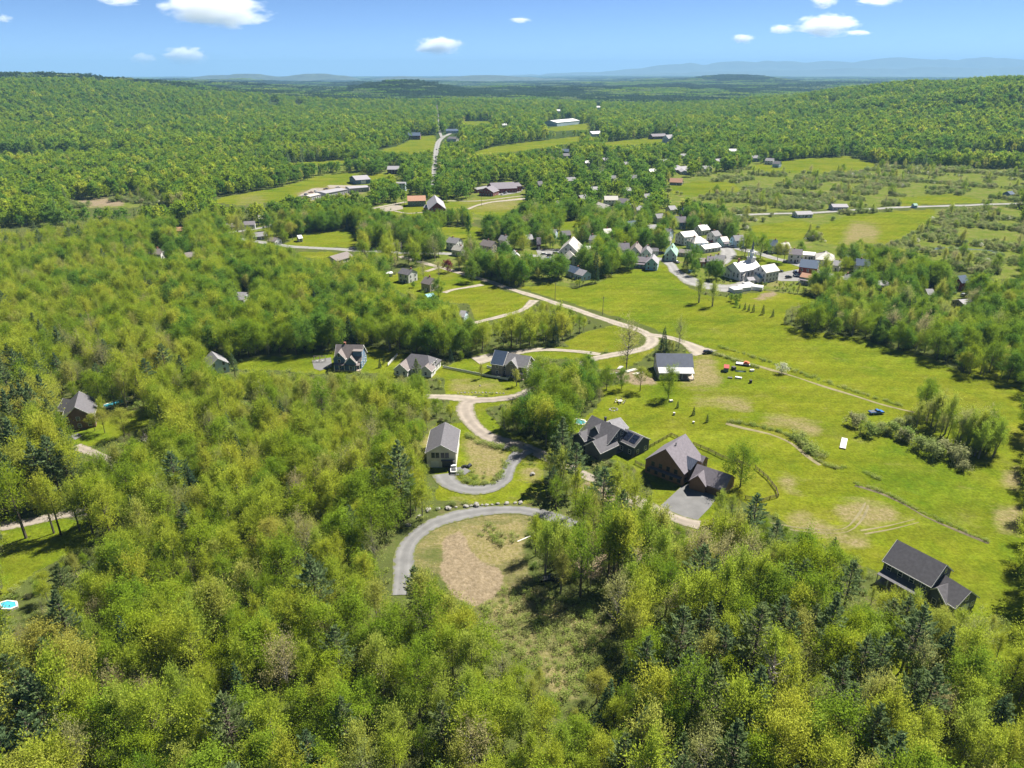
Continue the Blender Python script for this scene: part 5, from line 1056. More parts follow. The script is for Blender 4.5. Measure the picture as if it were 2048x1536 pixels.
class Leaves:
    def __init__(s, seed): s.r = np.random.default_rng(seed); s.v = []; s.n = 0
    def add(s, c, axis, size, aspect=0.62, tilt=0.75):
        """leaf-sprays at points c; axis: the way each one faces, before it is tilted at random"""
        n = len(c); r = s.r
        nm = np.asarray(axis, float) + r.normal(0, tilt, (n, 3)); nm /= np.linalg.norm(nm, axis=1)[:, None] + 1e-9
        q = r.normal(0, 1, (n, 3)); a = np.cross(nm, q); a /= np.linalg.norm(a, axis=1)[:, None] + 1e-9
        b = np.cross(nm, a); sz = (size * r.uniform(0.6, 1.35, n))[:, None]
        k = r.uniform(-0.25, 0.25, (n, 1)) * sz
        s.v.append(np.stack([c - a * sz, c + b * sz * aspect + nm * k, c + a * sz, c - b * sz * aspect + nm * k], 1).reshape(-1, 3)); s.n += n
    def along(s, c, d, length, width):
        """long needle sprays at c, pointing along d"""
        n = len(c); r = s.r; d = d + r.normal(0, 0.28, (n, 3)); d /= np.linalg.norm(d, axis=1)[:, None] + 1e-9
        q = np.cross(d, r.normal(0, 1, (n, 3)) + np.array([0, 0, 0.4])); q /= np.linalg.norm(q, axis=1)[:, None] + 1e-9
        l = (length * r.uniform(0.6, 1.3, n))[:, None]; w = (width * r.uniform(0.6, 1.3, n))[:, None]
        s.v.append(np.stack([c - d * l * 0.5, c + q * w * 0.5, c + d * l * 0.5, c - q * w * 0.5], 1).reshape(-1, 3)); s.n += n
    def arrays(s):
        v = np.concatenate(s.v); f = np.arange(len(v)).reshape(-1, 4); return v, f

def np_mesh(name, v, f, mats, mi=None, quads=True):
    me = bpy.data.meshes.new(name)
    me.vertices.add(len(v)); me.vertices.foreach_set('co', np.asarray(v, np.float32).ravel())
    me.loops.add(f.size); me.loops.foreach_set('vertex_index', np.asarray(f, np.int32).ravel())
    me.polygons.add(len(f)); me.polygons.foreach_set('loop_start', (np.arange(len(f)) * 4).astype(np.int32))
    for m in mats: me.materials.append(m)
    if mi is not None: me.polygons.foreach_set('material_index', np.asarray(mi, np.int32))
    me.update(); return me

def merged(name, wood, leaves, bark, leafm):
    """trunk and crown in one mesh, for the mass of the forest"""
    v, f = leaves.arrays(); wv = np.array(wood.v); wf = np.array([q for q in wood.f if len(q) == 4])
    return np_mesh(name, np.concatenate([wv, v]), np.concatenate([wf, f + len(wv)]), [bark, leafm], np.concatenate([np.zeros(len(wf)), np.ones(len(f))]))

def broadleaf(seed, H, R, base=0.30, tips=80, per=40, leaf=0.30, up=0.35, elong=1.0, limbs=26, flat=1.06, lob=0.5, stems=1, wood_r=1.0, plume=False):
    r = np.random.default_rng(seed); lv = Leaves(seed + 7); wd = MB()
    hc = H * (base + (1 - base) * 0.52); hh = H * (1 - base) * 0.5 * flat
    lean = r.normal(0, 0.02, 2) * H
    for st in range(stems):
        o = r.normal(0, 0.25, 2) if stems > 1 else np.zeros(2)
        wd.tube([(o[0], o[1], -0.6), (o[0] * 1.5 + lean[0] * 0.3, o[1] * 1.5 + lean[1] * 0.3, H * 0.3), (o[0] * 3 + lean[0] * 0.7, o[1] * 3 + lean[1] * 0.7, H * 0.6), (o[0] * 4 + lean[0], o[1] * 4 + lean[1], H * 0.86)],
            [q * wood_r for q in (0.018 * H, 0.013 * H, 0.008 * H, 0.003 * H)], 5)
    ph = r.uniform(0, 6.28, 6)
    d = r.normal(0, 1, (tips, 3)); d[:, 2] += up; d /= np.linalg.norm(d, axis=1)[:, None]
    az = np.arctan2(d[:, 1], d[:, 0])
    lobes = 1 + lob * np.sin(3 * az + ph[0] + 2.5 * d[:, 2]) * 0.5 + lob * np.sin(5 * az + ph[1] - 3 * d[:, 2]) * 0.35 + r.normal(0, 0.07, tips)
    rad = np.clip(r.uniform(0.45, 1.0, tips) ** 0.45, 0, 1) * lobes
    egg = 1.08 - 0.42 * np.clip(d[:, 2], 0, 1) ** 1.5
    rad = rad * (1 + 0.22 * (r.random(tips) < 0.14))
    tip = np.stack([d[:, 0] * R * rad * egg + lean[0] * 0.8, d[:, 1] * R * rad * egg + lean[1] * 0.8, hc + d[:, 2] * hh * rad], -1)
    tip[:, 2] = np.maximum(tip[:, 2], H * base * 0.75)
    for k in range(tips):
        ax = d[k] * 0.6 + np.array([0, 0, 0.75]); ax /= np.linalg.norm(ax)
        n = int(per * r.uniform(0.6, 1.4)); g = r.normal(0, 1, (n, 3)) * (0.135 * R + 0.12) * r.uniform(0.6, 1.35)
        al = (g @ ax)[:, None] * ax; c = tip[k] + (g - al) + al * elong
        if plume: lv.along(c, np.tile(d[k] * 0.55 + np.array([0, 0, 0.7]), (n, 1)) + r.normal(0, 0.35, (n, 3)), np.full(n, leaf * 2.5), np.full(n, leaf * 1.05))
        else: lv.add(c, d[k] * 0.5 + np.array([0, 0, 0.5]), np.full(n, leaf))
    for k in r.choice(tips, min(limbs, tips), replace=False):
        t = tip[k]; z0 = max(H * base * 0.6, min(t[2] - np.hypot(t[0], t[1]) * r.uniform(0.7, 1.3), H * 0.8))
        p0 = np.array([lean[0] * z0 / H, lean[1] * z0 / H, z0]); mid = p0 * 0.45 + t * 0.55; mid[2] -= 0.06 * np.linalg.norm(t - p0)
        q = 0.0055 * H * wood_r
        wd.tube([p0, mid, t], [q, q * 0.55, q * 0.15], 3, cap=False)
    return wd, lv

def pine(seed, H, R, per=26, dens=1.0, bare=0.28, spray=0.85):
    """white pine: plumes of needles on level, irregular branch tiers"""
    r = np.random.default_rng(seed); lv = Leaves(seed + 3); wd = MB()
    wd.tube([(0, 0, -0.6), (0.1, 0, H * 0.4), (0.05, 0.1, H * 0.75), (0, 0, H * 0.985)], [0.016 * H, 0.011 * H, 0.006 * H, 0.002 * H], 6)
    z = H * bare; a0 = 0
    while z < H * 0.97:
        k = (z / H - bare) / (1 - bare); L = R * (0.55 + 0.55 * math.sin(math.pi * min(1, k * 1.05 + 0.12))) * (1 - k ** 2.2 * 0.82)
        nb = r.integers(4, 7); a0 += 0.8
        for b in range(nb):
            if r.random() < 0.12: continue
            az = a0 + 2 * math.pi * b / nb + r.normal(0, 0.25); l = L * r.uniform(0.65, 1.15); el = 0.12 + 0.5 * k + r.normal(0, 0.1)
            dv = np.array([math.cos(az) * math.cos(el), math.sin(az) * math.cos(el), math.sin(el)]); p0 = np.array([0.05, 0.05, z + r.normal(0, 0.15)])
            if l > 0.7: wd.tube([p0, p0 + dv * l * 0.6, p0 + dv * l * 0.95], [0.0035 * H, 0.0024 * H, 0.0008 * H], 3, cap=False)
            n = max(5, int(per * dens * (0.35 + l / R)))
            s = r.uniform(0.28, 1.0, n) ** 0.75; side = np.cross(dv, [0, 0, 1]); wdt = l * 0.26 * (1.15 - s) + 0.12
            c = p0 + dv * (s * l)[:, None] + side * (r.uniform(-1, 1, n) * wdt)[:, None] + np.array([0, 0, 1]) * (np.abs(r.normal(0, 0.14, n)) + 0.06 * s * l)[:, None]
            out = dv + side * (r.uniform(-0.7, 0.7, n))[:, None] + np.array([0, 0, 0.55])
            lv.along(c, out, np.full(n, spray), np.full(n, spray * 0.34))
        z += H * 0.034 * r.uniform(0.8, 1.35)
    lv.along(np.array([[0, 0, H * 0.97]] * 8) + r.normal(0, 0.1, (8, 3)), np.array([[0, 0, 1.0]] * 8), np.full(8, spray), np.full(8, spray * 0.3))
    return wd, lv

def spruce(seed, H, R, n=1900, spray=0.62, low=0.06):
    r = np.random.default_rng(seed); lv = Leaves(seed + 5); wd = MB()
    wd.tube([(0, 0, -0.5), (0, 0, H * 0.5), (0, 0, H * 0.98)], [0.014 * H, 0.008 * H, 0.002 * H], 5)
    k = 1 - np.sqrt(r.uniform(0, 1, n)) * 0.99; z = H * (low + (1 - low) * k)
    az = r.uniform(0, 6.283, n); tier = 0.82 + 0.18 * np.sin(z * 6.283 / (H * 0.055)) + 0.12 * np.sin(az * 5 + z)
    rad = R * (1 - k) ** 0.88 * tier * r.uniform(0.55, 1.05, n) + 0.08
    c = np.stack([np.cos(az) * rad, np.sin(az) * rad, z - rad * 0.12], -1)
    d = np.stack([np.cos(az), np.sin(az), np.full(n, -0.12)], -1)
    lv.along(c, d, np.full(n, spray), np.full(n, spray * 0.42))
    return wd, lv

def shrub(seed, H, R, tips=34, per=26, leaf=0.17):
    return broadleaf(seed, H, R, base=0.04, tips=tips, per=per, leaf=leaf, up=0.7, elong=1.5, limbs=8, stems=3, lob=0.35)

FORMS, FORM_ID = [], {}
FCOL = bpy.data.collections.new('forest_forms')          # models the forest mass repeats; never linked to the scene
def form(kind, gen, bark, leafm, H, R):
    wd, lv = gen; i = len(FORMS); nm = 'tree_form_%02d' % i
    me = merged(nm, wd, lv, bark, leafm)
    v, f = lv.arrays()
    crown = np_mesh('crown', v, f, [leafm]); trunk = wd.mesh('trunk', bark)
    o = bpy.data.objects.new(nm, me); FCOL.objects.link(o)
    FORMS.append(dict(kind=kind, me=me, crown=crown, trunk=trunk, H=H, R=R)); FORM_ID.setdefault(kind, []).append(i)

for s in range(2):
    form('mid', broadleaf(10 + s, 16, 4.6, 0.26, 96, 84, 0.175), BARK, LEAF['mid'], 16, 4.6)
    form('deep', broadleaf(20 + s, 15, 4.9, 0.20, 108, 60, 0.23, lob=0.35), BARK, LEAF['deep'], 15, 4.9)
    form('spring', broadleaf(30 + s, 17, 3.5, 0.28, 88, 60, 0.20, up=0.5, elong=2.2, plume=True), BARK, LEAF['spring'], 17, 3.5)
    form('feather', broadleaf(40 + s, 16, 2.6, 0.26, 78, 56, 0.19, up=0.6, elong=2.9, plume=True, lob=0.4, stems=2), PALEBARK, LEAF['feather'], 16, 2.6)
    form('gold', broadleaf(50 + s, 16, 4.8, 0.40, 88, 84, 0.155, up=0.6, flat=0.85, lob=0.3), BARK, LEAF['gold'], 16, 4.8)
    form('sparse', broadleaf(60 + s, 16, 3.6, 0.28, 96, 26, 0.18, up=0.5, elong=2.2, plume=True, limbs=70, wood_r=0.9), PALEBARK, LEAF['sparse'], 16, 3.6)
    form('scrub', shrub(70 + s, 3.2, 2.1, 34, 30, 0.20), BARK, LEAF['scrub'], 3.2, 2.1)
for s in range(3):
    form('pine', pine(80 + s, 20, 3.5 + 0.4 * s, bare=0.22 + 0.08 * s), BARK, LEAF['pine'], 20, 3.5 + 0.4 * s)
form('spring', broadleaf(32, 18, 2.9, 0.30, 84, 58, 0.20, up=0.55, elong=2.5, plume=True), PALEBARK, LEAF['spring'], 18, 2.9)
for s in range(2): form('spruce', spruce(90 + s, 16, 3.2 + 0.3 * s), BARK, LEAF['spruce'], 16, 3.2 + 0.3 * s)
for q in range(3): form('slim', broadleaf(110 + q, 19, 2.5 + 0.3 * q, 0.36, 84, 46, 0.19, up=0.5, elong=2.4, plume=True, lob=0.55, limbs=34), BARK, LEAF['spring' if q < 2 else 'mid'], 19, 2.5 + 0.3 * q)
form('bloom', broadleaf(95, 5, 2.3, 0.15, 50, 26, 0.18, lob=0.25), BARK, LEAF['bloom'], 5, 2.3)
form('pink', broadleaf(96, 6, 2.6, 0.22, 50, 26, 0.20, lob=0.25), BARK, LEAF['pink'], 6, 2.6)
form('maroon', broadleaf(97, 8, 2.8, 0.2, 60, 34, 0.24, lob=0.25), BARK, LEAF['maroon'], 8, 2.8)
form('poplar', broadleaf(98, 16, 1.5, 0.08, 80, 30, 0.26, elong=2.0, lob=0.2), BARK, LEAF['deep'], 16, 1.5)
form('snag', broadleaf(99, 15, 3.4, 0.25, 70, 2, 0.14, limbs=70, wood_r=1.3), mat('dead_wood', (0.30, 0.27, 0.25), 0.95, 0.2, 2.0), LEAF['sparse'], 15, 3.4)
form('herb', shrub(101, 1.1, 1.0, 16, 16, 0.13), BARK, LEAF['herb'], 1.1, 1.0)
form('herb', shrub(102, 0.8, 1.2, 18, 14, 0.12), BARK, LEAF['herb'], 0.8, 1.2)
# coarser sprays for woods a kilometre off
for kind, R, leaf in (('mid', 4.6, 0.75), ('deep', 4.9, 0.75), ('spring', 4.2, 0.70), ('feather', 3.0, 0.60), ('gold', 4.6, 0.70), ('sparse', 3.6, 0.45)):
    form('far_' + kind, broadleaf(200 + len(FORMS), 16, R, 0.22, 46, 12, leaf, limbs=3, lob=0.4), BARK, LEAF[kind], 16, R)
form('far_pine', spruce(220, 18, 3.4, 420, 1.3), BARK, LEAF['pine'], 18, 3.4)
form('far_spruce', spruce(221, 16, 3.2, 380, 1.3), BARK, LEAF['spruce'], 16, 3.2)
form('far_scrub', shrub(222, 3.2, 2.3, 18, 8, 0.45), BARK, LEAF['scrub'], 3.2, 2.3)
# stretches of canopy for the woods beyond
def canopy(seed, leafm, n=70, leaf=0.055):
    r = np.random.default_rng(seed); lv = Leaves(seed); wd = MB(); wd.box(-0.002, 0.002, -0.002, 0.002, -0.1, 0.0)
    for k in range(n):
        a, q = r.uniform(0, 6.283), math.sqrt(r.uniform(0, 1)); x, y, z = q * math.cos(a), q * math.sin(a), r.uniform(0.45, 0.8)
        m = 16; d = r.normal(0, 1, (m, 3)); d[:, 2] = np.abs(d[:, 2]); d /= np.linalg.norm(d, axis=1)[:, None]
        c = np.array([x, y, z]) + d * np.array([0.10, 0.10, 0.25]) * r.uniform(0.7, 1.2)
        lv.add(c, d, np.full(m, leaf), 0.8, 0.5)
    return wd, lv
for s, kind in enumerate(('mid', 'spring', 'deep', 'spruce', 'pine')):
    form('canopy_' + kind, canopy(300 + s, LEAF[kind]), BARK, LEAF[kind], 1, 1)

# ---------------------------------------------------------------- where they stand
RNG = np.random.default_rng(4)
KEEP = M_MEADOW | M_YARD | M_CLEAR | M_ROADMASK | BUILT | M_ROUGH       # ground and buildings the photograph shows unhidden
KEEP_FOOT = KEEP | M_ROUGH
ROADS = np.array(ROAD_PTS)
HOUSES = np.array(FOOT) if len(FOOT) else np.zeros((0, 3))

def clear_view(x, y, h, R, strict=1.0):
    """True where a tree of height h leaves the surveyed openings in view."""
    z = T(x, y); ok = look(KEEP_FOOT, *seen(x, y, z)[:2]) < 0.5
    for fz, fx in ((0.3, 0), (0.6, -0.75), (0.6, 0), (0.6, 0.75), (0.82, -0.55), (0.82, 0.55), (0.97, 0)):
        ok &= look(KEEP, *seen(x + R * fx * strict, y, z + h * fz * strict)[:2]) < 0.5
    return ok

def off_hard(x, y, R):
    ok = np.ones(len(x), bool)
    for arr, m in ((ROADS, 1.0), (HOUSES, 1.0)):
        for s in range(0, len(arr), 64):
            a = arr[s:s + 64]; d = np.hypot(x[:, None] - a[None, :, 0], y[:, None] - a[None, :, 1]); ok &= (d > a[None, :, 2] + m + 0.25 * R[:, None]).all(1)
    return ok

def jitter(x0, x1, y0, y1, s):
    gx, gy = np.meshgrid(np.arange(x0, x1, s), np.arange(y0, y1, s * 0.88)); gx = gx + (np.arange(gx.shape[0]) % 2)[:, None] * s / 2
    x = (gx + RNG.uniform(-0.42, 0.42, gx.shape) * s).ravel(); y = (gy + RNG.uniform(-0.42, 0.42, gy.shape) * s).ravel()
    return x, y

STAND = []      # x, y, height, kind
def sow(x, y, mix, hscale=1.0, thin=1.0, strict=1.0, hr=(0.72, 1.15)):
    kinds = list(mix); p = np.array([mix[k] for k in kinds]); p = p / p.sum()
    ki = RNG.choice(len(kinds), len(x), p=p)
    Hs = np.array([FORMS[FORM_ID[k][0]]['H'] for k in kinds])[ki] * RNG.uniform(*hr, len(x)) * hscale
    Rs = np.array([FORMS[FORM_ID[k][0]]['R'] / FORMS[FORM_ID[k][0]]['H'] for k in kinds])[ki] * Hs
    ok = RNG.random(len(x)) < thin
    ok &= clear_view(x, y, Hs, Rs, strict)
    ok[ok] &= off_hard(x[ok], y[ok], Rs[ok])
    for i in np.where(ok)[0]: STAND.append((x[i], y[i], Hs[i], kinds[ki[i]]))
    return ok

def gaps(x, y, r):
    """candidates farther than r from any tree already standing"""
    cell = {}
    for q in STAND: cell.setdefault((int(q[0] // r), int(q[1] // r)), []).append(q[:2])
    ok = np.ones(len(x), bool)
    for i in range(len(x)):
        a, b = int(x[i] // r), int(y[i] // r)
        ok[i] = not any((p[0] - x[i]) ** 2 + (p[1] - y[i]) ** 2 < r * r for da in (-1, 0, 1) for db in (-1, 0, 1) for p in cell.get((a + da, b + db), ()))
    return ok

def in_frame(x, y, lo=95, hi=1e9, marg=1.14):
    d = np.hypot(x, y); return (np.abs(x) < 0.76 * y * marg + 18) & (d > lo) & (d < hi)

# near and middle woods
x, y = jitter(-620, 620, 62, 700, 5.3); k = in_frame(x, y, 66, 640); x, y = x[k], y[k]
u, v, t = seen(x, y, 0 * x)
vil = (look(VILLAGE, u, v) > 0.5) | (look(FAR_TOWN, u, v) > 0.5)
patchy = wob(x, y, 26, 3.0); tone = wob(x, y, 60, 1.0)
pines = ((u > 1240) & (v > 1200) & (u < 1850)) & (patchy > -0.35)
west = (u < 170) & (v > 760) & (patchy > -0.15)
belt = (u > 1540) & (v < 800) & (v > 540)
dark = ((u > 330) & (u < 960) & (v > 560) & (v < 720)) | ((u > 1540) & (v < 800)) | ((u > 1020) & (u < 1200) & (v > 700) & (v < 900)) | ((u < 620) & (v < 660) & (tone > 0.1))
strip = (u > 1030) & (u < 1330) & (v > 985) & (v < 1200)
rest = ~(pines | west | dark | vil | strip | belt)
sow(x[strip], y[strip], dict(slim=0.55, feather=0.25, pine=0.12, sparse=0.08), 0.88, thin=0.62, hr=(0.6, 1.2))
sow(x[pines], y[pines], dict(pine=0.50, spring=0.14, slim=0.12, mid=0.10, feather=0.08, sparse=0.06), 0.92, hr=(0.6, 1.2))
sow(x[west & ~vil], y[west & ~vil], dict(pine=0.50, spring=0.2, slim=0.15, gold=0.15), 1.0, hr=(0.6, 1.2))
sow(x[belt & ~vil], y[belt & ~vil], dict(mid=0.36, deep=0.34, feather=0.12, gold=0.05, spruce=0.08, sparse=0.05), 0.74, thin=0.82, hr=(0.6, 1.25))
dark &= ~belt
sow(x[dark & ~vil], y[dark & ~vil], dict(mid=0.42, deep=0.24, spring=0.16, feather=0.12, spruce=0.04, gold=0.02), 0.84, hr=(0.6, 1.2))
yel = rest & (tone > 0.05); grn = rest & (tone <= 0.05)
sow(x[yel], y[yel], dict(spring=0.34, feather=0.24, slim=0.12, gold=0.05, sparse=0.09, mid=0.12, pine=0.07, spruce=0.03), 0.80, hr=(0.5, 1.22))
sow(x[grn], y[grn], dict(spring=0.30, feather=0.18, slim=0.13, mid=0.27, gold=0.01, sparse=0.06, pine=0.09, spruce=0.03), 0.80, hr=(0.5, 1.22))
sow(x[vil], y[vil], dict(deep=0.56, mid=0.20, gold=0.03, sparse=0.05, feather=0.06, spruce=0.09, maroon=0.01), 0.85, thin=0.9, strict=0.75)
# younger growth fills the gaps, and stands where full-grown trees would hide an opening
x, y = jitter(-330, 330, 62, 420, 4.4); k = in_frame(x, y, 66, 400, 1.05); x, y = x[k], y[k]; k = gaps(x, y, 3.6); x, y = x[k], y[k]
sow(x, y, dict(spring=0.4, feather=0.35, mid=0.15, sparse=0.1), 0.42, thin=0.5, hr=(0.55, 1.2))
x, y = jitter(-330, 330, 62, 480, 3.1); k = in_frame(x, y, 66, 460, 1.03); x, y = x[k], y[k]; k = gaps(x, y, 3.4); x, y = x[k], y[k]
sow(x, y, dict(scrub=0.6, feather=0.2, spring=0.2), 0.30, thin=0.5, hr=(0.6, 1.4))
# towards the hills; mix also leans dark, replacing self-shadow the coarse crowns lack
x, y = jitter(-1500, 1500, 600, 1250, 7.4); k = in_frame(x, y, 640, 1250, 1.06); x, y = x[k], y[k]
u, v, t = seen(x, y, T(x, y)); vil = (look(VILLAGE, u, v) > 0.5) | (look(FAR_TOWN, u, v) > 0.5); tone = wob(x, y, 90, 1.0); con = wob(x, y, 70, 5.0) + 0.5 * wob(x, y, 23, 2.2) > 0.34
a = vil; sow(x[a], y[a], dict(far_deep=0.62, far_mid=0.2, far_feather=0.06, far_spruce=0.12), 0.9, thin=0.8, strict=0.8)
a = ~vil & con; sow(x[a], y[a], dict(far_pine=0.45, far_deep=0.3, far_mid=0.25), 0.95, hr=(0.55, 1.25))
a = ~vil & ~con & (tone > 0); sow(x[a], y[a], dict(far_spring=0.16, far_feather=0.06, far_mid=0.56, far_deep=0.20, far_sparse=0.02), 0.86, hr=(0.5, 1.3))
a = ~vil & ~con & (tone <= 0); sow(x[a], y[a], dict(far_spring=0.08, far_mid=0.46, far_feather=0.06, far_deep=0.30, far_pine=0.10), 0.86, hr=(0.5, 1.3))
x, y = jitter(-2500, 2500, 1150, 2700, 10.5); k = in_frame(x, y, 1250, 2700, 1.03); x, y = x[k], y[k]
tone = wob(x, y, 130, 1.0) - 0.9 * sstep(1600, 2300, y) * (1 - sstep(900, 1500, np.abs(x))); con = 0.45 * sstep(1500, 2500, y) * (1 - sstep(900, 1500, np.abs(x))) + wob(x, y, 110, 5.0) + 0.5 * wob(x, y, 34, 2.2) > 0.36
a = con; sow(x[a], y[a], dict(far_pine=0.3, far_deep=0.45, far_mid=0.25), 1.12, hr=(0.55, 1.3))
a = ~con & (tone > 0); sow(x[a], y[a], dict(far_spring=0.10, far_feather=0.03, far_mid=0.56, far_deep=0.31), 1.1, hr=(0.5, 1.3))
a = ~con & (tone <= 0); sow(x[a], y[a], dict(far_spring=0.03, far_mid=0.38, far_feather=0.03, far_deep=0.42, far_pine=0.14), 1.1, hr=(0.5, 1.3))
# wetland scrub
x, y = jitter(-500, 900, 380, 1150, 4.0); u, v, t = seen(x, y, 0 * x)
k = (look(M_ROUGH, u, v) > 0.5) & (look(M_ROADMASK | BUILT, u, v) < 0.5) & (look(M_MEADOW, u, v) < 0.5) & (wob(x, y, 16, 2.0) + 0.5 * wob(x, y, 45, 0.3) > 0.08); x, y = x[k], y[k]
for i in range(len(x)): STAND.append((x[i], y[i], RNG.uniform(1.0, 3.8), 'bloom' if RNG.random() < 0.02 else 'scrub'))
k = RNG.random(len(x)) < 0.045
for i in np.where(k)[0]:
    if clear_view(x[i:i + 1], y[i:i + 1] - 0 , np.array([8.0]), np.array([2.5]))[0] or True: STAND.append((x[i], y[i], RNG.uniform(6, 11), RNG.choice(['feather', 'mid', 'sparse'])))

# ---------------------------------------------------------------- trees placed one by one
def spot(u, v, h, kind, label, name='broadleaf_tree', cat='tree', group=None, wide=1.0):
    p = at(u, v); LONE.append((p[0], p[1], h, kind, label, name, cat, group, wide))
LONE = []
spot(1336, 798, 12.5, 'mid', 'single leafy maple casting a round shadow on the lawn below the pool')
spot(1243, 778, 8.5, 'mid', 'low rounded tree on the lawn below the stacked lumber')
spot(1213, 780, 11, 'mid', 'slim dark tree at the lawn edge beside the flowering bush')
spot(1280, 782, 10.5, 'gold', 'yellow leafed tree in front of the lumber stacks')
spot(1252, 742, 20, 'sparse', 'tall thin half bare tree beside the road bend')
spot(1326, 704, 13, 'spruce', 'dark spruce beside the road bend above the metal roofed house', 'spruce_tree')
spot(1357, 697, 13, 'sparse', 'half leafed tree just behind the metal roofed house')
spot(1480, 976, 15, 'mid', 'big rounded tree beside the brown house garage')
spot(1436, 1046, 9.5, 'feather', 'small pale green tree at the brown house drive')
spot(1398, 606, 13, 'feather', 'leaning thin crowned willow in the hayfield below the church', group='willow pair')
spot(1425, 613, 13, 'feather', 'multi stemmed grey green willow in the hayfield below the church', group='willow pair')
for k, (u, v, h) in enumerate([(1479, 617, 2.8), (1489, 620, 4.2), (1497, 623, 4.0), (1506, 625, 5.0), (1525, 630, 5.8), (1545, 634, 4.4)]):
    spot(u, v, h, 'spruce', 'young spruce in the row along the edge of the hayfield', 'spruce_tree', group='row of young spruces')
for u, v, h in [(1355, 815, 3.2), (1387, 829, 3.8), (1414, 843, 3.6)]:
    spot(u, v, h, 'spruce', 'tiny dark spruce planted on the lawn above the brown house', 'spruce_tree', group='lawn spruces')
for u, v, h in [(1462, 602, 4), (1471, 606, 4.5), (1479, 600, 3.5), (1472, 614, 3)]:
    spot(u, v, h, 'deep', 'dark rounded bush beside the row of young spruces', 'bush', 'bush', 'bushes by the spruce row')
spot(1520, 517, 17, 'mid', 'tall maple on the village green beside the church')
spot(1554, 523, 13, 'gold', 'young yellow leafed maple on the village green', group='green maples'); spot(1567, 526, 13, 'gold', 'young yellow leafed maple on the village green', group='green maples')
spot(1489, 513, 16, 'mid', 'leafy maple just behind the church steeple')
spot(1434, 558, 11, 'deep', 'small upright tree between the church and its car park')
spot(1384, 540, 15, 'deep', 'broad dark maple beside the lane and brick house')
spot(877, 592, 9.5, 'deep', 'leafy tree in front of the tan gambrel house'); spot(944, 564, 13, 'deep', 'big rounded tree on the lawn beside the lane junction')
spot(878, 558, 11, 'sparse', 'bronze budding tree on the lawn behind the tan house'); spot(817, 529, 13, 'mid', 'bright green maple behind the white two storey house')
spot(834, 532, 9, 'mid', 'small leafy tree beside the bright maple by the lane'); spot(895, 545, 8, 'maroon', 'maroon leafed tree beside the village road')
spot(847, 556, 9, 'sparse', 'pinkish budding tree beside the white two storey house'); spot(748, 558, 7, 'pink', 'pink blossoming tree at the lawn corner')
spot(827, 576, 3.5, 'deep', 'small clipped shrub alone on the lawn', 'bush', 'bush'); spot(795, 520, 13, 'feather', 'pale tree beside the main street')
spot(936, 476, 17, 'poplar', 'narrow dark columnar poplar at the village edge'); spot(1190, 566, 24, 'spruce', 'very tall dark spruce at the edge of the hayfield', 'spruce_tree', wide=0.62)
spot(1563, 746, 4.5, 'bloom', 'white flowering bush on the field track', 'bush', 'bush')
spot(1198, 806, 6, 'sparse', 'greyish budding tree at the lawn edge'); spot(962, 757, 6, 'feather', 'small round tree beside the white picket fence')
spot(1033, 772, 7, 'feather', 'slender young tree at the end of the picket fence lawn'); spot(760, 736, 4.5, 'spruce', 'small conical shrub beside the blue house', 'spruce_tree', group='conical shrubs'); spot(768, 728, 4.2, 'spruce', 'small conical shrub beside the blue house', 'spruce_tree', group='conical shrubs')
tr_ = random.Random(3)
for k in range(34):
    f = tr_.random(); u, v = 1838 + 140 * f + tr_.uniform(-14, 14), 836 + 76 * f + tr_.uniform(-16, 20)
    spot(u, v, tr_.uniform(7.5, 14.5), tr_.choice(['feather', 'feather', 'mid', 'slim', 'sparse']), 'slender pale birch in the island thicket of the hayfield', 'birch_tree', group='thicket birches')
for k in range(26):
    f = tr_.random(); u, v = 1690 + 250 * f + tr_.uniform(-10, 10), 848 + 72 * f + tr_.uniform(-12, 14)
    spot(u, v, tr_.uniform(2.0, 4.6), tr_.choice(['scrub', 'mid', 'mid', 'feather']), 'grey green willow shrub in the island thicket of the hayfield', 'shrub', 'shrub', 'thicket shrubs')
for u, v, h in [(1706, 852, 4), (1722, 846, 3), (1783, 868, 3.8), (1812, 880, 4), (1838, 900, 4.2), (1866, 915, 4.5), (1885, 908, 4.5), (1910, 926, 4), (1815, 850, 3), (1762, 858, 2), (1925, 940, 3), (1795, 855, 3)]:
    spot(u, v, h, 'scrub', 'grey green willow shrub in the island thicket of the hayfield', 'shrub', 'shrub', 'thicket shrubs')
for u, v, h in [(806, 1042, 27), (640, 1262, 22), (362, 1012, 19), (385, 1098, 15), (1122, 960, 23), (1150, 985, 18), (1500, 1090, 17), (1543, 1118, 13), (60, 985, 26), (96, 1010, 22), (20, 1010, 25), (36, 1030, 24), (128, 985, 20), (150, 1002, 18), (30, 935, 22), (4, 980, 24), (1240, 1075, 16), (835, 1240, 16), (1762, 1300, 15), (930, 1480, 15), (1660, 1130, 9), (270, 1000, 12), (600, 980, 12), (835, 770, 12)]:
    spot(u, v, h, 'pine', 'tall white pine with dark plumed branches rising above the broadleaf wood', 'pine_tree', group='pines above the wood')
for u, v, h in [(210, 866, 9), (250, 874, 11), (190, 862, 7)]:
    spot(u, v, h, 'gold', 'thin trunked tree in front of the blue pool', group='trees by the cottage lawn')
for u, v, h in [(52, 1075, 22), (108, 1066, 18), (122, 1070, 17), (160, 1062, 15), (186, 1066, 17)]:
    spot(u, v, h, 'slim', 'tall bare stemmed tree standing along the gravel wood drive', group='trees on the wood drive')
spot(1528, 1440, 18, 'snag', 'dead grey tree with bare branches among the pines'); spot(300, 910, 9, 'snag', 'pale leafless tree at the end of the cottage lawn')
spot(1660, 1112, 5, 'feather', 'thin sapling in a white ring on the hayfield slope')
spot(1098, 955, 9, 'feather', 'slender young tree beside the gravel road')
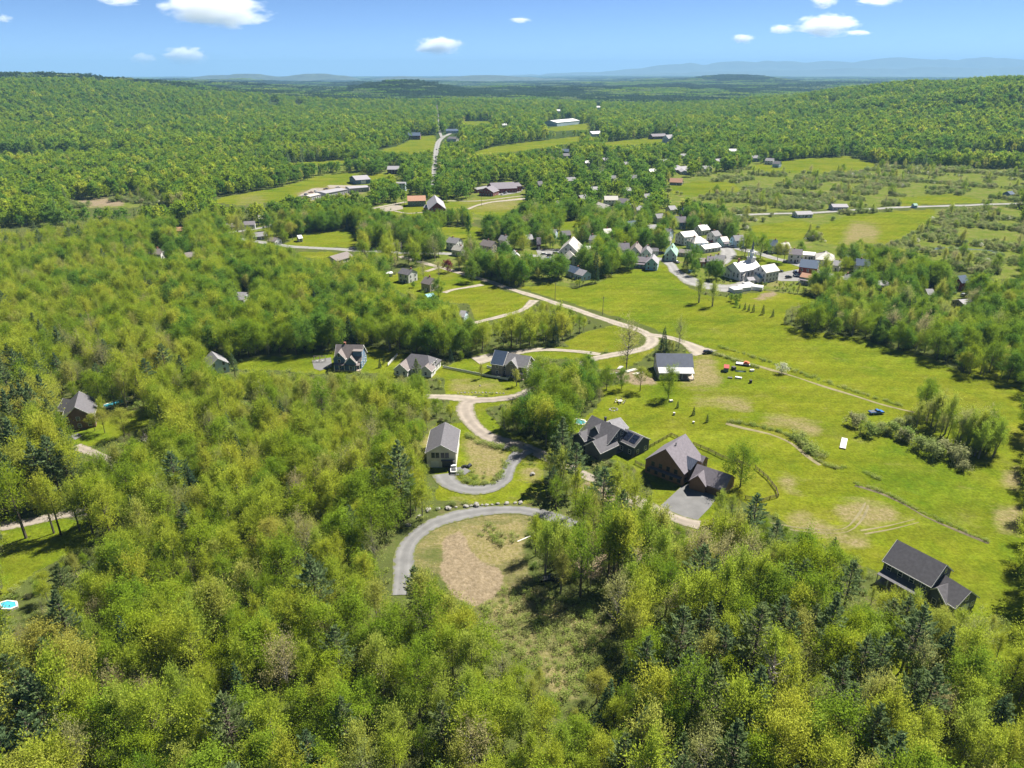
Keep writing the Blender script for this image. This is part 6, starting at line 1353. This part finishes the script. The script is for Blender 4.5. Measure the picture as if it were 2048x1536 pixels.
for u, v, h in [(1090, 1150, 14), (1112, 1140, 15), (1130, 1165, 16)]:
    spot(u, v, h, 'feather', 'slim lime green tree on the edge of the bare clearing', group='clearing edge trees')
for u, v, h in [(1215, 1168, 19), (1225, 1170, 20), (1234, 1172, 19), (1245, 1172, 21)]:
    spot(u, v, h, 'slim', 'tall dark stemmed tree beside the bare clearing', group='tall stems by the clearing')

def copy_tree(x, y, h, kind, label, name, cat, group, wide=1.0):
    fid = FORM_ID[kind][int(RNG.integers(len(FORM_ID[kind])))]; F = FORMS[fid]; s = h / F['H']
    z = float(T(x, y)); o = empty(name, (x, y, z), float(RNG.uniform(0, 6.283))); w = s * wide * RNG.uniform(0.92, 1.1); o.scale = (w, w, s)
    tag(o, label, cat, group)
    for nm, me in (('trunk', F['trunk']), ('crown', F['crown'])):
        c = bpy.data.objects.new(nm, me); link(c, o)
    return o


# the trees that show largest are things of their own; the rest is the forest
S = [s for s in STAND if not any(math.hypot(s[0] - q[0], s[1] - q[1]) < 2.2 for q in LONE)]
X = np.array([s[0] for s in S]); Y = np.array([s[1] for s in S]); HT = np.array([s[2] for s in S]); K = np.array([s[3] for s in S])
Zt = T(X, Y); u, v, t = seen(X, Y, Zt + HT * 0.7); show = HT / t
vis = (u > 10) & (u < 2038) & (v < 1530) & (v > 100)
BROAD = {'mid': 'leafy mid green tree', 'deep': 'dense dark green tree', 'spring': 'fresh yellow green tree', 'feather': 'feathery pale lime tree', 'gold': 'golden catkin covered tree', 'sparse': 'thin budding tree', 'slim': 'slim high crowned green tree'}
single = np.zeros(len(S), bool)
MARKS = [((150, 830), 'near the brown cottage'), ((250, 860), 'around the cottage lawn'), ((60, 1060), 'by the gravel wood drive'), ((15, 1215), 'around the small round pool'), ((380, 1010), 'in the wood west of the tallest pine'),
    ((640, 900), 'in the wood behind the white house'), ((720, 1050), 'in the wood beside the upper driveway'), ((640, 1240), 'around the big spreading pine'), ((850, 1230), 'at the lower rim of the bare clearing'), ((1000, 1400), 'in the wood below the brushy clearing'),
    ((300, 1350), 'in the lower wood far from any house'), ((620, 1460), 'in the lower wood under the hill'), ((1150, 1080), 'between the clearing and the gravel road'), ((1250, 980), 'beside the road to the brown house'), ((1330, 1120), 'below the brown house drive'),
    ((1500, 1150), 'in the pine wood under the rail fence'), ((1530, 1430), 'near the dead grey tree'), ((1300, 1350), 'in the pine wood beside the brush'), ((1750, 1250), 'below the slope house'), ((1900, 1400), 'in the wood under the slope house garage'), ((560, 760), 'in front of the blue house'), ((1100, 820), 'beside the gravel road bend')]
MARK_XY = np.array([at(*m[0])[:2] for m in MARKS])
def place_word(x_, y_):
    k = int(np.argmin(np.hypot(MARK_XY[:, 0] - x_, MARK_XY[:, 1] - y_))); return MARKS[k][1], 'trees ' + MARKS[k][1]
for q in LONE:
    q = list(q)
    if q[7] == 'pines above the wood': q[4] = 'very tall dark white pine ' + place_word(q[0], q[1])[0]
    copy_tree(*q)
for kinds, cap, name in ((list(BROAD), 300 - sum(1 for q in LONE if q[5] == 'broadleaf_tree'), 'broadleaf_tree'), (['pine'], 150, 'pine_tree')):
    c = np.where(vis & np.isin(K, kinds) & (HT > 5))[0]; c = c[np.argsort(-show[c])][:cap]; single[c] = True
    for i in c:
        w, g = place_word(X[i], Y[i]); f = HT[i] / FORMS[FORM_ID[K[i]][0]]['H']; what = ('tall ' if f > 0.84 else 'low ' if f < 0.62 else '') + BROAD.get(K[i], 'dark plumed white pine')
        copy_tree(X[i], Y[i], HT[i], K[i], what + ' ' + w, name, 'tree', g)

def scatter(name, label, cat, rows):
    """one object for all that nobody could count"""
    P = np.array([r[:3] for r in rows], np.float32); rot = np.array([r[3] for r in rows], np.float32); scl = np.array([r[4] for r in rows], np.float32); idx = np.array([r[5] for r in rows], np.int32)
    me = bpy.data.meshes.new(name); me.vertices.add(len(P)); me.vertices.foreach_set('co', P.ravel())
    a = me.attributes.new('turn', 'FLOAT_VECTOR', 'POINT'); a.data.foreach_set('vector', rot.ravel())
    a = me.attributes.new('size', 'FLOAT_VECTOR', 'POINT'); a.data.foreach_set('vector', scl.ravel())
    a = me.attributes.new('form', 'INT', 'POINT'); a.data.foreach_set('value', idx)
    o = bpy.data.objects.new(name, me); tag(link(o), label, cat, kind='stuff')
    ng = bpy.data.node_groups.new(name + '_scatter', 'GeometryNodeTree')
    ng.interface.new_socket('Geometry', in_out='INPUT', socket_type='NodeSocketGeometry'); ng.interface.new_socket('Geometry', in_out='OUTPUT', socket_type='NodeSocketGeometry')
    N, L = ng.nodes, ng.links; gi, go = N.new('NodeGroupInput'), N.new('NodeGroupOutput')
    ip = N.new('GeometryNodeInstanceOnPoints'); ci = N.new('GeometryNodeCollectionInfo')
    ci.inputs['Collection'].default_value = FCOL; ci.inputs['Separate Children'].default_value = True; ci.inputs['Reset Children'].default_value = True
    def attr(nm, ty):
        q = N.new('GeometryNodeInputNamedAttribute'); q.data_type = ty; q.inputs['Name'].default_value = nm; return [s for s in q.outputs if s.enabled][0]
    L.new(gi.outputs[0], ip.inputs['Points']); L.new(ci.outputs[0], ip.inputs['Instance']); ip.inputs['Pick Instance'].default_value = True
    L.new(attr('form', 'INT'), ip.inputs['Instance Index']); L.new(attr('turn', 'FLOAT_VECTOR'), ip.inputs['Rotation']); L.new(attr('size', 'FLOAT_VECTOR'), ip.inputs['Scale'])
    L.new(ip.outputs[0], go.inputs[0])
    md = o.modifiers.new('scatter', 'NODES'); md.node_group = ng
    return o

rows = []
for i in np.where(~single)[0]:
    ids = FORM_ID[K[i]]; fid = ids[int(RNG.integers(len(ids)))]; s = HT[i] / FORMS[fid]['H']; w = s * RNG.uniform(0.9, 1.2)
    rows.append((X[i], Y[i], Zt[i], (RNG.normal(0, 0.03), RNG.normal(0, 0.03), RNG.uniform(0, 6.283)), (w, w, s), fid))
# canopy beyond: stretches that grow with distance; dark kinds stand in for missing self-shade
d = 2650.0
while d < 26000:
    w = d / 62.0; n = int(d * 1.75 / (w * 1.25)); a = (np.arange(n) + RNG.uniform(-0.4, 0.4, n)) / n * 1.66 - 0.83
    xx = d * np.tan(a * 0.84) ; xx = np.sin(a) * d * 1.02; yy = np.cos(a) * d * 1.02 + RNG.uniform(-0.4, 0.4, n) * w
    zz = T(xx, yy); uu, vv, tt = seen(xx, yy, zz)
    tone = wob(xx, yy, 480, 1.0) + RNG.normal(0, 0.35, n)
    ok = (look(M_MEADOW | M_ROADMASK, uu, vv) < 0.5) & ~((np.abs(uu - 873) < 5) & (vv > 200) & (vv < 280))
    ok &= ~((uu > 1560) & (d > 18500))
    for i in np.where(ok)[0]:
        kd = 'canopy_' + ('spruce' if tone[i] < 0.25 else 'pine' if tone[i] < 0.4 else 'deep' if tone[i] < 0.95 else 'mid')
        rows.append((xx[i], yy[i], zz[i], (0, 0, RNG.uniform(0, 6.283)), (w * 0.85, w * 0.85, RNG.uniform(12, 17) + w * 0.02), FORM_ID[kd][0]))
    d += w * 0.85
scatter('forest', 'mixed spring forest of broadleaf trees and pines covering valley and hills', 'forest', rows)

rows = []
x, y = jitter(-260, 260, 62, 330, 2.3); k = in_frame(x, y, 66, 320, 1.02); x, y = x[k], y[k]; u, v, t = seen(x, y, T(x, y))
rd = off_hard(x, y, np.ones(len(x)))
brush = (look(M_CLEAR, u, v) > 0.5) & (look(M_ROADMASK, u, v) < 0.5) & (look(M_DIRT, u, v) < 0.5) & ((v > 1180) | (wob(x, y, 5, 1.0) > 0.35))
wood = (look(KEEP_FOOT, u, v) < 0.5) & (RNG.random(len(x)) < 0.34)
edge_ = (look(M_YARD, u, v) > 0.5) & (look(M_ROADMASK, u, v) < 0.5) & (wob(x, y, 6, 2.0) > 0.45) & (look(BUILT, u, v) < 0.5)
for i in np.where((brush | wood | edge_) & rd)[0]:
    s = RNG.uniform(0.5, 1.3) * (0.7 if edge_[i] else 1.0); fid = FORM_ID['herb'][int(RNG.integers(2))]
    rows.append((x[i], y[i], float(T(x[i], y[i])), (0, 0, RNG.uniform(0, 6.283)), (s, s, s * RNG.uniform(0.7, 1.3)), fid))
def verge(pts, step, size, kind='herb', spread=0.6, jit=0.4):
    c = smooth_line(np.array([at(*q)[:2] for q in pts]), step)
    for p in c:
        q = p + RNG.normal(0, spread, 2); s = size * RNG.uniform(1 - jit, 1 + jit) / FORMS[FORM_ID[kind][0]]['H']; ids = FORM_ID[kind]
        rows.append((q[0], q[1], float(T(*q)), (0, 0, RNG.uniform(0, 6.283)), (s * 1.3, s * 1.3, s), ids[int(RNG.integers(len(ids)))]))
verge([(1440, 695), (1500, 712), (1555, 730), (1640, 760), (1700, 780), (1800, 812)], 1.3, 0.7, spread=0.5)
verge([(1420, 706), (1470, 722), (1515, 735)], 0.9, 0.9, spread=0.35)
verge([(1456, 842), (1500, 850), (1560, 864), (1600, 886), (1640, 922), (1672, 936), (1690, 934)], 0.8, 0.7, spread=0.35)
verge([(1592, 876), (1610, 890), (1625, 905), (1640, 912)], 1.0, 1.6, 'herb', 0.8)
verge([(1712, 968), (1770, 985), (1850, 1026), (1975, 1082)], 1.0, 0.55, spread=0.3)
verge([(1725, 944), (1760, 958)], 0.9, 0.6, spread=0.3)
verge([(930, 870), (960, 884), (1005, 896), (1040, 902)], 0.8, 0.9, spread=0.8)
verge([(925, 950), (935, 962), (955, 968), (985, 962), (1002, 945), (1010, 925)], 0.8, 0.8, spread=0.7)
verge([(1120, 900), (1200, 935), (1260, 960)], 1.0, 0.9, spread=1.2)
scatter('undergrowth', 'low brush, weeds and saplings on the clearing and woodland floor', 'undergrowth', rows)
print('trees', len(STAND), 'lone', len(LONE), 'single', int(single.sum()), 'undergrowth', len(rows))
# ---------------------------------------------------------------- mountains, lake, clouds, haze
def ridge_mesh(name, label, sky_pts, dist, base_h, depth, m, seed):
    """a mountain range standing dist metres off, its crest as surveyed, with spurs falling away before and behind"""
    r = np.random.default_rng(seed); us = np.linspace(sky_pts[0][0], sky_pts[-1][0], 260)
    vs = np.interp(us, [q[0] for q in sky_pts], [q[1] for q in sky_pts]) + np.interp(us, np.linspace(us[0], us[-1], 90), r.normal(0, 0.8, 90))
    xs = (us - 1024) / FOC * dist; hs = CAM_H - dist * (SP + (vs - 768) / FOC * CP)
    ny = 26; V = np.zeros((260, ny, 3)); q = np.linspace(-1, 1, ny)
    for j in range(ny):
        k = (1 - abs(q[j])) ** 1.15; sp = 0.72 + 0.28 * np.sin(xs / (dist * 0.012) + 1.7 * q[j] * 3) * (1 - k)
        V[:, j, 0] = xs + r.normal(0, dist * 0.0006, 260); V[:, j, 1] = dist * 1.08 + q[j] * depth
        V[:, j, 2] = base_h + (hs - base_h) * (k * (sp if abs(q[j]) > 0.05 else 1)) + (r.normal(0, 8, 260) * (1 - k) if abs(q[j]) > 0.05 else 0)
    i, j = np.meshgrid(np.arange(259), np.arange(ny - 1), indexing='ij'); a = (i * ny + j).ravel()
    me = np_mesh(name, V.reshape(-1, 3), np.stack([a, a + ny, a + ny + 1, a + 1], -1), [m])
    o = bpy.data.objects.new(name, me); tag(link(o), label, 'mountains', kind='structure'); return o
M_RIDGE = mat('wooded_ridge', (0.030, 0.046, 0.022), 0.95, 0.55, 0.012, bump=1.0)
M_FAR = mat('far_forest_slopes', (0.035, 0.055, 0.030), 0.95, 0.25, 0.002)
ridge_mesh('far_mountains', 'pale blue mountain range along the horizon', [(930, 158), (1010, 152), (1080, 147), (1140, 145), (1200, 143), (1275, 135), (1330, 128), (1372, 124), (1400, 129), (1430, 124), (1462, 120), (1500, 123), (1545, 121), (1600, 124), (1640, 121), (1700, 123), (1740, 116), (1790, 113), (1840, 118), (1900, 119), (1950, 113), (2000, 117), (2050, 118), (2120, 114), (2250, 122), (2400, 118)], 25000, -160, 4500, M_FAR, 3)
ridge_mesh('lower_mountains', 'lower hazy ridge in front of the mountain range', [(1180, 152), (1300, 147), (1450, 142), (1600, 140), (1700, 135), (1780, 138), (1850, 133), (1950, 136), (2050, 131), (2200, 134), (2400, 130)], 21500, -160, 2800, M_FAR, 5)
ridge_mesh('blue_ridge', 'long blue wooded ridge across the head of the valley', [(-300, 150), (0, 152), (120, 156), (240, 161), (340, 158), (420, 152), (480, 147), (520, 148), (560, 153), (600, 148), (640, 146), (690, 151), (735, 162), (775, 153), (800, 150), (860, 156), (930, 150), (1000, 149), (1080, 155), (1150, 157), (1250, 161), (1330, 165), (1400, 172)], 11500, -120, 3000, M_RIDGE, 8)
ridge_mesh('west_ridge', 'dark wooded ridge rising behind the long western hill', [(-300, 138), (-100, 142), (20, 148), (50, 142), (90, 147), (150, 150), (200, 158), (260, 166), (330, 176), (400, 190)], 5600, -90, 1500, M_RIDGE, 9)
M_LAKE = mat('lake_water', (0.10, 0.14, 0.17), 0.12, 0.05, 0.001, spec=0.5)
mb = MB(); p = [at(*q, -69.0) for q in ((1590, 154.2), (1700, 155.2), (1860, 155.4), (1960, 154.8), (2060, 155.0), (2400, 154.8), (2400, 152.6), (2060, 152.8), (1840, 153.4), (1700, 153.6))]
mb.poly(p); tag(mb.build('lake', M_LAKE), 'thin bright lake below the far mountains', 'lake', kind='structure')

def cloud_mat():
    m = bpy.data.materials.new('cloud_vapour'); m.use_nodes = True; nt = m.node_tree; N, L = nt.nodes, nt.links; N.clear()
    out = N.new('ShaderNodeOutputMaterial'); pv = N.new('ShaderNodeVolumePrincipled'); tc = N.new('ShaderNodeTexCoord')
    pv.inputs['Color'].default_value = (0.99, 0.99, 0.99, 1); pv.inputs['Anisotropy'].default_value = 0.2
    oi = N.new('ShaderNodeObjectInfo'); no = N.new('ShaderNodeTexNoise'); no.noise_dimensions = '4D'; no.inputs['Scale'].default_value = 1.9; no.inputs['Detail'].default_value = 4.0; no.inputs['Roughness'].default_value = 0.62
    w = N.new('ShaderNodeMath'); w.operation = 'MULTIPLY'; w.inputs[1].default_value = 50.0; L.new(oi.outputs['Random'], w.inputs[0]); L.new(w.outputs[0], no.inputs['W'])
    L.new(tc.outputs['Object'], no.inputs['Vector'])
    ln = N.new('ShaderNodeVectorMath'); ln.operation = 'LENGTH'; L.new(tc.outputs['Object'], ln.inputs[0])
    a = N.new('ShaderNodeMath'); a.operation = 'SUBTRACT'; a.inputs[0].default_value = 0.78; L.new(ln.outputs['Value'], a.inputs[1])
    b = N.new('ShaderNodeMath'); b.operation = 'MULTIPLY_ADD'; L.new(no.outputs['Fac'], b.inputs[0]); b.inputs[1].default_value = 2.1; b.inputs[2].default_value = -1.05
    c = N.new('ShaderNodeMath'); c.operation = 'ADD'; L.new(a.outputs[0], c.inputs[0]); L.new(b.outputs[0], c.inputs[1])
    e = N.new('ShaderNodeMapRange'); e.inputs['From Min'].default_value = 0.0; e.inputs['From Max'].default_value = 0.5; e.inputs['To Max'].default_value = 0.0045; L.new(c.outputs[0], e.inputs['Value'])
    L.new(e.outputs[0], pv.inputs['Density']); L.new(pv.outputs[0], out.inputs['Volume']); return m
M_CLOUD = cloud_mat()
def cloud(u, v, wpx, hpx, label):
    b = (v - 768) / FOC; rise = -(SP + b * CP); t = min(52000.0, 1750.0 / rise); p = at(u, v, CAM_H + rise * t)
    mb = MB(); n, k = 14, 9
    for i in range(k + 1):
        th = math.pi * i / k
        for j in range(n): mb.v.append((math.sin(th) * math.cos(2 * math.pi * j / n), math.sin(th) * math.sin(2 * math.pi * j / n), math.cos(th)))
    for i in range(k):
        for j in range(n): mb.f.append((i * n + j, (i + 1) * n + j, (i + 1) * n + (j + 1) % n, i * n + (j + 1) % n)); mb.m.append(0)
    o = mb.build('cloud', M_CLOUD, None, p); w = wpx / FOC * t / 2 * 1.25
    o.scale = (w, w * 0.6, hpx / FOC * t / 2 * 1.45); tag(o, label, 'cloud', 'small fair weather clouds')
cloud(436, 16, 200, 56, 'largest white cloud with a ragged tail high over the western hill')
cloud(370, 111, 88, 26, 'flat oval white cloud low over the western hill')
cloud(286, 118, 44, 18, 'small white cloud beside the flat oval cloud')
cloud(878, 92, 92, 28, 'white cloud alone above the straight highway')
cloud(1657, 51, 120, 36, 'broad white cloud above the far mountains')
cloud(1561, 58, 50, 14, 'thin white wisp beside the broad cloud over the mountains')
cloud(1486, 77, 42, 16, 'small oval cloud below the thin wisp')
cloud(1648, 4, 52, 20, 'rounded cloud high above the broad cloud')
cloud(1755, 3, 80, 14, 'long flat cloud high above the mountains')
cloud(8, 37, 32, 14, 'tiny cloud over the head of the western hill')
cloud(238, 2, 80, 14, 'thin cloud high beside the largest cloud')
cloud(1716, 66, 50, 10, 'faint streak trailing behind the broad cloud'); cloud(1041, 40, 44, 9, 'faint thin wisp high above the valley'); cloud(1066, 144, 34, 10, 'tiny bright cloud resting on the mountain crest')

# air: far things fade into it
mb = MB(); mb.box(-45000, 45000, -800, 45000, -330, 620)
m = bpy.data.materials.new('valley_air'); m.use_nodes = True; nt = m.node_tree; nt.nodes.clear()
out = nt.nodes.new('ShaderNodeOutputMaterial'); pv = nt.nodes.new('ShaderNodeVolumePrincipled')
pv.inputs['Color'].default_value = (0.26, 0.47, 0.74, 1); pv.inputs['Density'].default_value = HAZE; pv.inputs['Anisotropy'].default_value = 0.0
nt.links.new(pv.outputs[0], out.inputs['Volume'])
tag(mb.build('haze', m), 'thin bluish haze filling the valley air', 'haze', kind='stuff')
